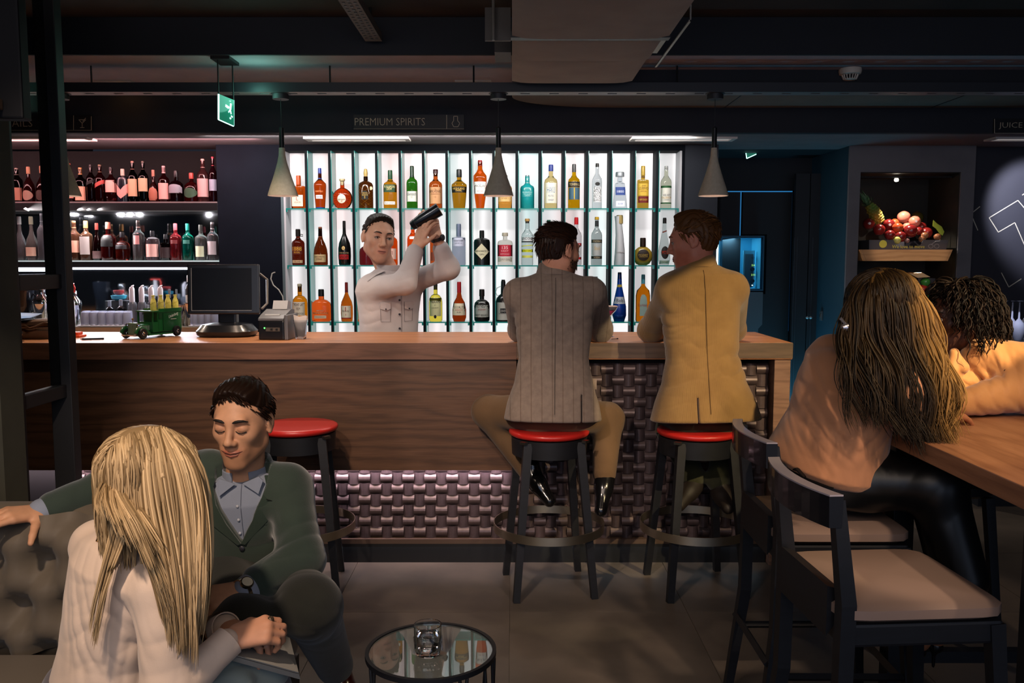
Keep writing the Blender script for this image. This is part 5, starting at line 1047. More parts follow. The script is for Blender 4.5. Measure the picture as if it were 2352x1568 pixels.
# tumbler with napkins
t = thing('napkin_glass', 'clear glass tumbler holding white paper napkins', 'glass', (X(691, 4.62, 775), 4.62, CT))
MB().lathe([(.026, 0), (.028, .004), (.038, .1), (.036, .1), (.026, .008), (0, .008)], 24).build('glass_body', glm, t, True)
b = MB(); b.add([(-.022, -.01, .012), (.022, -.012, .012), (.036, -.02, .1), (.034, -.01, .125), (-.005, -.005, .118), (-.036, -.005, .128)], [(0, 1, 2, 3, 4, 5)]); b.add([(-.02, .008, .012), (.022, .01, .012), (.034, .012, .12), (-.034, .01, .115)], [(0, 1, 2, 3)]); b.add([(-.022, -.01, .012), (-.02, .008, .012), (-.034, .01, .115), (-.036, -.005, .128)], [(0, 1, 2, 3)])
b.build('napkin', mat('napkin', '#f4e6de', .9, trans=.5, ior=1.1), t)
# bag, papers, stand, pen
bg = cloth('bag_leather', '#46362c', '#564234', 60, .45, .4, 0, 5)
t = thing('leather_bag', 'soft dark brown leather bag lying on the bar behind the partition', 'bag', (X(72, 4.62, 770), 4.65, CT))
pr = lambda h0, h1, w, d: [(w * .9, h0), (w, h0 + (h1 - h0) * .3), (w * .97, h0 + (h1 - h0) * .75), (w * .8, h1), (0, h1 + .004)]
MB().lathe([(0, 0)] + pr(.0, .06, .15, 0), 28, sq=3.2, dep=.6).build('lower_body', bg, t, True); MB().lathe([(0, .058)] + pr(.06, .1, .145, 0), 28, sq=3.2, dep=.6, mtx=rotm((.0, 0, 0), 0, R(-4))).build('flap', bg, t, True)
MB().tube([(.0, -.09, .075), (.03, -.096, .06), (.06, -.094, .07), (.1, -.08, .09), (.13, -.06, .08)], .005, 6).build('strap', bg, t, True)
MB().tube([(-.14, -.075, .058), (-.05, -.093, .062), (.05, -.093, .06), (.14, -.075, .062)], .002, 5).build('zip', mat('zip', '#8a7a6a', .4, .5), t)
t = thing('paper_sheet', 'blue and white printed sheet lying on the leather bag', 'paper', (X(60, 4.62, 730), 4.64, CT + .115)); MB().add([(-.13, -.07, -.012), (.06, -.09, .0), (.04, .07, .014), (-.13, .09, .018)], [(0, 1, 2, 3)]).add([(-.13, -.07, -.014), (.06, -.09, -.002), (.04, .07, .012), (-.13, .09, .016)], [(3, 2, 1, 0)]).build('sheet', noisy('blue_print', '#a8b8d8', '#5a88c0', .5, 5), t)
t = thing('bag_hook', 'small shiny ball-topped stand at the bar edge in front of the bag', 'stand', (X(46, 4.42, 790), 4.42, CT)); MB().lathe([(.02, 0), (.02, .004), (.004, .008), (.003, .03), (.0, .03)], 16).build('foot', chrome, t, True); MB().ell((0, 0, .045), (.016, .016, .016), 14, 9).build('ball', mat('black_ball', '#0c0a08', .08, coat=1), t, True)
t = thing('pen', 'dark slim pen lying on the bar left of the toy van', 'pen', (X(215, 4.55, 777), 4.55, CT + .005)); MB().tube([(-.05, -.02, 0), (.05, .01, 0)], .005, 8).build('barrel', mat('pen_grey', '#2c2c30', .3, .4), t, True); MB().tube([(-.06, -.023, 0), (-.0505, -.0202, 0)], [.002, .0048], 8).build('tip', chrome, t, True)
t = thing('spray_tray', 'orange-red plastic base at the end of the bar items by the post', 'tray', (X(172, 4.72, 772), 4.72, CT)); MB().box(-.045, .045, -.04, .04, 0, .012, bev=.003).build('base', mat('orange_plastic', '#e0542c', .4), t); MB().box(-.03, .03, -.03, .03, .0125, .028, bev=.003).build('raised_block', mat('orange_plastic', '#e0542c', .4), t)
t = thing('cocktail_coupe', 'pink cocktail with pale foam in a coupe beside the tweed jacket', 'cocktail glass', (X(1397, 4.72, 760), 4.72, CT)); h = Z(703, 4.72) - CZ
MB().lathe([(.034, 0), (.034, .002), (.005, .006), (.0035, .02), (.0035, h * .62), (.012, h * .66), (.04, h * .85), (.054, h), (.052, h), (.038, h * .86), (.01, h * .68), (0, h * .67)], 28).build('glass_body', glm, t, True)
MB().lathe([(0, h * .68), (.01, h * .69), (.037, h * .865), (0, h * .866)], 24).build('drink', mat('pink_drink', '#e03858', .3, trans=.85, ior=1.1), t, True); MB().lathe([(.0385, h * .868), (.05, h * .99), (.045, h * 1.01), (0, h * 1.015)], 24).build('foam', mat('foam', '#f4d4c4', .9, trans=.55, ior=1.1), t, True)
t = thing('garnish_pick', 'small dark cocktail pick lying on the bar by the tweed elbow', 'pick', (X(1411, 4.55, 775), 4.55, CT + .004)); MB().tube([(-.015, 0, 0), (.02, .01, 0)], .0018, 6).build('stick', black, t); MB().ell((.018, .009, .001), (.005, .005, .004), 8, 6).build('head', black, t)

# ================================================================ bar stools
redv = mat('red_vinyl', '#a8201c', .35, coat=.15)
def stool(x, y, rz, label, zs=.78):
    t = thing('bar_stool', label, 'bar stool', (x, y, 0), rz, 'round bar stools with red seats')
    MB().lathe([(0, zs - .035), (.15, zs - .035), (.175, zs - .033), (.187, zs - .028), (.192, zs - .020), (.193, zs - .013), (.190, zs - .007), (.184, zs - .003), (.17, zs - .001), (.12, zs), (0, zs - .001)], 64).build('seat', redv, t, True)
    MB().lathe([(.165, zs - .12), (.178, zs - .12), (.182, zs - .036), (.165, zs - .036)], 40).build('seat_frame', blackwood, t, True)
    for k in range(4):
        a = math.pi / 4 + k * math.pi / 2; c, s = math.cos(a), math.sin(a)
        b = MB(); n = 6
        top, bot = V((c * .175, s * .175, zs - .045)), V((c * .262, s * .262, 0)); b.tube([bot, top], [.022, .028], 4, up=(c, s, 0)); o = b.build('leg', blackwood, t)
        MB().box(-.016, .016, -.018, .004, -.012, .0, mtx=rotm((c * .2, s * .2, zs - .034), 0, R(0), a + math.pi / 2)).build('metal_clip', steel, t)
    MB().lathe([(.268, .285), (.268, .325), (.264, .325), (.264, .285), (.268, .285)], 48, caps=False).build('foot_ring', mat('ring_steel', '#c4baa6', .34, 1), t, True)
    return t
stool(.178, 4.12, R(8), 'bar stool under the man in the tweed jacket'); stool(.89, 4.12, R(8), 'bar stool under the man in the mustard jacket'); stool(-1.03, 4.12, R(8), 'empty bar stool behind the man in the green blazer', .80)

# ================================================================ glass coffee table
cc = atz(990, 1505, .42); r = .188
t = thing('coffee_table', 'round black wire side table with a glass top', 'side table', (cc.x, cc.y, 0))
MB().lathe([(r - .007, .425), (r - .007, .44), (r + .004, .44), (r + .004, .425), (r - .007, .425)], 64, caps=False).build('top_ring', blackwood, t, True)
MB().lathe([(r - .004, 0), (r - .004, .012), (r + .004, .012), (r + .004, 0), (r - .004, 0)], 64, caps=False).build('base_ring', blackwood, t, True)
MB().lathe([(0, .428), (r - .0075, .428), (r - .0075, .436), (0, .436)], 64).build('glass_top', mat('table_glass', '#c8d4d0', .01, trans=.9, ior=1.5, spec=1), t, True)
for k in range(16):
    a0 = k * math.pi / 8; a1 = a0 + (.26 if k % 2 else -.26)
    MB().tube([(r * math.cos(a0), r * math.sin(a0), .012), (r * math.cos(a1), r * math.sin(a1), .425)], .005, 6).build('wire_rod', blackwood, t)
g_ = atz(983, 1500, .437); t = thing('water_tumbler', 'cut glass tumbler of water on the round glass table', 'glass', (g_.x, g_.y, .4365))
MB().lathe([(.032, 0), (.036, .004), (.040, .03), (.040, .088), (.037, .088), (.036, .03), (.03, .014), (0, .012)], 24, sq=2.3).build('glass_body', mat('cut_glass_clear', '#ffffff', .02, trans=1, ior=1.45), t, True)
MB().lathe([(0, .0145), (.029, .0155), (.035, .03), (.0355, .06), (0, .06)], 24).build('water', mat('water', '#ffffff', .01, trans=1, ior=1.33), t, True)
b = MB()
for k in range(9): a = k * .7; b.tube([(.041 * math.cos(a), .041 * math.sin(a), .01), (.041 * math.cos(a + .35), .041 * math.sin(a + .35), .05)], .002, 4)
b.build('cut_pattern', mat('cut_glass_clear', '#ffffff', .02, trans=1, ior=1.45), t)['kind'] = 'stuff'

# ================================================================ high table and chairs at the right
TZ = 1.05; oakt = wood('oak_table', '#96684a', '#85593d', '#6c442e', .38, 1, .9)
t = thing('high_table', 'tall oak table where the two women sit', 'table', (0, 0, 0)); x0 = 1.2
MB().box(x0, x0 + .8, .9, 3.02, TZ - .055, TZ, bev=.003).build('table_top', oakt, t)
for (x, y) in ((x0 + .12, 2.1), (x0 + .70, 2.1), (x0 + .12, 2.9), (x0 + .7, 2.9)): MB().box(x - .035, x + .035, y - .035, y + .035, 0, TZ - .0555, bev=.003).build('leg', blackwood, t)
for yy_ in (2.1, 2.9): MB().box(x0 + .155, x0 + .665, yy_ - .02, yy_ + .02, .2, .24).build('cross_bar', blackwood, t)
beige = mat('beige_vinyl', '#8a7468', .5)
def chair(x, y, rz, label):
    """faces +x in its own frame: back at -x"""
    t = thing('high_chair', label, 'high chair', (x, y, 0), rz, 'black high chairs with beige seats'); zs = .74
    MB().lathe([(0, zs - .05), (.19, zs - .05), (.215, zs - .035), (.215, zs - .012), (.195, zs), (0, zs + .004)], 48, sq=9).build('seat', beige, t, True)
    MB().box(-.205, .205, -.2, .2, zs - .11, zs - .0505, bev=.008).build('seat_frame', blackwood, t)
    for sx_, sy in ((1, 1), (1, -1)): MB().tube([(.235 * sx_, .215 * sy, 0), (.19 * sx_, .185 * sy, zs - .06)], [.02, .027], 4, up=(1, 1, 0)).build('leg', blackwood, t)
    for sy in (1, -1): MB().tube([(-.25, .21 * sy, 0), (-.2, .19 * sy, .4), (-.195, .19 * sy, zs), (-.225, .185 * sy, 1.0)], [.02, .027, .027, .021], 4, up=(1, 1, 0)).build('leg', blackwood, t)
    # curved top rail
    v = []; f = []; n = 12
    for i in range(n + 1):
        u = -1 + 2 * i / n; xx = -.235 - .035 * (1 - u * u); yy = .205 * u
        for dx, z in ((-.016, .935), (.016, .935), (.018, 1.012), (-.018, 1.012)): v.append((xx + dx, yy, z))
    for i in range(n):
        for q in range(4): f.append((4 * i + q, 4 * i + (q + 1) % 4, 4 * i + 4 + (q + 1) % 4, 4 * i + 4 + q))
    f += [(0, 3, 2, 1), (4 * n, 4 * n + 1, 4 * n + 2, 4 * n + 3)]
    MB().add(v, f).build('top_rail', mat('rail_black', '#15161b', .28, coat=.5), t)
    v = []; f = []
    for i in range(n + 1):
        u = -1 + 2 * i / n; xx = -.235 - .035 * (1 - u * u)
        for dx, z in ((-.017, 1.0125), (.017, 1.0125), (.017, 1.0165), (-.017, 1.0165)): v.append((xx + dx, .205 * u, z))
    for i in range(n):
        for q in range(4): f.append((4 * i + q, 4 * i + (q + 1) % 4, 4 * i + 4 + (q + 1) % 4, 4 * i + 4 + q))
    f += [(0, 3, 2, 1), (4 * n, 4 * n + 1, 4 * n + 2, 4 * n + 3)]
    MB().add(v, f).build('rail_sheen', mat('rail_sheen', '#a39aa0', .35, coat=.4), t)  # pale strip: ceiling light's reflection on the rail put into the colour
    MB().prism( [(-.19, zs - .05), (-.19, zs + .02), (-.225, zs + .03), (-.225, zs - .1)], -.15, .15, 'XZ').build('back_apron', blackwood, t)
    MB().tube([(.225, -.2, .22), (.225, .2, .22)], .016, 4).build('stretcher', blackwood, t); MB().tube([(-.228, -.2, .3), (-.228, .2, .3)], .013, 4).build('stretcher', blackwood, t)
    for sy in (1, -1): MB().tube([(-.23, .2 * sy, .26), (.225, .205 * sy, .26)], .013, 4).build('stretcher', blackwood, t)
    return t
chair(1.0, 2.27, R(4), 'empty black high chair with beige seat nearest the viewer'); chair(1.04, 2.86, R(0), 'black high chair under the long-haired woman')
t = thing('high_stool', 'dark padded stool under the curly-haired woman', 'stool', (1.62, 3.32, 0)); 
MB().lathe([(0, .70), (.17, .70), (.195, .715), (.195, .745), (.17, .76), (0, .763)], 36, sq=4).build('seat', mat('black_leather', '#121316', .35), t, True)
for sx_, sy in ((1, 1), (1, -1), (-1, 1), (-1, -1)): MB().tube([(.2 * sx_, .2 * sy, 0), (.15 * sx_, .15 * sy, .70)], [.018, .024], 4, up=(1, 1, 0)).build('leg', blackwood, t)
for s in (1, -1): MB().tube([(-.19, .185 * s, .2), (.19, .185 * s, .2)], .012, 4).build('stretcher', blackwood, t)
# ================================================================ implicit surfaces for bodies and clothes
def nv(a): a = np.asarray(a, float); return a / (np.linalg.norm(a) + 1e-12)
A3 = lambda p: np.array(p, float)
class Fld:
    def __init__(s): s.ops = []
    def op(s, fn, lo, hi, k, mode): s.ops.append((fn, np.asarray(lo) - k - .012, np.asarray(hi) + k + .012, k, mode)); return s
    def cap(s, a, b, r1, r2=None, k=.02, mode='u'):
        a, b = A3(a), A3(b); r2 = r1 if r2 is None else r2; ba = b - a; L = ba @ ba + 1e-12; m = max(r1, r2)
        def fn(P): q = P - a; h = np.clip(q @ ba / L, 0, 1); return np.sqrt(((q - h[:, None] * ba) ** 2).sum(1)) - (r1 + (r2 - r1) * h)
        return s.op(fn, np.minimum(a, b) - m, np.maximum(a, b) + m, k, mode)
    def chain(s, pts, rad, k=.02, mode='u'):
        for i in range(len(pts) - 1): s.cap(pts[i], pts[i + 1], rad[i], rad[i + 1], k, mode)
        return s
    def ell(s, c, r, Rm=None, k=.02, mode='u'):
        c, r = A3(c), A3(r); Rm = np.eye(3) if Rm is None else Rm
        def fn(P):
            q = (P - c) @ Rm.T; a = np.sqrt(((q / r) ** 2).sum(1)); b = np.sqrt(((q / r ** 2) ** 2).sum(1)); return a * (a - 1) / (b + 1e-9)
        m = r.max(); return s.op(fn, c - m, c + m, k, mode)
    def box(s, c, h, Rm=None, rd=.005, k=.005, mode='u'):
        c, h = A3(c), A3(h); Rm = np.eye(3) if Rm is None else Rm
        def fn(P): q = np.abs((P - c) @ Rm.T) - h + rd; return np.sqrt((np.maximum(q, 0) ** 2).sum(1)) + np.minimum(q.max(1), 0) - rd
        m = np.linalg.norm(h); return s.op(fn, c - m, c + m, k, mode)
    def loft(s, fr, secs, k=.03, infl=0, e=2.3, mode='u', ends=.03):
        O, Rm, L = fr; S_ = np.array(secs, float); T = S_[:, 0]
        def fn(P):
            q = (P - O) @ Rm.T; t = q[:, 2] / L; f = lambda j: np.interp(t, T, S_[:, j])
            x = (q[:, 0] - f(1)) / (f(3) + infl); y = (q[:, 1] - f(2)) / (f(4) + infl)
            kk = (np.abs(x) ** e + np.abs(y) ** e) ** (1 / e) + 1e-6; d = (kk - 1) * np.minimum(f(3), f(4)) * .9
            zc = np.maximum((T[0] - t) * L, (t - T[-1]) * L)
            a = d + ends; b = zc + ends; return np.sqrt(np.maximum(a, 0) ** 2 + np.maximum(b, 0) ** 2) + np.minimum(np.maximum(a, b), 0) - ends
        m = S_[:, 3:5].max() + abs(S_[:, 1:3]).max() + .03; p, q = O + Rm[2] * L * T[0], O + Rm[2] * L * T[-1]
        return s.op(fn, np.minimum(p, q) - m, np.maximum(p, q) + m, k, mode)
    def fold(s, c, ax, freq, amp, rad, ph=0, warp=None):
        c, ax = A3(c), nv(ax); w = nv(np.cross(ax, (.3, .5, .8))) if warp is None else nv(warp)
        def fn(P): q = P - c; return amp * (1.5 - 2.0 * np.abs(np.sin(.5 * freq * (q @ ax) + 1.6 * np.sin(.33 * freq * (q @ w) + ph) + ph)) ** .8 - .9 * np.abs(np.sin(.29 * freq * (q @ (ax * .6 + w * .8)) + 1.8 * np.sin(.2 * freq * (q @ ax) + 1) + ph))) * np.exp(-(q ** 2).sum(1) / rad ** 2) * np.maximum(0, 1 - (q ** 2).sum(1) / (1.75 * rad) ** 2)
        return s.op(fn, c - rad * 1.8, c + rad * 1.8, 0, 'f')
    def ev(s, P, ops):
        d = np.full(len(P), .5)
        for fn, lo, hi, k, mode in ops:
            e = fn(P)
            if mode == 'f': d = d + e
            elif mode == 'u':
                if k > 0: h = np.maximum(k - np.abs(d - e), 0) / k; d = np.minimum(d, e) - h * h * k * .25
                else: d = np.minimum(d, e)
            else:
                if mode == 's': e = -e
                if k > 0: h = np.maximum(k - np.abs(d - e), 0) / k; d = np.maximum(d, e) + h * h * k * .25
                else: d = np.maximum(d, e)
        return d
    def mesh(s, h=.005, B=12):
        us = [o for o in s.ops if o[4] == 'u']; lo = np.min([o[1] for o in us], 0); hi = np.max([o[2] for o in us], 0)
        org = np.floor(lo / h) * h; nb = np.ceil((hi - org) / (h * B)).astype(int)
        gi = np.stack(np.meshgrid(*[np.arange(n) for n in nb], indexing='ij'), -1).reshape(-1, 3); ctr = org + (gi + .5) * h * B; half = h * B * .5
        dc = s.ev(ctr, s.ops); keep = np.abs(dc) < half * 1.732 * 1.5 + .02; gi = gi[keep]
        ax = np.arange(B + 1); loc = np.stack(np.meshgrid(ax, ax, ax, indexing='ij'), -1).reshape(-1, 3)
        KM = np.array([1 << 42, 1 << 21, 1], np.int64); keys = []; verts = []; quads = []
        corners = [(i, j, k) for i in (0, 1) for j in (0, 1) for k in (0, 1)]
        edges = [(a, b) for a in range(8) for b in range(a + 1, 8) if sum(abs(corners[a][q] - corners[b][q]) for q in range(3)) == 1]; cr = np.array(corners)
        for g in gi:
            b0 = org + g * h * B; b1 = b0 + h * B
            ops = [o for o in s.ops if (o[1] <= b1).all() and (o[2] >= b0).all()]
            if not any(o[4] == 'u' for o in ops): continue
            D = s.ev(b0 + loc * h, ops).reshape(B + 1, B + 1, B + 1); In = D < 0
            if In.all() or not In.any(): continue
            cn = np.stack([In[i:B + i, j:B + j, k:B + k] for i, j, k in corners]); c = cn.sum(0); act = np.argwhere((c > 0) & (c < 8))
            if not len(act): continue
            dv = np.stack([D[act[:, 0] + i, act[:, 1] + j, act[:, 2] + k] for i, j, k in corners], 1); acc = np.zeros((len(act), 3)); cnt = np.zeros(len(act))
            for a, b in edges:
                m = (dv[:, a] < 0) != (dv[:, b] < 0); t = np.where(m, dv[:, a] / (dv[:, a] - dv[:, b] + 1e-20), 0)
                acc += m[:, None] * (cr[a] + t[:, None] * (cr[b] - cr[a])); cnt += m
            verts.append(b0 + (act + acc / cnt[:, None]) * h); keys.append((act + g * B) @ KM)
            for q in range(3):
                sl = [slice(0, B)] * 3; s2 = list(sl); s2[q] = slice(1, B + 1); a_, b_ = In[tuple(sl)], In[tuple(s2)]; e = np.argwhere(a_ != b_); fl_ = a_[tuple(e.T)]; e = e + g * B; u, v = (q + 1) % 3, (q + 2) % 3
                du = np.zeros(3, int); du[u] = 1; dv_ = np.zeros(3, int); dv_[v] = 1; Q = np.stack([e @ KM, (e - du) @ KM, (e - du - dv_) @ KM, (e - dv_) @ KM], 1); Q[~fl_] = Q[~fl_][:, ::-1]; quads.append(Q)
        keys = np.concatenate(keys); verts = np.concatenate(verts); o = np.argsort(keys); keys = keys[o]; verts = verts[o]; Q = np.concatenate(quads); ix = np.searchsorted(keys, Q); ix = np.clip(ix, 0, len(keys) - 1)
        return verts, ix[(keys[ix] == Q).all(1)]
    def build(s, name, m, parent, h=.005, col=None, smooth=0):
        v, q = s.mesh(h); o0 = np.array(parent.location if not parent.parent else parent.parent.location)
        me = npmesh(name, v - o0, q, True, [m])
        if col is not None:
            ca = me.color_attributes.new('tone', 'FLOAT_COLOR', 'POINT'); c = np.ones((len(v), 4), np.float32); c[:, :3] = col(v); ca.data.foreach_set('color', c.ravel())
        return link(bpy.data.objects.new(name, me), parent)
def frame(hip, neck, right):
    hip, neck = A3(hip), A3(neck); z = nv(neck - hip); x = A3(right); x = nv(x - z * (x @ z)); y = np.cross(z, x); return hip, np.stack([x, y, z]), float(np.linalg.norm(neck - hip))
def P_(fr, x, y, t): O, Rm, L = fr; return O + Rm[0] * x + Rm[1] * y + Rm[2] * L * t
def skin(name, c, red='#b06050', rough=.5):
    m = mat(name, c, rough, spec=.35); a = nd(m, 'ShaderNodeAttribute'); a.attribute_name = 'tone'
    mx = nd(m, 'ShaderNodeMix', data_type='RGBA', blend_type='MULTIPLY'); mx.inputs[0].default_value = 1; n = nd(m, 'ShaderNodeTexNoise'); n.inputs['Scale'].default_value = 40; lk(m, coords(m), n.inputs['Vector'])
    r = ramp(m, n.outputs[0], [(.3, c), (.7, tuple(x * .88 for x in lin(c)[:3]))]); lk(m, r, mx.inputs[6]); lk(m, a.outputs['Color'], mx.inputs[7]); lk(m, mx.outputs[2], bs(m).inputs['Base Color'])
    bs(m).inputs['Subsurface Weight'].default_value = .08; bs(m).inputs['Subsurface Radius'].default_value = (.02, .008, .004); return m
def headframe(c, fwd, up=(0, 0, 1), s=1.0):
    f = nv(fwd); x = nv(np.cross(f, up)); u = np.cross(x, f); return A3(c), np.stack([x, f, u]), s     # local: x right, y forward, z up
def HP(hf, x, y, z): c, Rm, s = hf; return c + s * (Rm[0] * x + Rm[1] * y + Rm[2] * z)
def head(F, hf, fem=0, smile=0, closed=0, nose=1.0):
    c, Rm, s = hf; E = lambda p, r, k=.02, mode='u': F.ell(HP(hf, *p), [q * s for q in r], Rm, k * s, mode); C = lambda a, b, r1, r2, k=.012, mode='u': F.cap(HP(hf, *a), HP(hf, *b), r1 * s, r2 * s, k * s, mode)
    E((0, -.012, .030), (.074, .096, .077)); E((0, .012, -.035), (.063, .072, .078), .04); jw = .050 - .006 * fem
    for q in (-1, 1): C((q * jw, .0, -.062), (q * .016, .062, -.103), .018, .016, .03); E((q * .040, .056, -.018), (.017, .018, .016), .03)
    E((0, .064, -.104), (.022 - .004 * fem, .018, .016), .02); C((-.032, .079, .027), (.032, .079, .027), .011 - .002 * fem, .011 - .002 * fem, .018)
    for q in (-1, 1): E((q * .031, .097, .006), (.021, .017, .015), .014, 's')
    C((0, .083, .016), (0, .103, -.026), .008, .0105 * nose, .012); E((0, .104, -.030), (.012 * nose, .012, .010), .006)
    for q in (-1, 1): E((q * .0125, .094, -.034), (.008, .011, .008), .006); E((q * .006, .103, -.041), (.004, .006, .003), .003, 's')
    E((0, .069, -.066), (.035, .018, .024), .025)
    w = .026 + .005 * smile; up = .0065 * smile
    for q in (-1, 1): C((q * w, .077, -.062 + up), (0, .0885, -.059), .003, .0050, .006); C((q * w, .077, -.064 + up), (0, .0878, -.070), .003, .0060, .006); C((q * w, .0865, -.064 + up), (0, .0965, -.0645), .0014, .0017, .003, 's')
    for q in (-1, 1):
        if closed: E((q * .031, .072, .004), (.0175, .0155, .013), .004)
        else: E((q * .031, .071, .011), (.0165, .015, .0075), .004); E((q * .031, .070, -.006), (.0155, .013, .006), .005)
    for q in (-1, 1): E((q * .078, -.008, -.002), (.007, .019, .030), .006); E((q * .0745, -.018, -.004), (.010, .010, .022), .008); E((q * .086, -.004, .004), (.005, .009, .016), .004, 's'); E((q * .079, -.001, -.026), (.006, .008, .009), .006)
def face_tone(hf, lip=(.95, .74, .72), stub=None, ear=None):
    c, Rm, s = hf
    def f(v):
        q = (v - c) @ Rm.T / s; x, y, z = q.T; o = np.ones((len(v), 3)); inh = (np.abs(x) < .1) & (np.abs(z) < .16) & (np.abs(y) < .14)
        m = np.exp(-((x / .029) ** 4 + ((z + .0645 - 2.5 * x * x) / .0125) ** 4)) * (y > .07) * inh; o = o * (1 - m[:, None]) + m[:, None] * A3(lip)
        if stub is not None:
            m = np.clip((-.03 - z) / .02, 0, 1) * np.clip((z + .16) / .03, 0, 1) * np.clip((y + .0) / .03, 0, 1) * inh * (1 - m) * (1 - np.exp(-((x / .022) ** 4 + ((z + .064) / .014) ** 4)))
            if len(stub) > 3: m = m * stub[3]
            o = o * (1 - m[:, None]) + o * m[:, None] * A3(stub[:3])
        m = np.exp(-(((np.abs(x) - .031) / .018) ** 2 + ((z - .006) / .014) ** 2)) * (y > .05) * inh * .35; o *= 1 - m[:, None] * A3((.45, .6, .6))
        return o
    return f
def face_parts(t, hf, browc, closed=0, iris='#3a2a1c', browr=.0036):
    c, Rm, s = hf; L0 = A3(t.location); bm_ = mat('brow_hair', browc, .7)
    for q in (-1, 1):
        MB().tube([HP(hf, q * x, y, z) - L0 for x, y, z in ((.010, .0905, .0250), (.019, .0918, .0282), (.029, .0912, .0305), (.040, .0870, .0305), (.050, .0765, .0255))], [browr * s * k for k in (.45, 1, 1.05, .8, .25)], 8, flat=1.0).build('eyebrow', bm_, t, True)
        if closed: MB().tube([HP(hf, q * x, y, z) - L0 for x, y, z in ((.016, .0845, -.001), (.024, .0868, -.005), (.034, .0868, -.006), (.045, .0805, -.002))], .0014 * s, 5).build('eyelash', bm_, t, True)
        else:
            e = MB(); e.ell((0, 0, 0), (.0115 * s, .0115 * s, .0115 * s), 16, 10); mt = M.Translation(V(HP(hf, q * .031, .0745, .0025) - L0)) @ M([list(Rm[:, 0]) + [0], list(Rm[:, 1]) + [0], list(Rm[:, 2]) + [0], [0, 0, 0, 1]])
            o = MB().add([mt @ V(p) for p in e.v], e.f).build('eye', mat('eye_white', '#9c8f86', .25), t, True)
            MB().ell((0, .0078 * s, 0), (.0056 * s, .0045 * s, .0056 * s), 12, 8, mtx=mt).build('iris', mat('iris', iris, .15), o, True)
            MB().tube([HP(hf, q * x, y, z) - L0 for x, y, z in ((.016, .083, .003), (.024, .0868, .0075), (.034, .0868, .0075), (.046, .080, .002))], .0013 * s, 5).build('eyelash', bm_, t, True)
def lips(t, hf, m, smile=0, fem=0):
    s = hf[2]; L0 = A3(t.location); w = .0255 + .004 * smile; up = .0055 * smile; z = -.0645; k = 1 + .25 * fem; H = lambda x, y, zz: HP(hf, x, y, zz) - L0
    b = MB(); b.tube([H(-w, 0.0813, z + up), H(-w * .55, 0.0890, z + .0030 + up * .25), H(0, 0.0926, z + .0026), H(w * .55, 0.0890, z + .0030 + up * .25), H(w, 0.0813, z + up)], [.0010 * s, .0034 * s * k, .0038 * s * k, .0034 * s * k, .0010 * s], 8)
    b.tube([H(-w * .95, 0.0813, z - .001 + up), H(-w * .5, 0.0883, z - .0052 + up * .2), H(0, 0.0916, z - .0066), H(w * .5, 0.0883, z - .0052 + up * .2), H(w * .95, 0.0813, z - .001 + up)], [.0010 * s, .0038 * s * k, .0048 * s * k, .0038 * s * k, .0010 * s], 8)
    o = b.build('lips', m, t, True)
    MB().tube([H(-w * 1.03, 0.0828, z + up), H(-w * .5, 0.0926, z - .0008 + up * .22), H(0, 0.0960, z - .0012), H(w * .5, 0.0926, z - .0008 + up * .22), H(w * 1.03, 0.0828, z + up)], .0009 * s, 6).build('mouth_line', mat('mouth_dark', '#3a1512', .7), o, True)
def hand(F, w, d, n, tv, s=1.0, curl=(.35, .5, .35), th=.5, spread=.06, thumb=(.6, .5)):
    """wrist w, finger direction d, dorsal normal n, thumb side tv"""
    w = A3(w); d = nv(d); n = A3(n); n = nv(n - d * (n @ d)); tv_ = np.cross(d, n); tv_ = tv_ * (1 if tv_ @ A3(tv) > 0 else -1)
    ln = [(.042, .027, .021), (.046, .031, .022), (.043, .028, .021), (.034, .021, .018)]; off = [.030, .010, -.010, -.028]; kl = [.090, .095, .090, .082]
    for i in range(4):
        K = w + s * (d * kl[i] + tv_ * off[i] + n * (.002 - .004 * (i in (0, 3)))); F.cap(w + s * (d * .012 + tv_ * off[i] * .55), K, .0145 * s, .0115 * s, .014 * s)
        a = 0; p = K; dd = nv(d + tv_ * spread * (1.5 - i) / 1.5)
        for j in range(3):
            a += curl[j]; v = dd * math.cos(a) - n * math.sin(a); q = p + v * ln[i][j] * s; F.cap(p, q, (.0098 - .0011 * j) * s, (.0090 - .0011 * j) * s, .003 if j else .006); p = q
    b = w + s * (d * .02 + tv_ * .024 - n * .004); v = nv(d * math.cos(thumb[0]) + tv_ * math.sin(thumb[0]) - n * .25); p = b + v * .042 * s; F.cap(b, p, .0155 * s, .0115 * s, .014 * s)
    v = nv(v - tv_ * thumb[1] - n * .2); q = p + v * .032 * s; F.cap(p, q, .0108 * s, .0100 * s, .004); v = nv(v - tv_ * thumb[1] * .5 - n * .15); F.cap(q, q + v * .024 * s, .010 * s, .0075 * s, .003)
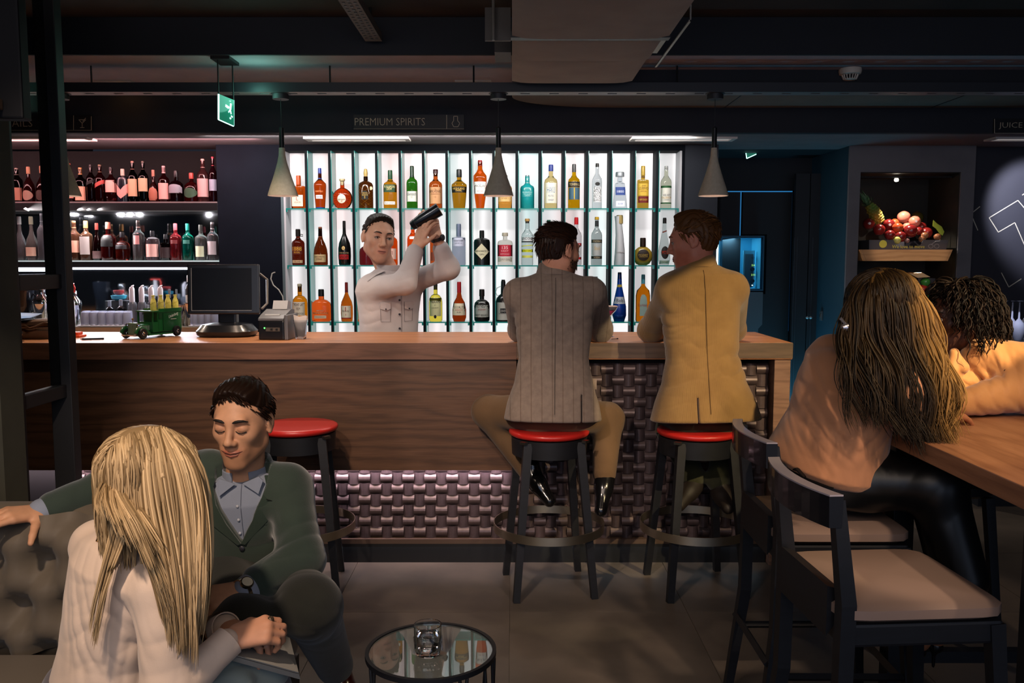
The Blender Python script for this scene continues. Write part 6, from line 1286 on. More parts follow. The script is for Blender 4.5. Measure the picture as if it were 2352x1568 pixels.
# hair ------------------------------------------------------------
def hairmat(c1, c2, name='hair', rough=.42): 
    m = mat(name + c1, c1, max(rough, .48), spec=.22); a = nd(m, 'ShaderNodeAttribute'); a.attribute_name = 'tone'; lk(m, ramp(m, a.outputs['Fac'], [(.0, c1), (1, c2)]), bs(m).inputs['Base Color']); return m
def strands(name, m, t, paths, rads, n=4, rnd=random, extra=None, tone=None):
    """paths: (k, m, 3) array-like of strands -> one tapered tube mesh with a per-strand tone"""
    L0 = A3(t.location); vs = []; fs = []; tn = []; base = 0
    for p, r in zip(paths, rads):
        p = np.asarray(p); m_ = len(p); tg = np.gradient(p, axis=0); tg /= np.linalg.norm(tg, axis=1)[:, None] + 1e-9; a = np.cross(tg, (.31, .22, .93)); a /= np.linalg.norm(a, axis=1)[:, None] + 1e-9; b = np.cross(tg, a)
        u = np.linspace(0, 1, m_); pr = r * np.clip(np.minimum(.5 + 3 * u, 1.15 * (1 - u) ** .6 + .06), 0, 1)
        ang = 2 * np.pi * np.arange(n) / n; V_ = p[:, None] + pr[:, None, None] * (np.cos(ang)[None, :, None] * a[:, None] + np.sin(ang)[None, :, None] * b[:, None]); vs.append(V_.reshape(-1, 3))
        i = np.arange(m_ - 1)[:, None] * n; j = np.arange(n)[None]; jn = (j + 1) % n; fs.append((np.stack([i + j, i + jn, i + n + jn, i + n + j], -1) + base).reshape(-1, 4)); base += m_ * n; tn.append(np.full(m_ * n, rnd.random() if tone is None else tone(p, rnd)))
    v = np.concatenate(vs) - L0; f = np.concatenate(fs); tn = np.concatenate(tn)
    if extra is not None: ev_, eq = extra; f = np.concatenate([f, eq + len(v)]); v = np.concatenate([v, ev_ - L0]); tn = np.concatenate([tn, np.full(len(ev_), .2)])
    me = npmesh(name, v, f, True, [m]); ca = me.color_attributes.new('tone', 'FLOAT_COLOR', 'POINT'); c = np.ones((len(v), 4), np.float32); c[:, :3] = tn[:, None]; ca.data.foreach_set('color', c.ravel())
    return link(bpy.data.objects.new(name, me), t)
def short_hair(t, hf, m, inside, comb, ln=.03, n=420, thick=.008, lift=.25, rad=.0032, top=0, seed=3, ns=.09, cs=.010):
    """cap following the skull plus combed locks. inside(x,y,z)->bool on the unit skull, comb(x,y,z)->dir, head-local"""
    c, Rm, s = hf; rg = random.Random(seed); C0 = A3((0, -.012, .030)); RR = A3((.074, .096, .077)) + thick * .5
    F = Fld(); F.ell(HP(hf, *C0), [(q + thick * .35) * s for q in RR], Rm, 0); F.ell(HP(hf, 0, -.045, -.01), [.066 * s, .056 * s, .066 * s], Rm, .02 * s)
    if top: F.ell(HP(hf, 0, .01, .085 + top * .2), [.062 * s, .075 * s, (.03 + top) * s], Rm, .03 * s)
    F.op(lambda P: np.where((lambda x, y, z: inside(x, y + cs, z - cs * .8))(*(((P - c) @ Rm.T / s).T)), -1, 1) * .006, c - .2, c + .2, .012, 'i')
    F.op(lambda P: .0016 * np.sin(((P - c) @ Rm.T / s)[:, 0] * 420 + 3 * np.sin(((P - c) @ Rm.T / s)[:, 1] * 60)), c - .2, c + .2, 0, 'f')
    ex = F.mesh(.004)
    paths = []; rads = []
    while len(paths) < n:
        z = rg.uniform(-.75, 1); a = rg.uniform(0, 6.283); u = A3((math.cos(a) * math.sqrt(1 - z * z), math.sin(a) * math.sqrt(1 - z * z), z)); p = C0 + u * (RR + top * A3((0, .2, .9)) * max(0, u[2]))
        if not bool(np.all(inside(np.array([p[0]]), np.array([p[1]]), np.array([p[2]])))): continue
        nrm = nv(u / RR); d = A3(comb(*p)); d = nv(d - nrm * (d @ nrm)) + A3([rg.gauss(0, ns) for _ in range(3)]); l_ = ln * rg.uniform(.6, 1.25); pts = []; q = p.copy() - nrm * .002
        for k in range(5):
            pts.append(HP(hf, *q)); q = q + nv(d) * l_ / 4 + nrm * lift * l_ / 4 * (1 - k / 3); w = (q - C0) / RR; k_ = np.linalg.norm(w)
            if k_ < 1.02: q = C0 + w / k_ * RR * 1.02
        paths.append(pts); rads.append(rad * s * rg.uniform(.7, 1.3))
    return strands('hair', m, t, paths, rads, 3, rg, ex)
def sheet(gs, n, layers, jit, wav=0, wf=9, seed=1, m_=14, r=.006, cl=9, pull=.7):
    """strands between guide curves (each a list of world points); Catmull-like resampling"""
    rg = random.Random(seed); G = []
    for g in gs:
        g = np.array([list(p) for p in g]); d = np.r_[0, np.cumsum(np.linalg.norm(np.diff(g, axis=0), axis=1))]; u = np.linspace(0, d[-1], m_); gg = np.stack([np.interp(u, d, g[:, k]) for k in range(3)], 1)
        for _ in range(2): gg[1:-1] = .25 * gg[:-2] + .5 * gg[1:-1] + .25 * gg[2:]
        G.append(gg)
    G = np.array(G); paths = []; rads = []; K = len(gs) - 1
    for i in range(n):
        u = rg.random() * K; k = min(int(u), K - 1); f = u - k; w = np.linspace(0, 1, m_)[:, None]; fc = (math.floor(f * cl) + .5) / cl; ff = f * (1 - pull * w) + fc * pull * w; p = G[k] * (1 - ff) + G[k + 1] * ff; cc_ = random.Random(int((k + fc) * 977 + seed)); dz = A3([cc_.gauss(0, jit * 1.2) for _ in range(3)]); p = p + dz * w
        o = A3([rg.gauss(0, jit) for _ in range(3)]); p = p + o * (.35 + w * .35)
        if wav: ph = cc_.uniform(0, 6.28) + rg.gauss(0, .25); p = p + wav * w * np.concatenate([np.sin(wf * w + ph), np.cos(wf * w + ph * 1.3), 0 * w], 1)
        if rg.random() < .3: p = p[:int(m_ * rg.uniform(.7, 1))]
        paths.append(p); rads.append(r * rg.uniform(.6, 1.3))
    return paths, rads
def scalp_fall(hf, n, ln, r, seed, wav=0, front=.05, part=0.0):
    c, Rm, s = hf; rg = random.Random(seed); C0 = A3((0, -.018, .030)); RR = A3((.094, .116, .092)); g = Rm @ A3((0, 0, -1)); P = []; Q = []
    while len(P) < n:
        z = rg.uniform(-.5, 1); a = rg.uniform(0, 6.283); u = A3((math.cos(a) * math.sqrt(1 - z * z), math.sin(a) * math.sqrt(1 - z * z), z)); q = C0 + u * RR
        if q[1] > front and q[2] < .09: continue
        pts = []; m_ = 14; L_ = ln * rg.uniform(.7, 1.2); ph = rg.uniform(0, 6); hd = A3(((1 if q[0] > part else -1) * .8, -.35, 0))
        for k in range(m_):
            w = (q - C0) / RR; nn = nv(w / RR); d = A3(g) * 1.0 + hd * max(0, nn[2]) * 1.2; d = d - nn * min(0, d @ nn); d = nv(d); pts.append(HP(hf, *(q + A3((wav * math.sin(ph + k * .9), 0, 0))))); q = q + d * L_ / m_
            w = (q - C0) / RR; kk = np.linalg.norm(w)
            if kk < 1.0: q = C0 + w / kk * RR * (1.0 + .01 * rg.random())
        P.append(pts); Q.append(r * s * rg.uniform(.7, 1.3))
    return P, Q
def limb(F, pts, rad, k=.02, infl=0): F.chain([A3(p) for p in pts], [r + infl for r in rad], k); return F
def shoe(t, ankle, toe, m, s=1.0, heel=True, name='shoe'):
    F = Fld(); a, b = A3(ankle), A3(toe); d = nv(b - a); F.cap(a, a + (b - a) * .35, .042 * s, .040 * s, .03); F.cap(a + (b - a) * .3, b, .042 * s, .030 * s, .03); F.cap(a, a + A3((0, 0, .05 * s)), .04 * s, .038 * s, .03)
    return F.build(name, m, t, .006)
def persona(label, loc): return thing('person', label, 'person', loc)
def nail_mat(): return mat('nail', '#c89080', .3)
# ================================================================ the people at the bar
def ext(p, q, r): p, q = A3(p), A3(q); return q + nv(q - p) * r
def neck_(F, hf, base, r=.052): F.cap(HP(hf, 0, -.022, -.05), A3(base), r * hf[2] * .98, r * hf[2] * 1.12, .03)
def collar_ring(c, fr_x, fr_y, up, rx, ry, hgt, th, a0, a1, tilt=.0, n=36):
    """standing collar strip: list of quads around the neck"""
    c = A3(c); v = []; f = []
    for i in range(n + 1):
        a = a0 + (a1 - a0) * i / n; o = fr_x * math.cos(a) + fr_y * math.sin(a); b = c + fr_x * rx * math.cos(a) + fr_y * ry * math.sin(a)
        for q, (k, z) in enumerate(((0, 0), (th, 0), (th * 1.0, hgt * .9), (th * .5, hgt), (0, hgt * .9))): v.append(b + o * (k + tilt * z) + up * z)
    for i in range(n):
        for q in range(5): f.append((5 * i + q, 5 * i + (q + 1) % 5, 5 * i + 5 + (q + 1) % 5, 5 * i + 5 + q))
    f += [tuple(range(5)), tuple(5 * n + q for q in range(5))[::-1]]
    return v, f
def torso_y(secs, t, x, back=True, e=2.3, infl=0):
    S_ = np.array(secs); cx, cy, rx, ry = [float(np.interp(t, S_[:, 0], S_[:, j])) for j in (1, 2, 3, 4)]
    q = max(0, 1 - abs((x - cx) / (rx + infl)) ** e) ** (1 / e) * (ry + infl); return cy - q if back else cy + q

# ---- man in the grey tweed jacket, seated, seen from behind
def seated_back(label, d):
    t = persona(label, d['loc']); L0 = A3(t.location); fr = frame(d['hip'], d['neck'], (1, 0, 0)); hf = d['hf']; secs = d['secs']; arms = d['arms']; legs = d['legs']
    F = Fld(); F.loft(fr, [s for s in secs if s[0] >= 0], .03, -.022); head(F, hf, closed=0); neck_(F, hf, d['nb'])
    for pts in arms: limb(F, pts, (.044, .036, .028), .02)
    for k, pts in enumerate(arms): hand(F, pts[-1], A3(pts[-1]) - A3(pts[-2]) + A3((0, 0, -.03)), (0, 0, 1), (-1 if k else 1, .2, 0), 1.0, (.3, .4, .3))
    for pts in legs: limb(F, pts, (.075, .055, .036), .03)
    F.build('body', d['skin'], t, .0045, face_tone(hf, stub=d['stub']))
    face_parts(t, hf, d['brow']); lips(t, hf, mat('lips_rosy', '#a05a4c', .4))
    # jacket
    J = Fld(); J.loft(fr, secs, .03, 0, e=2.5, ends=.012)
    J.cap(d['sh'][0], d['sh'][1], .058, .058, .05)
    for pts in arms: limb(J, [pts[0], pts[1], A3(pts[2]) - nv(A3(pts[2]) - A3(pts[1])) * .04], (.066, .060, .046), .035)
    for f_ in d['folds']: J.fold(*f_)
    nc = A3(d['nb']); J.ell(P_(fr, 0, .02, 1.06), (.062, .07, .08), None, .008, 's')
    for v_ in d['vents']: J.box(P_(fr, v_[0], -.2, v_[1]), (.003, .1, v_[2]), fr[1], .001, .006, 's')
    J.build('jacket', d['cloth'], t, .005)
    v, f = collar_ring(P_(fr, d.get('cx', 0), .010, .955), fr[1][0], fr[1][1], fr[1][2], .080, .078, .060, .011, R(168), R(372), -.28); MB().add([p - L0 for p in v], f).build('collar', d['cloth'], t, True)
    v, f = collar_ring(P_(fr, d.get('cx', 0), .012, .975), fr[1][0], fr[1][1], fr[1][2], .062, .064, .058, .004, R(168), R(372), -.1); MB().add([p - L0 for p in v], f).build('shirt_collar', mat('shirt_collar', d['shirt'], .8), t, True)
    # seams on the back
    sb = MB(); pts = [P_(fr, 0, torso_y(secs, tt, 0, True, 2.5, .004) - .0005, tt) - L0 for tt in np.linspace(-.0, .93, 18)]; sb.tube(pts, .0014, 5); sb.build('back_seam', d['seam'], t)
    for pk in d.get('flaps', ()): 
        b = MB(); n = 5
        vv = []
        for i in range(n + 1):
            x = pk[0] + (pk[1] - pk[0]) * i / n
            for tt in (pk[2], pk[2] - .075): vv += [P_(fr, x, torso_y(secs, tt, x) - .002 - q, tt) - L0 for q in (0, .004)]
        ff = []
        for i in range(n):
            a = 4 * i; ff += [(a + 1, a + 5, a + 7, a + 3), (a, a + 1, a + 5, a + 4), (a + 2, a + 3, a + 7, a + 6)]
        b.add(vv, ff).build('pocket_flap', d['cloth'], t)
    T_ = Fld(); T_.ell(P_(fr, 0, .02, .02), (.185, .14, .11), fr[1], .04)
    for pts in legs: limb(T_, pts, (.098, .076, .056), .04)
    for pts in legs: T_.fold(pts[1], A3(pts[1]) - A3(pts[0]), 90, .002, .12); T_.fold(pts[2], A3(pts[2]) - A3(pts[1]), 110, .0015, .1)
    T_.box((0, 4.1, .30), (9, 9, .47 + d['seatz'] - .77), None, .01, .02, 'i') if False else None
    T_.build('trousers', d['trou'], t, .006)
    for a, b in d['shoes']: shoe(t, a, b, d['shoe'])
    for a, b in d.get('socks', ()): MB().tube([A3(a) - L0, A3(b) - L0], [.043, .039], 12).build('sock', d['sock'], t, True)
    return t, fr
tweed = cloth('grey_tweed', '#6f6259', '#7c6e64', 350, .95, .6, .1, 40)
w_ = nd(tweed, 'ShaderNodeTexWave', wave_type='BANDS', bands_direction='X'); w_.inputs['Scale'].default_value = 6.5; w_.inputs['Distortion'].default_value = .3; lk(tweed, coords(tweed), w_.inputs['Vector'])
mx = nd(tweed, 'ShaderNodeMix', data_type='RGBA', blend_type='MULTIPLY'); old = bs(tweed).inputs['Base Color'].links[0].from_socket; lk(tweed, old, mx.inputs[6]); lk(tweed, ramp(tweed, w_.outputs['Fac'], [(.0, '#d8d2cc'), (.04, '#ffffff')]), mx.inputs[7]); mx.inputs[0].default_value = 1; lk(tweed, mx.outputs[2], bs(tweed).inputs['Base Color'])
YB1 = 4.10
elb = lambda px, Y, dz=.062: V((X(px, Y, 765), Y, CZ + dz))
hfB = headframe(at(1284, 576, 4.14), (.80, .60, -.12), (-.05, 0, 1), 1.06)
def inB(x, y, z): return (z > -.055 + .9 * np.clip(y + .035, 0, .2) + .035 * (y > .02)) & (y < .066 + .15 * (z - .06)) & ~((np.abs(x) > .06) & (z < .015) & (y > -.022))
secB = [(-.06, 0, .0, .232, .165), (.06, 0, .0, .215, .155), (.2, 0, .0, .185, .14), (.38, 0, .0, .165, .12), (.6, 0, .0, .180, .118), (.8, 0, .0, .195, .115), (.9, 0, .0, .165, .10), (.95, .0, .01, .105, .085), (.985, 0, .015, .07, .07)]
hipB, nkB = at(1270, 945, 4.08), at(1274, 618, 4.14)
dB = dict(loc=(X(1265, 4.1, 980), 4.10, .782), hip=hipB, neck=nkB, hf=hfB, nb=at(1274, 632, 4.14), secs=secB, sh=(at(1196, 668, 4.13), at(1352, 664, 4.13)), cx=.0,
  arms=[[at(1188, 676, 4.13), elb(1196, 4.44), V((X(1262, 4.78), 4.78, CZ + .045))], [at(1362, 672, 4.14), elb(1378, 4.43), V((X(1345, 4.72), 4.76, CZ + .045))]],
  legs=[[at(1232, 950, 4.1), at(1122, 945, 4.285), at(1222, 1088, 4.22)], [at(1310, 950, 4.1), at(1396, 962, 4.27), at(1388, 1086, 4.12)]],
  skin=skin('skin_fair', '#c28a70'), stub=(.5, .42, .38), brow='#24180f', cloth=tweed, shirt='#8a8480', seam=mat('tweed_seam', '#4a423c', .9), vents=[(.125, .0, .09)], seatz=.78, trou=cloth('tan_chino', '#54402c', '#604a34', 300, .9, .3, .1), shoe=mat('black_shoe', '#0c0c0e', .18, coat=.6),
  shoes=[(at(1222, 1092, 4.2), at(1262, 1150, 4.12)), (at(1390, 1092, 4.12), at(1380, 1172, 4.02))], flaps=[(.155, .205, .235)],
  folds=[(at(1270, 760, 3.98), (.05, 0, 1), 70, .002, .16), (at(1200, 745, 4.1), (.3, 0, 1), 75, .0025, .10), (at(1362, 740, 4.1), (-.3, 0, 1), 80, .003, .11), (at(1350, 900, 4.05), (1, 0, .5), 60, .0025, .13), (at(1180, 930, 4.05), (1, 0, -.4), 55, .0025, .12), (elb(1378, 4.43), (.3, .5, 1), 120, .0025, .09), (at(1270, 800, 4.0), (0, 0, 1), 40, .0015, .2)])
tB, frB = seated_back('bearded young man in a grey tweed jacket seated with his back turned', dB)
short_hair(tB, hfB, hairmat('#140c08', '#3a2114'), inB, lambda x, y, z: (-.3, -1, .1) if z > .04 else (0, -.3, -1), .055, 1100, .010, .04, .0026, .010, 5, .06)
# beard
def beard(t, hf, m, n=260, seed=4, ln=.008, zt=-.035):
    rg = random.Random(seed); paths = []; rads = []; c, Rm, s = hf
    while len(paths) < n:
        a = rg.uniform(-1.75, 1.75); z = rg.uniform(-.118, zt); r = .067 + .008 * math.cos(a); x = r * math.sin(a) * (1.0 if z > -.08 else .75); y = .012 + (.074 if z > -.085 else .068) * math.cos(a)
        if abs(x) < .028 and -.078 < z < -.045: continue
        if z > -.05 and abs(x) < .04: continue
        p = A3((x, y, z)); d = nv((x * 3, y, -.08)); paths.append([HP(hf, *(p - d * .004)), HP(hf, *(p + d * ln * .4)), HP(hf, *(p + d * ln * .6 + A3((0, 0, -ln))))]); rads.append(.0022 * s)
    return strands('beard', m, t, paths, rads, 3, rg)
beard(tB, hfB, hairmat('#1c110a', '#3f2616', 'beard'))
# ---- man in the mustard corduroy jacket
must = cloth('mustard_corduroy', '#7d5f38', '#896a40', 250, .85, .3, .25, 12)
w_ = nd(must, 'ShaderNodeTexWave', wave_type='BANDS', bands_direction='X'); w_.inputs['Scale'].default_value = 90; lk(must, coords(must), w_.inputs['Vector']); bump(must, w_.outputs['Fac'], .35, .003)
hfC = headframe(at(1592, 553, 4.16), (-.95, .28, -.16), (.06, 0, 1), 1.13)
def inC(x, y, z): return (z > -.062 + .85 * np.clip(y + .03, 0, .2) + .03 * (y > .03)) & (y < .07 + .1 * (z - .06)) & ~((np.abs(x) > .06) & (z < .02) & (y > -.024))
secC = [(-.06, .01, .0, .262, .17), (.06, .008, .0, .236, .155), (.2, .005, .0, .195, .14), (.36, 0, .0, .168, .12), (.6, 0, .0, .180, .115), (.8, 0, .0, .192, .115), (.9, 0, .0, .175, .10), (.95, .0, .01, .11, .085), (.985, 0, .015, .074, .072)]
dC = dict(loc=(X(1610, 4.1, 980), 4.10, .782), hip=at(1615, 945, 4.08), neck=at(1606, 600, 4.15), hf=hfC, nb=at(1604, 618, 4.15), secs=secC, sh=(at(1546, 658, 4.14), at(1680, 654, 4.14)),
  arms=[[at(1538, 672, 4.14), elb(1494, 4.43), V((X(1560, 4.78), 4.78, CZ + .045))], [at(1688, 668, 4.15), elb(1684, 4.47), V((X(1640, 4.78), 4.80, CZ + .045))]],
  legs=[[at(1580, 960, 4.1), at(1545, 985, 4.28), at(1592, 1095, 4.2)], [at(1655, 960, 4.1), at(1676, 985, 4.28), at(1650, 1105, 4.18)]],
  skin=skin('skin_ruddy', '#c07c66'), stub=(.85, .6, .48, .7), brow='#5a3418', cloth=must, shirt='#2c1c12', seam=mat('must_seam', '#5a4020', .9), vents=[(-.055, .0, .075)], seatz=.78, trou=cloth('olive_trousers', '#23241a', '#3a3a26', 200, .9, .3, .1), shoe=mat('brown_canvas', '#1c1512', .6),
  shoes=[(at(1595, 1112, 4.2), at(1560, 1160, 4.08)), (at(1655, 1128, 4.17), at(1672, 1166, 4.04))], socks=[(at(1648, 1095, 4.18), at(1655, 1122, 4.17))], sock=mat('grey_sock', '#5a5a60', .9),
  folds=[(at(1640, 700, 3.98), (.05, 0, 1), 95, .0018, .13), (at(1570, 760, 3.98), (.35, 0, 1), 75, .0022, .12), (at(1540, 745, 4.1), (.5, 0, 1), 80, .0035, .12), (at(1640, 830, 4.0), (.2, 0, 1), 62, .0035, .15), (at(1690, 850, 4.05), (.5, 0, 1), 70, .004, .12), (at(1620, 690, 4.0), (.0, 0, 1), 75, .0015, .12), (at(1680, 930, 4.0), (1, 0, .4), 50, .003, .13), (elb(1494, 4.43), (-.3, .5, 1), 120, .0025, .1), (at(1560, 880, 4.0), (.4, 0, 1), 55, .003, .13)])
tC, frC = seated_back('light-bearded man in a mustard corduroy jacket seated with his back turned', dC)
short_hair(tC, hfC, hairmat('#3a2210', '#84562c'), inC, lambda x, y, z: (.1, -1, .25) if z > .04 else (0, -.6, -1), .036, 1300, .012, .05, .0026, .012, 8, .08)

# ---- bartender
def tube_limb(F, pts, r, k=.03): limb(F, pts, r, k)
sA = 1.17; hfA = headframe(at(869, 545, 5.24), (.42, -.88, -.10), (.12, 0, 1), sA)
hipA, nkA = V((X(890, 5.28), 5.30, 1.0)), at(893, 618, 5.29)
t = tA = persona('bartender in a light grey shirt shaking a cocktail behind the bar', (X(890, 5.28), 5.30, 0)); L0 = A3(t.location)
rvA = A3((.86, .50, 0)); frA = frame(hipA, nkA, rvA)      # frame x: his left -> image right
secA = [(-.08, 0, 0, .175, .13), (.2, 0, 0, .17, .125), (.5, 0, 0, .18, .125), (.75, 0, 0, .2, .125), (.88, 0, 0, .17, .1), (.96, 0, 0, .1, .08), (1.01, 0, 0, .07, .07)]
armR = [at(850, 664, 5.20), at(930, 650, 5.04), at(956, 568, 5.10)]; armL = [at(925, 655, 5.36), at(1030, 616, 5.22), at(1003, 545, 5.15)]
legsA = [[V((hipA.x - .09, 5.28, .95)), V((hipA.x - .1, 5.3, .5)), V((hipA.x - .1, 5.32, .08))], [V((hipA.x + .09, 5.34, .95)), V((hipA.x + .1, 5.36, .5)), V((hipA.x + .1, 5.38, .08))]]
shk0, shk1 = at(957, 512, 5.13), at(1008, 481, 5.13)
F = Fld(); F.loft(frA, secA, .03, -.02); head(F, hfA); neck_(F, hfA, at(893, 628, 5.29), .05)
for p in (armR, armL): limb(F, p, (.05, .043, .032), .02)
for p in legsA: limb(F, p, (.08, .06, .04), .03)
dsh = nv(A3(shk1) - A3(shk0)); ms_ = (A3(shk0) + A3(shk1)) / 2
hand(F, armR[-1], A3((.35, -.0, .9)), (-.55, -.8, .1), (.6, -.3, .3), 1.12, (.25, .45, .5), thumb=(.6, .3)); hand(F, armL[-1], A3((-.25, -.05, .9)), (.5, -.8, 0), (-.7, -.3, .2), 1.12, (.35, .8, .6), thumb=(.7, .4))
skA = skin('skin_bartender', '#cb9a80'); F.build('body', skA, t, .0045, face_tone(hfA, stub=(.88, .84, .84)))
face_parts(t, hfA, '#2a1c14'); lips(t, hfA, mat('lips_pale', '#a86a5c', .45))
def inA(x, y, z): return (z > -.03 + 1.0 * np.clip(y + .02, 0, .2) + .02 * (y > .03)) & (y < .058 + .35 * (z - .062)) & ~((np.abs(x) > .06) & (z < .02) & (y > -.022))
short_hair(t, hfA, hairmat('#15100d', '#2c211a'), inA, lambda x, y, z: (0, .4, 1) if z > .06 else (0, -.2, -1), .014, 600, .005, .5, .0022, .004, 9)
gsh = cloth('light_grey_shirt', '#a8a0a0', '#b4acac', 300, .9, .25, .1)
Sh = Fld(); Sh.loft(frA, secA, .03, .004, e=2.4, ends=.01); Sh.cap(at(858, 655, 5.21), at(922, 648, 5.36), .062, .06, .05)
for p, cut in ((armR, .03), (armL, .075)): limb(Sh, [p[0], p[1], A3(p[2]) - nv(A3(p[2]) - A3(p[1])) * cut], (.070, .062, .050), .04)
for a in [(at(880, 690, 5.1), (.6, 0, 1), 80, 0.0007, .13), (at(860, 740, 5.15), (.5, 0, 1), 70, 0.0016, .12), (at(930, 640, 5.0), (.5, 0, 1), 110, 0.0014, .09), (at(985, 645, 5.25), (1, 0, .5), 100, 0.0014, .09), (at(1020, 610, 5.2), (.5, 0, -1), 110, 0.0014, .09), (at(850, 660, 5.15), (.3, 0, 1), 90, 0.0011, .1)]: Sh.fold(*a)
Sh.ell(P_(frA, 0, -.0, 1.06), (.062, .066, .07), None, .006, 's'); Sh.build('shirt', gsh, t, .005)
v, f = collar_ring(P_(frA, 0, -.005, .955), frA[1][0], frA[1][1], frA[1][2], .066, .066, .05, .005, R(-205), R(25), .35); MB().add([p - L0 for p in v], f).build('collar', gsh, t, True)
fy = lambda x, tt: torso_y(secA, tt, x, True, 2.4, .006) - .003
nA = -frA[1][1]
bt_ = mat('dark_button', '#2c2c34', .4)
for tt in (.80, .66, .50, .34, .18): q = P_(frA, .012, fy(.012, tt) - .001, tt) - L0; MB().lathe([(.0065, 0), (.0065, .004), (0, .004)], 10, mtx=M.Translation(V(q)) @ V((nA)).to_track_quat('Z', 'Y').to_matrix().to_4x4()).build('button', bt_, t)
MB().tube([P_(frA, .026, fy(.026, tt) - .0005, tt) - L0 for tt in np.linspace(.05, .88, 14)], .0014, 5).build('placket_seam', mat('shirt_seam', '#6a6468', .9), t)
for sgn in (-1, 1):
    b = MB(); vv = []; xs = (.045, .075, .105)
    for x, dz in zip(xs, (.0, -.02, .0)):
        for tt in (.64, .565 + dz): vv += [P_(frA, sgn * x, fy(sgn * x, tt) - q, tt) - L0 for q in (.0, .006)]
    ff = []
    for i in range(2): a = 4 * i; ff += [(a + 1, a + 5, a + 7, a + 3), (a, a + 1, a + 5, a + 4), (a + 2, a + 3, a + 7, a + 6)]
    b.add(vv, ff + [(0, 2, 3, 1), (8, 9, 11, 10)]).build('pocket_flap', gsh, t)
    q = P_(frA, sgn * .075, fy(sgn * .075, .575) - .008, .562) - L0; MB().ell(q, (.005, .005, .005), 8, 6).build('button', bt_, t)
    MB().tube([P_(frA, sgn * x, fy(sgn * x, tt) - .0005, tt) - L0 for x, tt in ((.045, .6), (.045, .42), (.1, .42), (.105, .6))], .0013, 5).build('pocket_seam', mat('shirt_seam', '#6a6468', .9), t)
q0, q1 = at(868, 640, 5.16), at(838, 648, 5.12); MB().tube([A3(p) - L0 for p in (at(880, 622, 5.19), at(862, 630, 5.15), at(842, 645, 5.13))], .018, 8, flat=.25, up=(0, 0, 1)).build('epaulette', gsh, t, True)
wt = lambda nm, p, ax, r, m, fm: None
def watch(t, p, ax, r, band, facec, wd=.016, fn=None):
    L0 = A3(t.location); p = A3(p); ax = nv(ax); m4 = M.Translation(V(p - L0)) @ V(ax).to_track_quat('Z', 'Y').to_matrix().to_4x4()
    o = MB().lathe([(r, -wd / 2), (r + .004, -wd / 2), (r + .004, wd / 2), (r, wd / 2), (r, -wd / 2)], 28, mtx=m4, caps=False).build('watch_strap', band, t, True)
    n = A3(fn); n = nv(n - ax * (n @ ax)); c = p + n * (r + .003) - L0; m5 = M.Translation(V(c)) @ V(n).to_track_quat('Z', 'Y').to_matrix().to_4x4()
    k = MB().lathe([(.019, -.004), (.020, .002), (.018, .006), (.016, .006), (0, .0055)], 24, mtx=m5).build('watch_case', band, t, True); MB().lathe([(.0155, .0062), (.015, .0068), (0, .007)], 24, mtx=m5).build('dial', facec, k, True)
ax = A3(armL[2]) - A3(armL[1]); watch(t, A3(armL[2]) - nv(ax) * .006, ax, .036, mat('black_strap', '#14151a', .35), mat('dial_dark', '#2a2c34', .15), .02, (1, -.6, .2))
Tr = Fld()
for p in legsA: limb(Tr, p, (.105, .085, .065), .03)
Tr.ell(V((hipA.x, 5.31, .96)), (.17, .14, .1), None, .04); Tr.build('trousers', mat('black_trousers', '#0e0f13', .8), t, .008)
for p in legsA: shoe(t, V((p[2].x, p[2].y, .042)), V((p[2].x, p[2].y - .18, .034)), mat('black_shoe', '#0c0c0e', .18, coat=.6))
t = thing('cocktail_shaker', 'dark cocktail shaker tilted in the bartender\'s raised hands', 'shaker', V(ms_)); a, b = A3(shk0) - ms_, A3(shk1) - ms_; a = a * 1.1; b = b * 1.05
MB().tube([a, a * .5 + b * .5 * 0, b * .2, b], [.030, .036, .038, .040], 20).build('tin', mat('dark_shaker', '#1a1e24', .25, .6), t, True); MB().tube([a * 1.35, a * 1.3, a * 1.02], [.020, .026, .031], 20).build('cap', mat('dark_shaker', '#1a1e24', .25, .6), t, True)
# ================================================================ sofa
sofm = cloth('taupe_leather', '#5c5347', '#6a6053', 60, .55, .15, .1, 2)
def tufted(name, o, ux, uz, W_, H_, out, parent, depth=.06, nx_=6, nz_=3):
    """tufted sheet spanned by ux (length) and uz (height), bulging along out"""
    o, ux, uz, out = A3(o), A3(ux), A3(uz), A3(out); n, m_ = nx_ * 8, nz_ * 8; v = []; f = []
    for j in range(m_ + 1):
        for i in range(n + 1):
            u, w = i / n * nx_, j / m_ * nz_; d = 9; 
            for a in range(-1, nx_ + 2):
                for b in range(-1, nz_ + 2):
                    q = math.hypot(u - a - .5 * (b % 2), (w - b) * 1.0); d = min(d, q)
            s1, s2 = (u + w * .5) % 1, (u - w * .5) % 1; cr = min(min(s1, 1 - s1), min(s2, 1 - s2)); hgt = depth * (1 - math.exp(-(d / .3) ** 2)) * (.72 + .28 * min(1, cr / .16) ** .5)
            e_ = min(1, min(j, m_ - j) / 3) if j > m_ / 2 else 1
            v.append(o + ux * (W_ * i / n) + uz * (H_ * j / m_) + out * hgt * (.6 + .4 * e_))
    for j in range(m_):
        for i in range(n): a = j * (n + 1) + i; f.append((a, a + 1, a + n + 2, a + n + 1))
    me = npmesh(name, np.array(v), np.array(f), True, [sofm]); return link(bpy.data.objects.new(name, me), parent)
t = thing('sofa', 'taupe button-tufted sofa under the draped arm of the man in the green blazer', 'sofa', (0, 0, 0)); bx0 = -1.62
st = .785
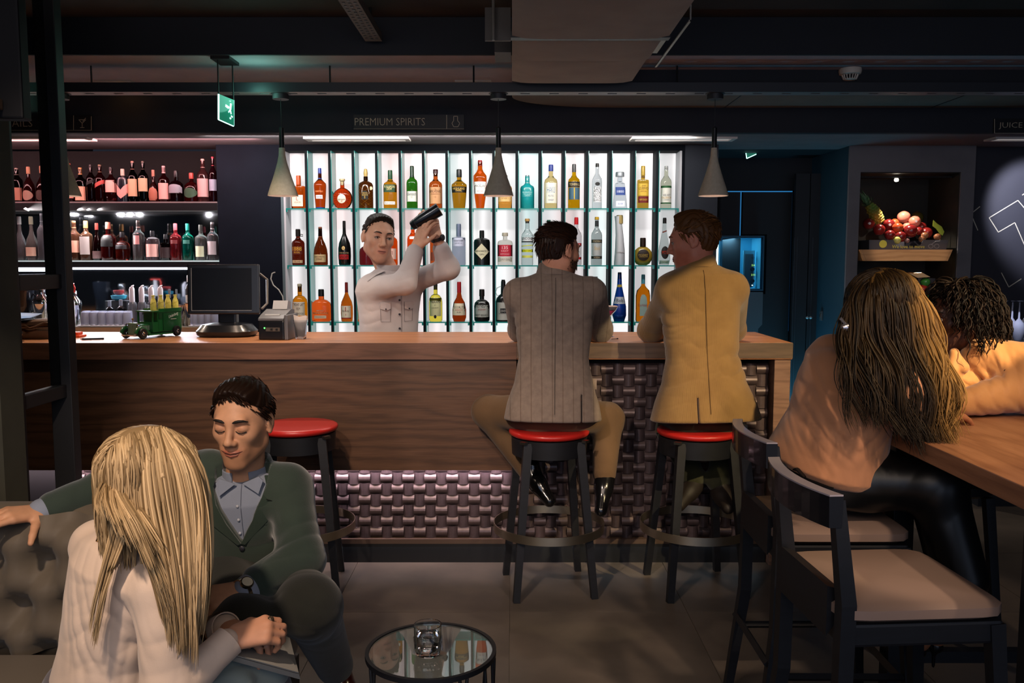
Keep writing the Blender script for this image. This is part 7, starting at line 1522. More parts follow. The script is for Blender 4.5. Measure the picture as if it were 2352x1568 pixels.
# left wing: back along the viewer's left, running in depth; rear wing behind the man
st = .80; xr = X(345, 2.62, 1300)
MB().box(-2.25, xr, 2.66, 2.86, .05, st - .06, bev=.03).build('back_frame', sofm, t, True)
tufted('tufted_back', (-2.25, 2.655, .36), (1, 0, 0), (0, 0, 1), xr + 2.25, st - .36, (0, -1, 0), t, .085, 7, 3)
MB().tube([(-2.25, 2.72, st - .075), (xr, 2.72, st - .075)], .085, 24).build('back_roll', sofm, t, True)
MB().box(-2.2, -.82, 1.5, 2.575, .20, .385, bev=.04).build('seat_cushion', sofm, t, True)
MB().box(-1.1, X(640, 2.7, 1400), 2.60, 2.98, .20, .425, bev=.04).build('seat_cushion', sofm, t, True)
MB().box(-2.2, -.85, 1.52, 2.57, .05, .195).build('base', blackwood, t); MB().box(-1.1, X(635, 2.7, 1400), 2.62, 2.97, .05, .195).build('base', blackwood, t)
for x, y in ((-1.0, 1.6), (-.95, 2.4), (-.9, 2.9), (-2.1, 1.6)): MB().lathe([(.02, 0), (.025, .05)], 12, (x, y, 0)).build('foot', blackwood, t, True)

# ================================================================ man in the green blazer
hfF = headframe(at(557, 966, 2.74), (-.10, -.95, -.15), (.02, 0, 1), 1.12)
hipF, nkF = V((X(575, 2.86), 2.84, .56)), at(564, 1078, 2.80)
t = tF = persona('smiling dark-haired man in a green blazer and pale blue shirt on the sofa', (hipF.x, 2.84, .435)); L0 = A3(t.location)
frF = frame(hipF, nkF, (1, .04, 0))
secF = [(-.05, 0, 0, .19, .14), (.2, 0, 0, .178, .13), (.5, 0, 0, .185, .13), (.75, 0, 0, .195, .125), (.88, 0, 0, .165, .10), (.96, 0, 0, .10, .078), (1.0, 0, 0, .07, .07)]
armFl = [at(664, 1118, 2.79), at(692, 1285, 2.62), at(572, 1352, 2.46)]                      # his left, resting on the thigh
armFr = [at(468, 1085, 2.84), at(262, 1118, 2.82), at(98, 1176, 2.66)]                      # his right, along the sofa back
legF = [[V((hipF.x + .09, 2.80, .55)), at(712, 1392, 2.46), V((X(768, 2.85, 1560), 2.86, .17))], [V((hipF.x - .09, 2.80, .55)), at(560, 1440, 2.40), V((X(575, 2.5, 1600), 2.55, .12))]]
F = Fld(); F.loft(frF, secF, .03, -.026); head(F, hfF, smile=1, closed=1); neck_(F, hfF, at(564, 1092, 2.80), .050)
for p in (armFl, armFr): limb(F, p, (.046, .038, .030), .02)
for p in legF: limb(F, p, (.08, .058, .04), .03)
hand(F, armFl[-1], A3(at(500, 1368, 2.42)) - A3(armFl[-1]), (-.05, -.45, .85), (-.1, -.7, -.7), 1.12, (.95, 1.2, .6), thumb=(.3, .5))
hand(F, armFr[-1], A3(at(40, 1180, 2.60)) - A3(armFr[-1]), (.12, -.25, .95), (.3, -.9, -.1), 1.12, (.25, .35, .3), thumb=(1.0, -.1))
F.build('body', skin('skin_olive_fair', '#d09b78'), t, .0038, face_tone(hfF, lip=(.86, .62, .58), stub=(.78, .74, .70)))
face_parts(t, hfF, '#120c08', closed=1, browr=.0040); lips(t, hfF, mat('lips_warm', '#a4604c', .4), smile=1)
def inF(x, y, z): return (z > -.035 + 1.0 * np.clip(y + .025, 0, .2) + .01 * (y > .03)) & (y < .064 + .45 * (z - .062) + .15 * np.abs(x) * (z > .05)) & ~((np.abs(x) > .06) & (z < .02) & (y > -.024))
short_hair(t, hfF, hairmat('#0e0906', '#3a2216'), inF, lambda x, y, z: (.35, .35, .9) if z > .06 else (0, -.6, -.8), .032, 1300, .009, .22, .0026, .008, 11)
beard(t, hfF, hairmat('#2a1a10', '#4a3020', 'beard'), 0) if False else None
# shirt and its collar
shf = cloth('pale_blue_shirt', '#7f8796', '#8b93a4', 300, .85, .2, .1)
Sf = Fld(); Sf.loft(frF, secF, .03, -.014, e=2.3, ends=.01); Sf.ell(P_(frF, 0, -.01, 1.04), (.06, .062, .06), None, .006, 's'); Sf.fold(at(540, 1150, 2.6), (1, 0, .6), 60, .003, .12)
for p in (armFl, armFr):
    e_ = nv(A3(p[2]) - A3(p[1])); Cf = Fld(); Cf.cap(A3(p[2]) - e_ * .06, A3(p[2]) + e_ * .001, .046, .044, .005); Cf.build('shirt_cuff', cloth('pale_blue_cuff', '#7f8796', '#8b93a4', 300, .85, .2, .1), t, .0045)
Sf.build('shirt', shf, t, .0045)
yF = lambda x, tt, infl=-.014: torso_y(secF, tt, x, True, 2.3, infl)
ng = lambda n_: V(n_)
b = MB()
for sg in (-1, 1):      # two collar wings
    pts = [(.012, .955, .012), (.062, 1.005, .012), (.075, .965, .02), (.062, .86, .014)]
    vv = [P_(frF, sg * x, yF(sg * x, min(tt, .93)) - o, tt) - L0 for x, tt, o in pts]; vv += [p - frF[1][1] * .005 for p in vv]
    vv = [p for p in vv]; b.add(vv, [(0, 1, 2, 3), (7, 6, 5, 4), (0, 4, 5, 1), (1, 5, 6, 2), (2, 6, 7, 3), (3, 7, 4, 0)])
v, f = collar_ring(P_(frF, 0, 0, .95), frF[1][0], frF[1][1], frF[1][2], .070, .070, .030, .005, R(-68), R(248), -.1); b.add([p - L0 for p in v], f)
b.build('shirt_collar', shf, t)
MB().tube([P_(frF, .004, yF(.004, tt) - .001, tt) - L0 for tt in np.linspace(.35, .93, 12)], .0013, 5).build('placket_seam', mat('blue_seam', '#5a6070', .9), t)
for tt in (.5, .63, .76): q = P_(frF, -.006, yF(0, tt) - .003, tt) - L0; MB().ell(q, (.005, .004, .005), 8, 6).build('button', mat('pearl_button', '#b9bcc4', .3), t)
# blazer, open to one button
gz = cloth('green_velvet', '#2c3831', '#354239', 220, .8, .25, .5, 6)
J = Fld(); J.loft(frF, secF, .03, .004, e=2.5, ends=.012); J.cap(at(490, 1078, 2.83), at(655, 1112, 2.79), .062, .064, .05)
for p in (armFl, armFr): e_ = nv(A3(p[2]) - A3(p[1])); limb(J, [p[0], p[1], A3(p[2]) - e_ * .035], (.072, .068, .054), .035)
O, Rm, L = frF
def vee(P):
    q = (P - O) @ Rm.T; tt = q[:, 2] / L; w = np.interp(tt, [.30, .42, .93, 1.1], [-.03, .002, .088, .088]); return np.maximum(np.abs(q[:, 0] - .0) - w, q[:, 1] + .02)
J.op(vee, O - .6, O + .9, .004, 's')
for a in [(at(682, 1240, 2.6), (.1, .2, 1), 95, .0035, .12), (at(640, 1330, 2.5), (1, .2, .4), 95, .0035, .12), (at(670, 1130, 2.7), (.4, 0, 1), 60, .002, .12), (at(300, 1110, 2.8), (1, 0, .3), 70, .003, .2), (at(600, 1250, 2.7), (.7, 0, 1), 60, .003, .14), (at(440, 1090, 2.8), (1, 0, .6), 80, .003, .1)]: J.fold(*a)
J.ell(P_(frF, 0, -.0, 1.06), (.068, .075, .07), None, .006, 's'); J.build('blazer', gz, t, .005)
# lapels
gd = cloth('green_velvet_lapel', '#25332b', '#2c3b31', 220, .8, .25, .5, 6)
for sg in (-1, 1):
    inn = [(.000, .42), (.040, .62), (.070, .80), (.084, .93), (.078, 1.0)]; out = [(.012, .41), (.088, .62), (.128, .77), (.120, .84), (.108, .985)]
    b = MB(); vv = []
    for (xi, ti), (xo, to) in zip(inn, out):
        for k in range(4):
            u = k / 3; x = sg * (xi * (1 - u) + xo * u); tt = ti * (1 - u) + to * u; y = torso_y(secF, min(tt, .93), x, True, 2.5, .004) - .007 + (.015 if tt > .93 else 0) * (tt - .93) / .07; vv.append(P_(frF, x, y, tt) - L0)
    n = len(vv); vv += [p + frF[1][1] * .006 for p in vv]; ff = []
    for i in range(4):
        for k in range(3): a = 4 * i + k; ff += [(a, a + 1, a + 5, a + 4), (n + a, n + a + 4, n + a + 5, n + a + 1)]
        ff += [(4 * i, 4 * i + 4, n + 4 * i + 4, n + 4 * i), (4 * i + 3, n + 4 * i + 3, n + 4 * i + 7, 4 * i + 7)]
    ff += [(0, n, n + 1, 1), (1, n + 1, n + 2, 2), (2, n + 2, n + 3, 3)]
    b.add(vv, ff).build('lapel', gd, t, True)
    MB().tube([vv[8 + 3] + A3((0, -.004, 0)), vv[8 + 1] + A3((0, -.004, .012))], .0016, 5).build('lapel_notch', mat('notch_dark', '#101612', .9), t)
v, f = collar_ring(P_(frF, 0, .004, .955), frF[1][0], frF[1][1], frF[1][2], .088, .082, .055, .010, R(-12), R(192), -.3); MB().add([p - L0 for p in v], f).build('collar', gz, t, True)
MB().tube([P_(frF, x, torso_y(secF, .58, x, True, 2.5, .004) - .003, tt) - L0 for x, tt in ((.08, .585), (.13, .60))], .004, 6, flat=.5).build('breast_pocket', gd, t)
q = P_(frF, 0, torso_y(secF, .36, 0, True, 2.5, .004) - .003, .37) - L0; MB().ell(q, (.009, .005, .009), 10, 7).build('button', mat('dark_button', '#2c2c34', .4), t)
ax = nv(A3(armFl[2]) - A3(armFl[1])); watch(t, A3(armFl[2]) + ax * .018, ax, .037, mat('steel_watch', '#b9a890', .2, 1), mat('dial_cream', '#d8cdb0', .15), .018, (-.05, -.8, .55))
TF = Fld(); TF.ell(P_(frF, 0, 0, .0), (.17, .13, .11), Rm, .05)
for p in legF: limb(TF, [p[0], p[1], A3(p[2]) + A3((0, 0, .03))], (.100, .084, .062), .045); TF.fold(A3(p[1]) + A3((0, 0, -.03)), (.3, .6, 1), 80, .0035, .13); TF.fold(A3(p[2]) + A3((0, 0, .15)), (.1, .1, 1), 60, .003, .12)
TF.build('trousers', cloth('dark_green_trousers', '#23241f', '#2c2c26', 260, .9, .3, .2), t, .0055)
brs = mat('oxblood_shoe', '#3a120e', .22, coat=.6)
shoe(t, V((legF[0][2].x + .015, 2.87, .13)), V((legF[0][2].x + .085, 2.78, .036)), brs, 1.0); shoe(t, V((legF[1][2].x, 2.55, .05)), V((legF[1][2].x - .02, 2.38, .036)), brs, 1.0)

# ================================================================ blonde woman in the white blouse
hfG = headframe(at(352, 1098, 2.06), (.52, .84, -.18), (.0, 0, 1), 1.02)
shl, shr = at(218, 1246, 2.18), at(368, 1352, 1.93); nkG = at(292, 1232, 2.08); hipG = V((X(232, 2.04, 1560), 2.06, .50))
t = tG = persona('long-haired blonde woman in a white blouse seated with her back to us', (hipG.x, 2.06, .41)); L0 = A3(t.location)
frG = frame(hipG, nkG, A3(shr) - A3(shl))
secG = [(-.1, 0, 0, .17, .13), (.0, 0, 0, .155, .12), (.3, 0, 0, .135, .105), (.6, 0, 0, .15, .105), (.82, 0, 0, .16, .10), (.92, 0, .0, .12, .08), (1.0, 0, .01, .06, .06)]
armGr = [shr, at(388, 1600, 1.90), at(528, 1470, 2.02)]; armGl = [shl, at(420, 1490, 2.35), at(520, 1440, 2.16)]
F = Fld(); F.loft(frG, secG, .03, -.02); head(F, hfG, fem=1); neck_(F, hfG, at(296, 1240, 2.08), .046)
for p in (armGr, armGl): limb(F, p, (.038, .030, .023), .02)
hand(F, armGr[-1], A3((.7, .28, .12)), (.1, -.55, .8), (.3, .5, .75), .98, (.7, .9, .5), thumb=(.5, .5)); hand(F, armGl[-1], A3((.75, -.25, -.02)), (-.1, .1, 1), (-.2, -.9, .3), .98, (.6, .8, .4), thumb=(.4, .4))
legG = [[V((hipG.x + .05, 2.02, .48)), at(600, 1590, 2.16), V((-.66, 2.28, .08))], [V((hipG.x - .05, 2.14, .48)), at(590, 1560, 2.32), V((-.74, 2.46, .08))]]
for p in legG: limb(F, p, (.07, .052, .034), .03)
F.build('body', skin('skin_rose', '#c08a6c'), t, .0042, face_tone(hfG, lip=(.9, .45, .45)))
face_parts(t, hfG, '#6a5030')
blw = cloth('white_blouse', '#c9b29e', '#d4beac', 300, .8, .12, .2); 
Bl = Fld(); Bl.loft(frG, [s for s in secG if s[0] >= 0][:-1] + [(.965, 0, 0, .075, .07)], .03, .006, ends=.01); Bl.cap(at(235, 1240, 2.17), at(355, 1342, 1.95), .042, .046, .06)
for p in (armGr, armGl): e_ = nv(A3(p[2]) - A3(p[1])); limb(Bl, [p[0], p[1], A3(p[2]) - e_ * .01], (.056, .056, .034), .035)
for a in [(at(250, 1380, 1.95), (1, 0, .25), 120, .0016, .2), (at(210, 1480, 1.95), (1, 0, .1), 140, .0018, .16), (at(370, 1450, 1.88), (1, 0, .15), 130, .0014, .12), (at(230, 1330, 1.98), (.5, .2, 1), 70, 0.0018, .12), (at(200, 1450, 1.98), (.2, 0, 1), 70, 0.0020, .12), (at(380, 1480, 1.85), (.6, 0, 1), 70, 0.0015, .1), (at(470, 1500, 1.92), (1, 0, -.5), 110, 0.0018, .08), (at(280, 1500, 1.95), (.1, 0, 1), 60, 0.0015, .1)]: Bl.fold(*a)
Bl.ell(P_(frG, 0, .0, 1.03), (.062, .062, .06), None, .006, 's'); Bl.build('blouse', blw, t, .0045)
for p, nm in ((armGr, 1), (armGl, 1)):
    ax = nv(A3(p[2]) - A3(p[1])); c = A3(p[2]) - ax * .03; m4 = M.Translation(V(c - L0)) @ V(ax).to_track_quat('Z', 'Y').to_matrix().to_4x4(); MB().lathe([(.037, -.03), (.040, -.03), (.039, .03), (.036, .03), (.037, -.03)], 28, mtx=m4, caps=False).build('cuff', blw, t, True)
ax = nv(A3(armGl[2]) - A3(armGl[1])); br = MB()
for k in range(3):
    c = A3(armGl[2]) - ax * (.055 - .011 * k); m4 = M.Translation(V(c - L0)) @ V(ax).to_track_quat('Z', 'Y').to_matrix().to_4x4(); br.lathe([(.043, -.003), (.0465, -.003), (.0465, .003), (.043, .003), (.043, -.003)], 28, mtx=m4, caps=False)
br.build('bracelet', mat('rose_gold', '#b0886a', .25, 1), t, True)
gold = mat('gold_chain', '#c99a58', .25, 1); nb = MB()
for k in range(15):
    a = R(160 + 220 * k / 14); c = P_(frG, .066 * math.cos(a), .066 * math.sin(a) + .004, .985 - .02 * abs(math.cos(a))) - L0; nb.ell(c, (.0075, .0075, .006), 8, 6)
nb.build('necklace', gold, t, True)
MB().ell(A3(armGr[-1]) + A3((.085, .05, .03)) - L0, (.009, .009, .009), 10, 7).build('ring', mat('ring_stone', '#5a4a3a', .15, .5), t, True)
Sk = Fld(); Sk.loft(frG, [(-.12, 0, 0, .185, .14), (.0, 0, 0, .175, .135), (.10, 0, 0, .158, .122)], .03, .004, ends=.01)
for p in legG: limb(Sk, p[:2], (.10, .078), .07)
Sk.fold(at(560, 1540, 2.1), (1, 0, .4), 60, 0.0030, .16); Sk.build('skirt', cloth('grey_skirt', '#4a4448', '#565054', 200, .7, .2, .3), t, .005)
Sa = Fld(); Sa.cap(at(455, 1560, 2.03), at(600, 1545, 2.16), .06, .07, .03); Sa.cap(at(470, 1530, 2.05), at(560, 1568, 2.05), .03, .02, .02); Sa.fold(at(520, 1530, 2.03), (1, 0, -.8), 75, 0.0040, .13); Sa.build('satin_drape', cloth('grey_satin', '#6c7672', '#7e8884', 80, .45, .1, .3), t, .0045)
for p in legG: shoe(t, V((p[2].x, p[2].y, .05)), V((p[2].x + .1, p[2].y + .08, .03)), mat('black_shoe', '#0c0c0e', .18, coat=.6), .75)
# her hair: skull shell plus long straight locks falling over her right side
blm = hairmat('#6a5436', '#c9ac82', 'blonde', .4)
C_ = Fld(); C_.ell(HP(hfG, 0, -.018, .036), (.090, .112, .092), hfG[1]); C_.ell(HP(hfG, 0, -.06, -.05), (.08, .06, .10), hfG[1], .05); C_.box(HP(hfG, 0, .14, -.04), (.12, .07, .10), hfG[1], .01, .03, 's'); ex = C_.mesh(.005)
top = at(352, 985, 2.02); g = []
fan = [((300, 1000), (264, 1050), (245, 1105), (230, 1145), (228, 1168), (240, 1192)), ((315, 990), (275, 1060), (268, 1120), (290, 1165), (318, 1205), (345, 1262)), ((335, 986), (305, 1060), (310, 1170), (345, 1270), (375, 1330), (395, 1400)),
       ((350, 984), (345, 1060), (358, 1170), (385, 1280), (405, 1380), (412, 1480)), ((365, 986), (385, 1060), (405, 1170), (420, 1280), (428, 1390), (425, 1500)), ((378, 992), (425, 1050), (450, 1150), (455, 1280), (452, 1380), (438, 1470)), ((385, 1000), (448, 1060), (466, 1150), (464, 1260), (456, 1340), (446, 1400))]
for i, gp in enumerate(fan):
    dep = [2.03, 1.945 + .012 * abs(i - 3), 1.925 + .014 * abs(i - 3), 1.90, 1.86 + .005 * i, 1.84 + .01 * i]; g.append([at(px, py, Y) for (px, py), Y in zip(gp, dep)])
pa, ra = sheet(g, 900, 1, .007, .003, 7, 21, 16, .0038); pb_, rb_ = sheet([[p + V((.0, .03, -.005)) for p in q] for q in g], 300, 1, .008, .004, 7, 22, 16, .006)
g2 = [[at(px, py, Y) for px, py, Y in s_] for s_ in ([(262, 1120, 1.96), (262, 1190, 1.94), (232, 1290, 1.895), (208, 1390, 1.885), (200, 1450, 1.885)], [(300, 1130, 1.95), (300, 1215, 1.93), (262, 1310, 1.885), (240, 1400, 1.875), (226, 1490, 1.88)])]
pc, rc = sheet(g2, 60, 1, .004, .004, 8, 23, 14, .0022, 3, .5)
ps, rs_ = scalp_fall(hfG, 1500, .20, .0030, 41, .003)
strands('hair', blm, t, ps + pa + pb_ + pc, rs_ + ra + rb_ + rc, 4, random.Random(2), ex)
# clutch and napkin on her lap
t = thing('clutch_bag', 'flat grey envelope clutch on the blonde woman\'s lap', 'bag', at(600, 1500, 2.2)); L1 = A3(t.location); cg = cloth('clutch_grey', '#7c7a74', '#888680', 200, .7, .3, .1)
q = [A3(p) - L1 for p in (at(525, 1515, 2.02), at(690, 1560, 2.06), at(668, 1475, 2.34), at(600, 1445, 2.36))]; up = A3((.0, -.01, .018))
MB().add(list(q) + [p + up for p in q], [(3, 2, 1, 0), (4, 5, 6, 7), (0, 1, 5, 4), (1, 2, 6, 5), (2, 3, 7, 6), (3, 0, 4, 7)]).build('pouch', cg, t); fl_ = [q[0] + up * 1.15, q[1] + up * 1.15, (q[2] + q[3]) / 2 + up * 1.2]; MB().add(fl_ + [p + up * .25 for p in fl_], [(2, 1, 0), (3, 4, 5), (0, 1, 4, 3), (1, 2, 5, 4), (2, 0, 3, 5)]).build('flap', cg, t)
# ================================================================ long-haired woman in the peach blouse (on the high chair)
hfD = headframe(at(2034, 712, 2.78), (.75, .62, -.18), (.18, 0, 1), 1.06)
hipD, nkD = at(1898, 1075, 2.84), at(1968, 800, 2.78)
t = persona('long-haired woman in a sheer peach blouse on the high chair', (1.02, 2.86, .745)); L0 = A3(t.location)
shl, shr = at(1905, 812, 2.90), at(2065, 850, 2.64); frD = frame(hipD, nkD, A3(shr) - A3(shl))
secD = [(-.12, 0, 0, .175, .14), (.0, 0, 0, .18, .145), (.12, 0, 0, .175, .145), (.4, 0, 0, .155, .125), (.7, 0, 0, .16, .115), (.86, 0, 0, .15, .10), (.95, 0, 0, .10, .075), (1.0, 0, .01, .06, .06)]
aDr = [shr, at(2085, 985, 2.58), at(2175, 938, 2.72)]; aDl = [shl, V((1.12, 2.98, 1.12)), V((1.3, 2.86, TZ + .035))]
aDr = [shr, V((1.20, 2.60, 1.13)), V((1.34, 2.74, TZ + .035))]
legD = [[at(1925, 1095, 2.80), at(2150, 1112, 2.66), at(2215, 1330, 2.60), at(2110, 1470, 2.62)], [at(1925, 1085, 2.93), at(2140, 1105, 2.86), at(2190, 1330, 2.78), at(2150, 1460, 2.80)]]
F = Fld(); F.loft(frD, secD, .03, -.024); head(F, hfD, fem=1); neck_(F, hfD, at(1975, 805, 2.78), .047)
for p in (aDr, aDl): limb(F, p, (.038, .032, .024), .02)
for p in legD: limb(F, p, (.078, .056, .042, .030), .03)
hand(F, aDr[-1], (.85, .35, -.02), (0, 0, 1), (-.3, .9, 0), .96, (.2, .3, .3)); hand(F, aDl[-1], (.9, -.2, -.02), (0, 0, 1), (-.2, -.9, 0), .96, (.2, .3, .3))
for p in legD: F.cap(p[3], A3(p[3]) + A3((.05, .10, -.03)), .028, .022, .02)
F.build('body', skin('skin_tan', '#9a6242'), t, .0048, face_tone(hfD, lip=(.9, .5, .5))); face_parts(t, hfD, '#3a2414')
pch = cloth('peach_chiffon', '#b9805a', '#c48a64', 260, .75, .12, .3)
Bl = Fld(); Bl.loft(frD, [(-.02, 0, 0, .178, .145), (.05, -.01, -.01, .20, .16), (.16, -.01, 0, .19, .155), (.4, 0, 0, .168, .135), (.7, 0, 0, .17, .125), (.86, 0, 0, .16, .105), (.95, 0, 0, .105, .078)], .03, .004, e=2.2, ends=.01); Bl.cap(at(1925, 815, 2.88), at(2045, 842, 2.68), .055, .056, .05)
for p in (aDr, aDl): e_ = nv(A3(p[2]) - A3(p[1])); limb(Bl, [p[0], A3(p[0]) * .4 + A3(p[1]) * .6, p[1], A3(p[2]) - e_ * .02], (.062, .068, .058, .032), .035)
for a in [(at(1850, 900, 2.72), (1, 0, .35), 125, .0020, .22), (at(1900, 1000, 2.70), (1, 0, .5), 140, .0022, .18), (at(1830, 820, 2.8), (1, 0, .2), 120, .0012, .14), (at(1990, 960, 2.62), (1, 0, -.5), 130, .0025, .16), (at(1860, 900, 2.75), (.8, 0, 1), 45, 0.0020, .18), (at(1830, 1020, 2.72), (1, 0, .3), 60, 0.0020, .14), (at(2000, 1000, 2.65), (1, 0, -.7), 60, 0.0025, .14), (at(2040, 900, 2.6), (.3, 0, 1), 80, 0.0020, .1), (at(1950, 880, 2.68), (.6, 0, 1), 50, 0.0015, .14)]: Bl.fold(*a)
Bl.ell(P_(frD, 0, 0, 1.02), (.06, .06, .06), None, .006, 's'); Bl.build('blouse', pch, t, .005)
lth = mat('black_leather', '#08090a', .38)
Tr = Fld(); Tr.loft(frD, [(-.16, 0, 0, .175, .145), (.0, 0, 0, .165, .135), (.05, 0, 0, .155, .13)], .03, .0, ends=.01)
for p in legD: limb(Tr, p[:3], (.108, .082, .07), .05)
for p in legD: Tr.fold(p[1], (.5, .2, -1), 60, 0.0020, .14)
Tr.build('leather_skirt', lth, t, .006)
bl_ = MB(); bl_.tube([P_(frD, x, torso_y([(0, 0, 0, .17, .14), (1, 0, 0, .17, .14)], 0, x, True) - .012, .0 - .02 * abs(x)) - L0 for x in np.linspace(-.14, .14, 12)], .013, 6, flat=.35); bl_.tube([P_(frD, .03, -.165, .03) - L0, P_(frD, .05, -.18, .06) - L0, P_(frD, .08, -.17, .02) - L0], .010, 6, flat=.4); bl_.tube([P_(frD, .04, -.165, -.01) - L0, P_(frD, .07, -.18, -.05) - L0, P_(frD, .02, -.18, -.09) - L0], .008, 6, flat=.4); bl_.build('belt_bow', mat('black_ribbon', '#0c0b0c', .5), t, True)
for p in legD: q = A3(p[3]); F_ = Fld(); F_.cap(q + A3((0, .0, -.035)), q + A3((.045, .10, -.055)), .024, .020, .02); F_.cap(q + A3((-.01, -.01, -.02)), q + A3((-.01, -.01, -.10)), .008, .005, .01); F_.build('shoe', mat('black_pump', '#0d0d0f', .25), t, .004)
brm = hairmat('#0e0805', '#c0904c', 'brown', .36)
C_ = Fld(); C_.ell(HP(hfD, 0, -.018, .034), (.092, .112, .096), hfD[1]); C_.ell(HP(hfD, 0, -.06, -.06), (.08, .06, .11), hfD[1], .05); C_.box(HP(hfD, 0, .14, -.04), (.12, .06, .11), hfD[1], .01, .03, 's'); ex = C_.mesh(.006)
fan = [((1985, 655), (1945, 700), (1925, 770), (1925, 860), (1945, 930), (1950, 990)), ((1990, 640), (1960, 690), (1965, 780), (1990, 850), (2010, 920), (2035, 975)), ((2010, 626), (2000, 690), (2015, 790), (2045, 880), (2075, 950), (2090, 1010)), ((2035, 622), (2045, 690), (2065, 790), (2090, 880), (2105, 960), (2118, 1020)),
       ((2055, 624), (2085, 690), (2105, 790), (2125, 880), (2140, 950), (2155, 1025)), ((2070, 630), (2115, 690), (2140, 790), (2155, 870), (2170, 950), (2180, 1010)), ((2075, 638), (2125, 690), (2160, 790), (2170, 860), (2185, 930), (2178, 990))]
g = [[at(px, py, Y) for (px, py), Y in zip(gp, [2.74, 2.655 + .014 * abs(i - 3), 2.62 + .012 * abs(i - 3), 2.57, 2.53, 2.50])] for i, gp in enumerate(fan)]
pa, ra = sheet(g[1:], 950, 1, .011, .016, 13, 31, 22, .0032); pb_, rb_ = sheet([[p + V((0, .04, 0)) for p in q] for q in g[1:]], 500, 1, .013, .011, 13, 32, 18, .0048); pc, rc = sheet(g[:2], 160, 1, .010, .013, 13, 33, 22, .0026)
ps, rs_ = scalp_fall(hfD, 1400, .22, .0030, 42, .004)
strands('hair', brm, t, ps + pa + pb_ + pc, rs_ + ra + rb_ + rc, 4, random.Random(5), ex, lambda p, r: float(np.clip((p[:, 0].mean() - 1.205) / .10, 0, .75)) * r.uniform(.3, 1.1) + r.uniform(.0, .05))  # strands lighten towards the right: yellow light painted into their tone
MB().ell(A3(at(1945, 752, 2.66)) - L0, (.022, .01, .014), 12, 8).tube([A3(at(1930, 730, 2.66)) - L0, A3(at(1958, 765, 2.66)) - L0], .005, 8).build('hair_clip', mat('clip_silver', '#b9b4b8', .2, .9), t, True)

# ================================================================ curly-haired woman at the far end of the high table
hfE = headframe(at(2200, 726, 3.14), (-.96, -.06, -.14), (-.04, 0, 1), 1.08)
hipE, nkE = V((1.63, 3.30, .86)), at(2240, 800, 3.17)
t = persona('curly-haired woman in a peach bow blouse leaning on the high table', (1.62, 3.32, .765)); L0 = A3(t.location); frE = frame(hipE, nkE, (.35, .93, 0))
secE = [(-.1, 0, 0, .17, .14), (.1, 0, 0, .165, .13), (.4, 0, 0, .145, .115), (.7, 0, 0, .165, .12), (.86, 0, 0, .155, .10), (.95, 0, 0, .10, .075), (1.0, 0, .01, .06, .06)]
sn, sf = at(2268, 812, 3.07), at(2225, 812, 3.32); aE = [[sn, V((1.78, 2.96, TZ + .07)), V((1.48, 2.90, TZ + .045))], [sf, V((1.62, 3.16, 1.12)), V((1.44, 2.98, TZ + .045))]]
legE = [[V((1.58, 3.22, .86)), V((1.40, 3.10, .80)), V((1.42, 3.14, .30))], [V((1.60, 3.36, .86)), V((1.38, 3.30, .82)), V((1.40, 3.34, .30))]]
F = Fld(); F.loft(frE, secE, .03, -.024); head(F, hfE, fem=1, nose=1.1); neck_(F, hfE, at(2236, 806, 3.17), .047)
for p in aE: limb(F, p, (.038, .032, .024), .02)
for p in legE: limb(F, p, (.078, .056, .034), .03)
hand(F, aE[0][-1], (-.9, .2, -.02), (0, 0, 1), (.1, .9, 0), .96, (.15, .25, .25)); hand(F, aE[1][-1], (-.9, -.1, -.02), (0, 0, 1), (.1, -.9, 0), .96, (.15, .25, .25))
F.build('body', skin('skin_dark', '#3f241a'), t, .005, face_tone(hfE, lip=(.9, .5, .5))); face_parts(t, hfE, '#0a0605'); lips(t, hfE, mat('lips_dark', '#5a2420', .35), fem=1)
pc2 = cloth('peach_silk', '#b07a48', '#bd8652', 260, .6, .12, .3)
Bl = Fld(); Bl.loft(frE, [(-.02, 0, 0, .17, .14)] + secE[1:6], .03, .012, ends=.01); Bl.cap(at(2258, 815, 3.09), at(2228, 812, 3.30), .055, .055, .05)
for p in aE: e_ = nv(A3(p[2]) - A3(p[1])); limb(Bl, [p[0], A3(p[0]) * .5 + A3(p[1]) * .5 + A3((.06, 0, .0)), A3(p[1]) + A3((.0, 0, .02)), A3(p[2]) - e_ * .03], (.062, .095, .072, .042), .05)
for a in [(at(2300, 850, 2.98), (1, 0, .15), 120, .0030, .16), (at(2340, 900, 2.92), (1, 0, -.25), 120, .0035, .15), (at(2240, 860, 3.04), (1, 0, .5), 130, .0025, .13), (at(2250, 930, 2.9), (1, 0, .2), 110, .0025, .14), (at(2300, 860, 3.0), (1, .2, .3), 70, 0.0030, .14), (at(2260, 930, 2.9), (1, 0, .6), 80, 0.0020, .1), (at(2220, 850, 3.05), (.8, 0, .6), 75, 0.0025, .1), (at(2320, 920, 2.95), (1, 0, .2), 60, 0.0030, .12)]: Bl.fold(*a)
Bl.ell(P_(frE, 0, 0, 1.03), (.056, .056, .06), None, .006, 's'); Bl.build('blouse', pc2, t, .005)
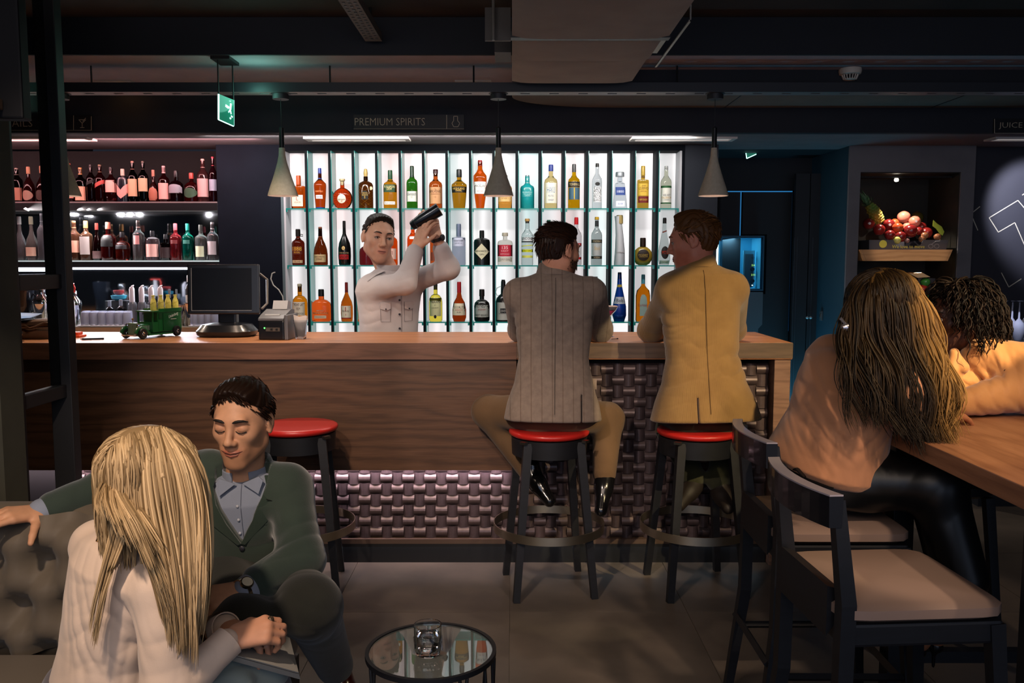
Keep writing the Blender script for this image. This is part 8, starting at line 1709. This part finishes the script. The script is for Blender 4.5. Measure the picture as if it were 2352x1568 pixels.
bw = Fld(); c = A3(at(2192, 810, 3.06)); bw.cap(c, c + A3((-.012, -.015, -.06)), .013, .022, .01); bw.cap(c, c + A3((.022, -.02, -.05)), .013, .022, .01); bw.cap(c, c + A3((-.005, -.02, -.14)), .012, .02, .01); bw.cap(c, c + A3((.02, -.02, -.12)), .010, .016, .01); bw.build('neck_bow', pc2, t, .004)
Sk = Fld(); Sk.loft(frE, [(-.14, 0, 0, .18, .15), (.0, 0, 0, .175, .145), (.06, 0, 0, .165, .135)], .03, .004, ends=.01)
for p in legE: limb(Sk, p[:2], (.105, .095), .06)
Sk.build('skirt', cloth('olive_skirt', '#4a4326', '#564e2e', 200, .6, .2, .2), t, .006)
for p in legE: shoe(t, V((p[2].x, p[2].y, .27)), V((p[2].x - .12, p[2].y - .03, .235)), mat('black_shoe', '#0c0c0e', .18, coat=.6), .8)
# curls: springy locks rooted over the skull, falling outward and down
rg = random.Random(12); crl = []; rr_ = []; c, Rm, s = hfE
for k in range(900):
    z = rg.uniform(-.35, 1); a = rg.uniform(0, 6.283); u = A3((math.cos(a) * math.sqrt(1 - z * z), math.sin(a) * math.sqrt(1 - z * z), z)); p = u * A3((.078, .098, .080)) + A3((0, -.014, .030))
    if (p[1] > .045 and p[2] < .085) or z > .96: continue
    w = HP(hfE, *p); o = nv(w - HP(hfE, 0, -.0, -.02)); ln = rg.uniform(.08, .17) if p[1] < .02 else rg.uniform(.03, .06); pts = []; ph = rg.uniform(0, 6.28); ra_ = .006
    vel = nv(o + A3((0, 0, -.55))); q = w.copy(); t1 = nv(np.cross(o, (0, 0, 1)) + 1e-6); n_ = 15
    for i in range(n_):
        f_ = i / (n_ - 1); pts.append(q + t1 * ra_ * math.sin(ph + 17 * f_) + np.cross(t1, (0, 0, -1)) * ra_ * math.cos(ph + 17 * f_)); vel = nv(vel + A3((.01, 0, -.34))); q = q + vel * ln / n_ * 1.35
    crl.append(pts); rr_.append(.0036)
C_ = Fld(); C_.ell(HP(hfE, 0, -.025, .03), (.098, .112, .10), hfE[1]); C_.ell(HP(hfE, 0, -.06, -.05), (.095, .06, .08), hfE[1], .05); C_.box(HP(hfE, 0, .13, -.04), (.13, .075, .115), hfE[1], .01, .03, 's'); ex = C_.mesh(.006)
strands('hair', hairmat('#070404', '#1e120b', 'curls', .6), t, crl, rr_, 4, rg, ex)
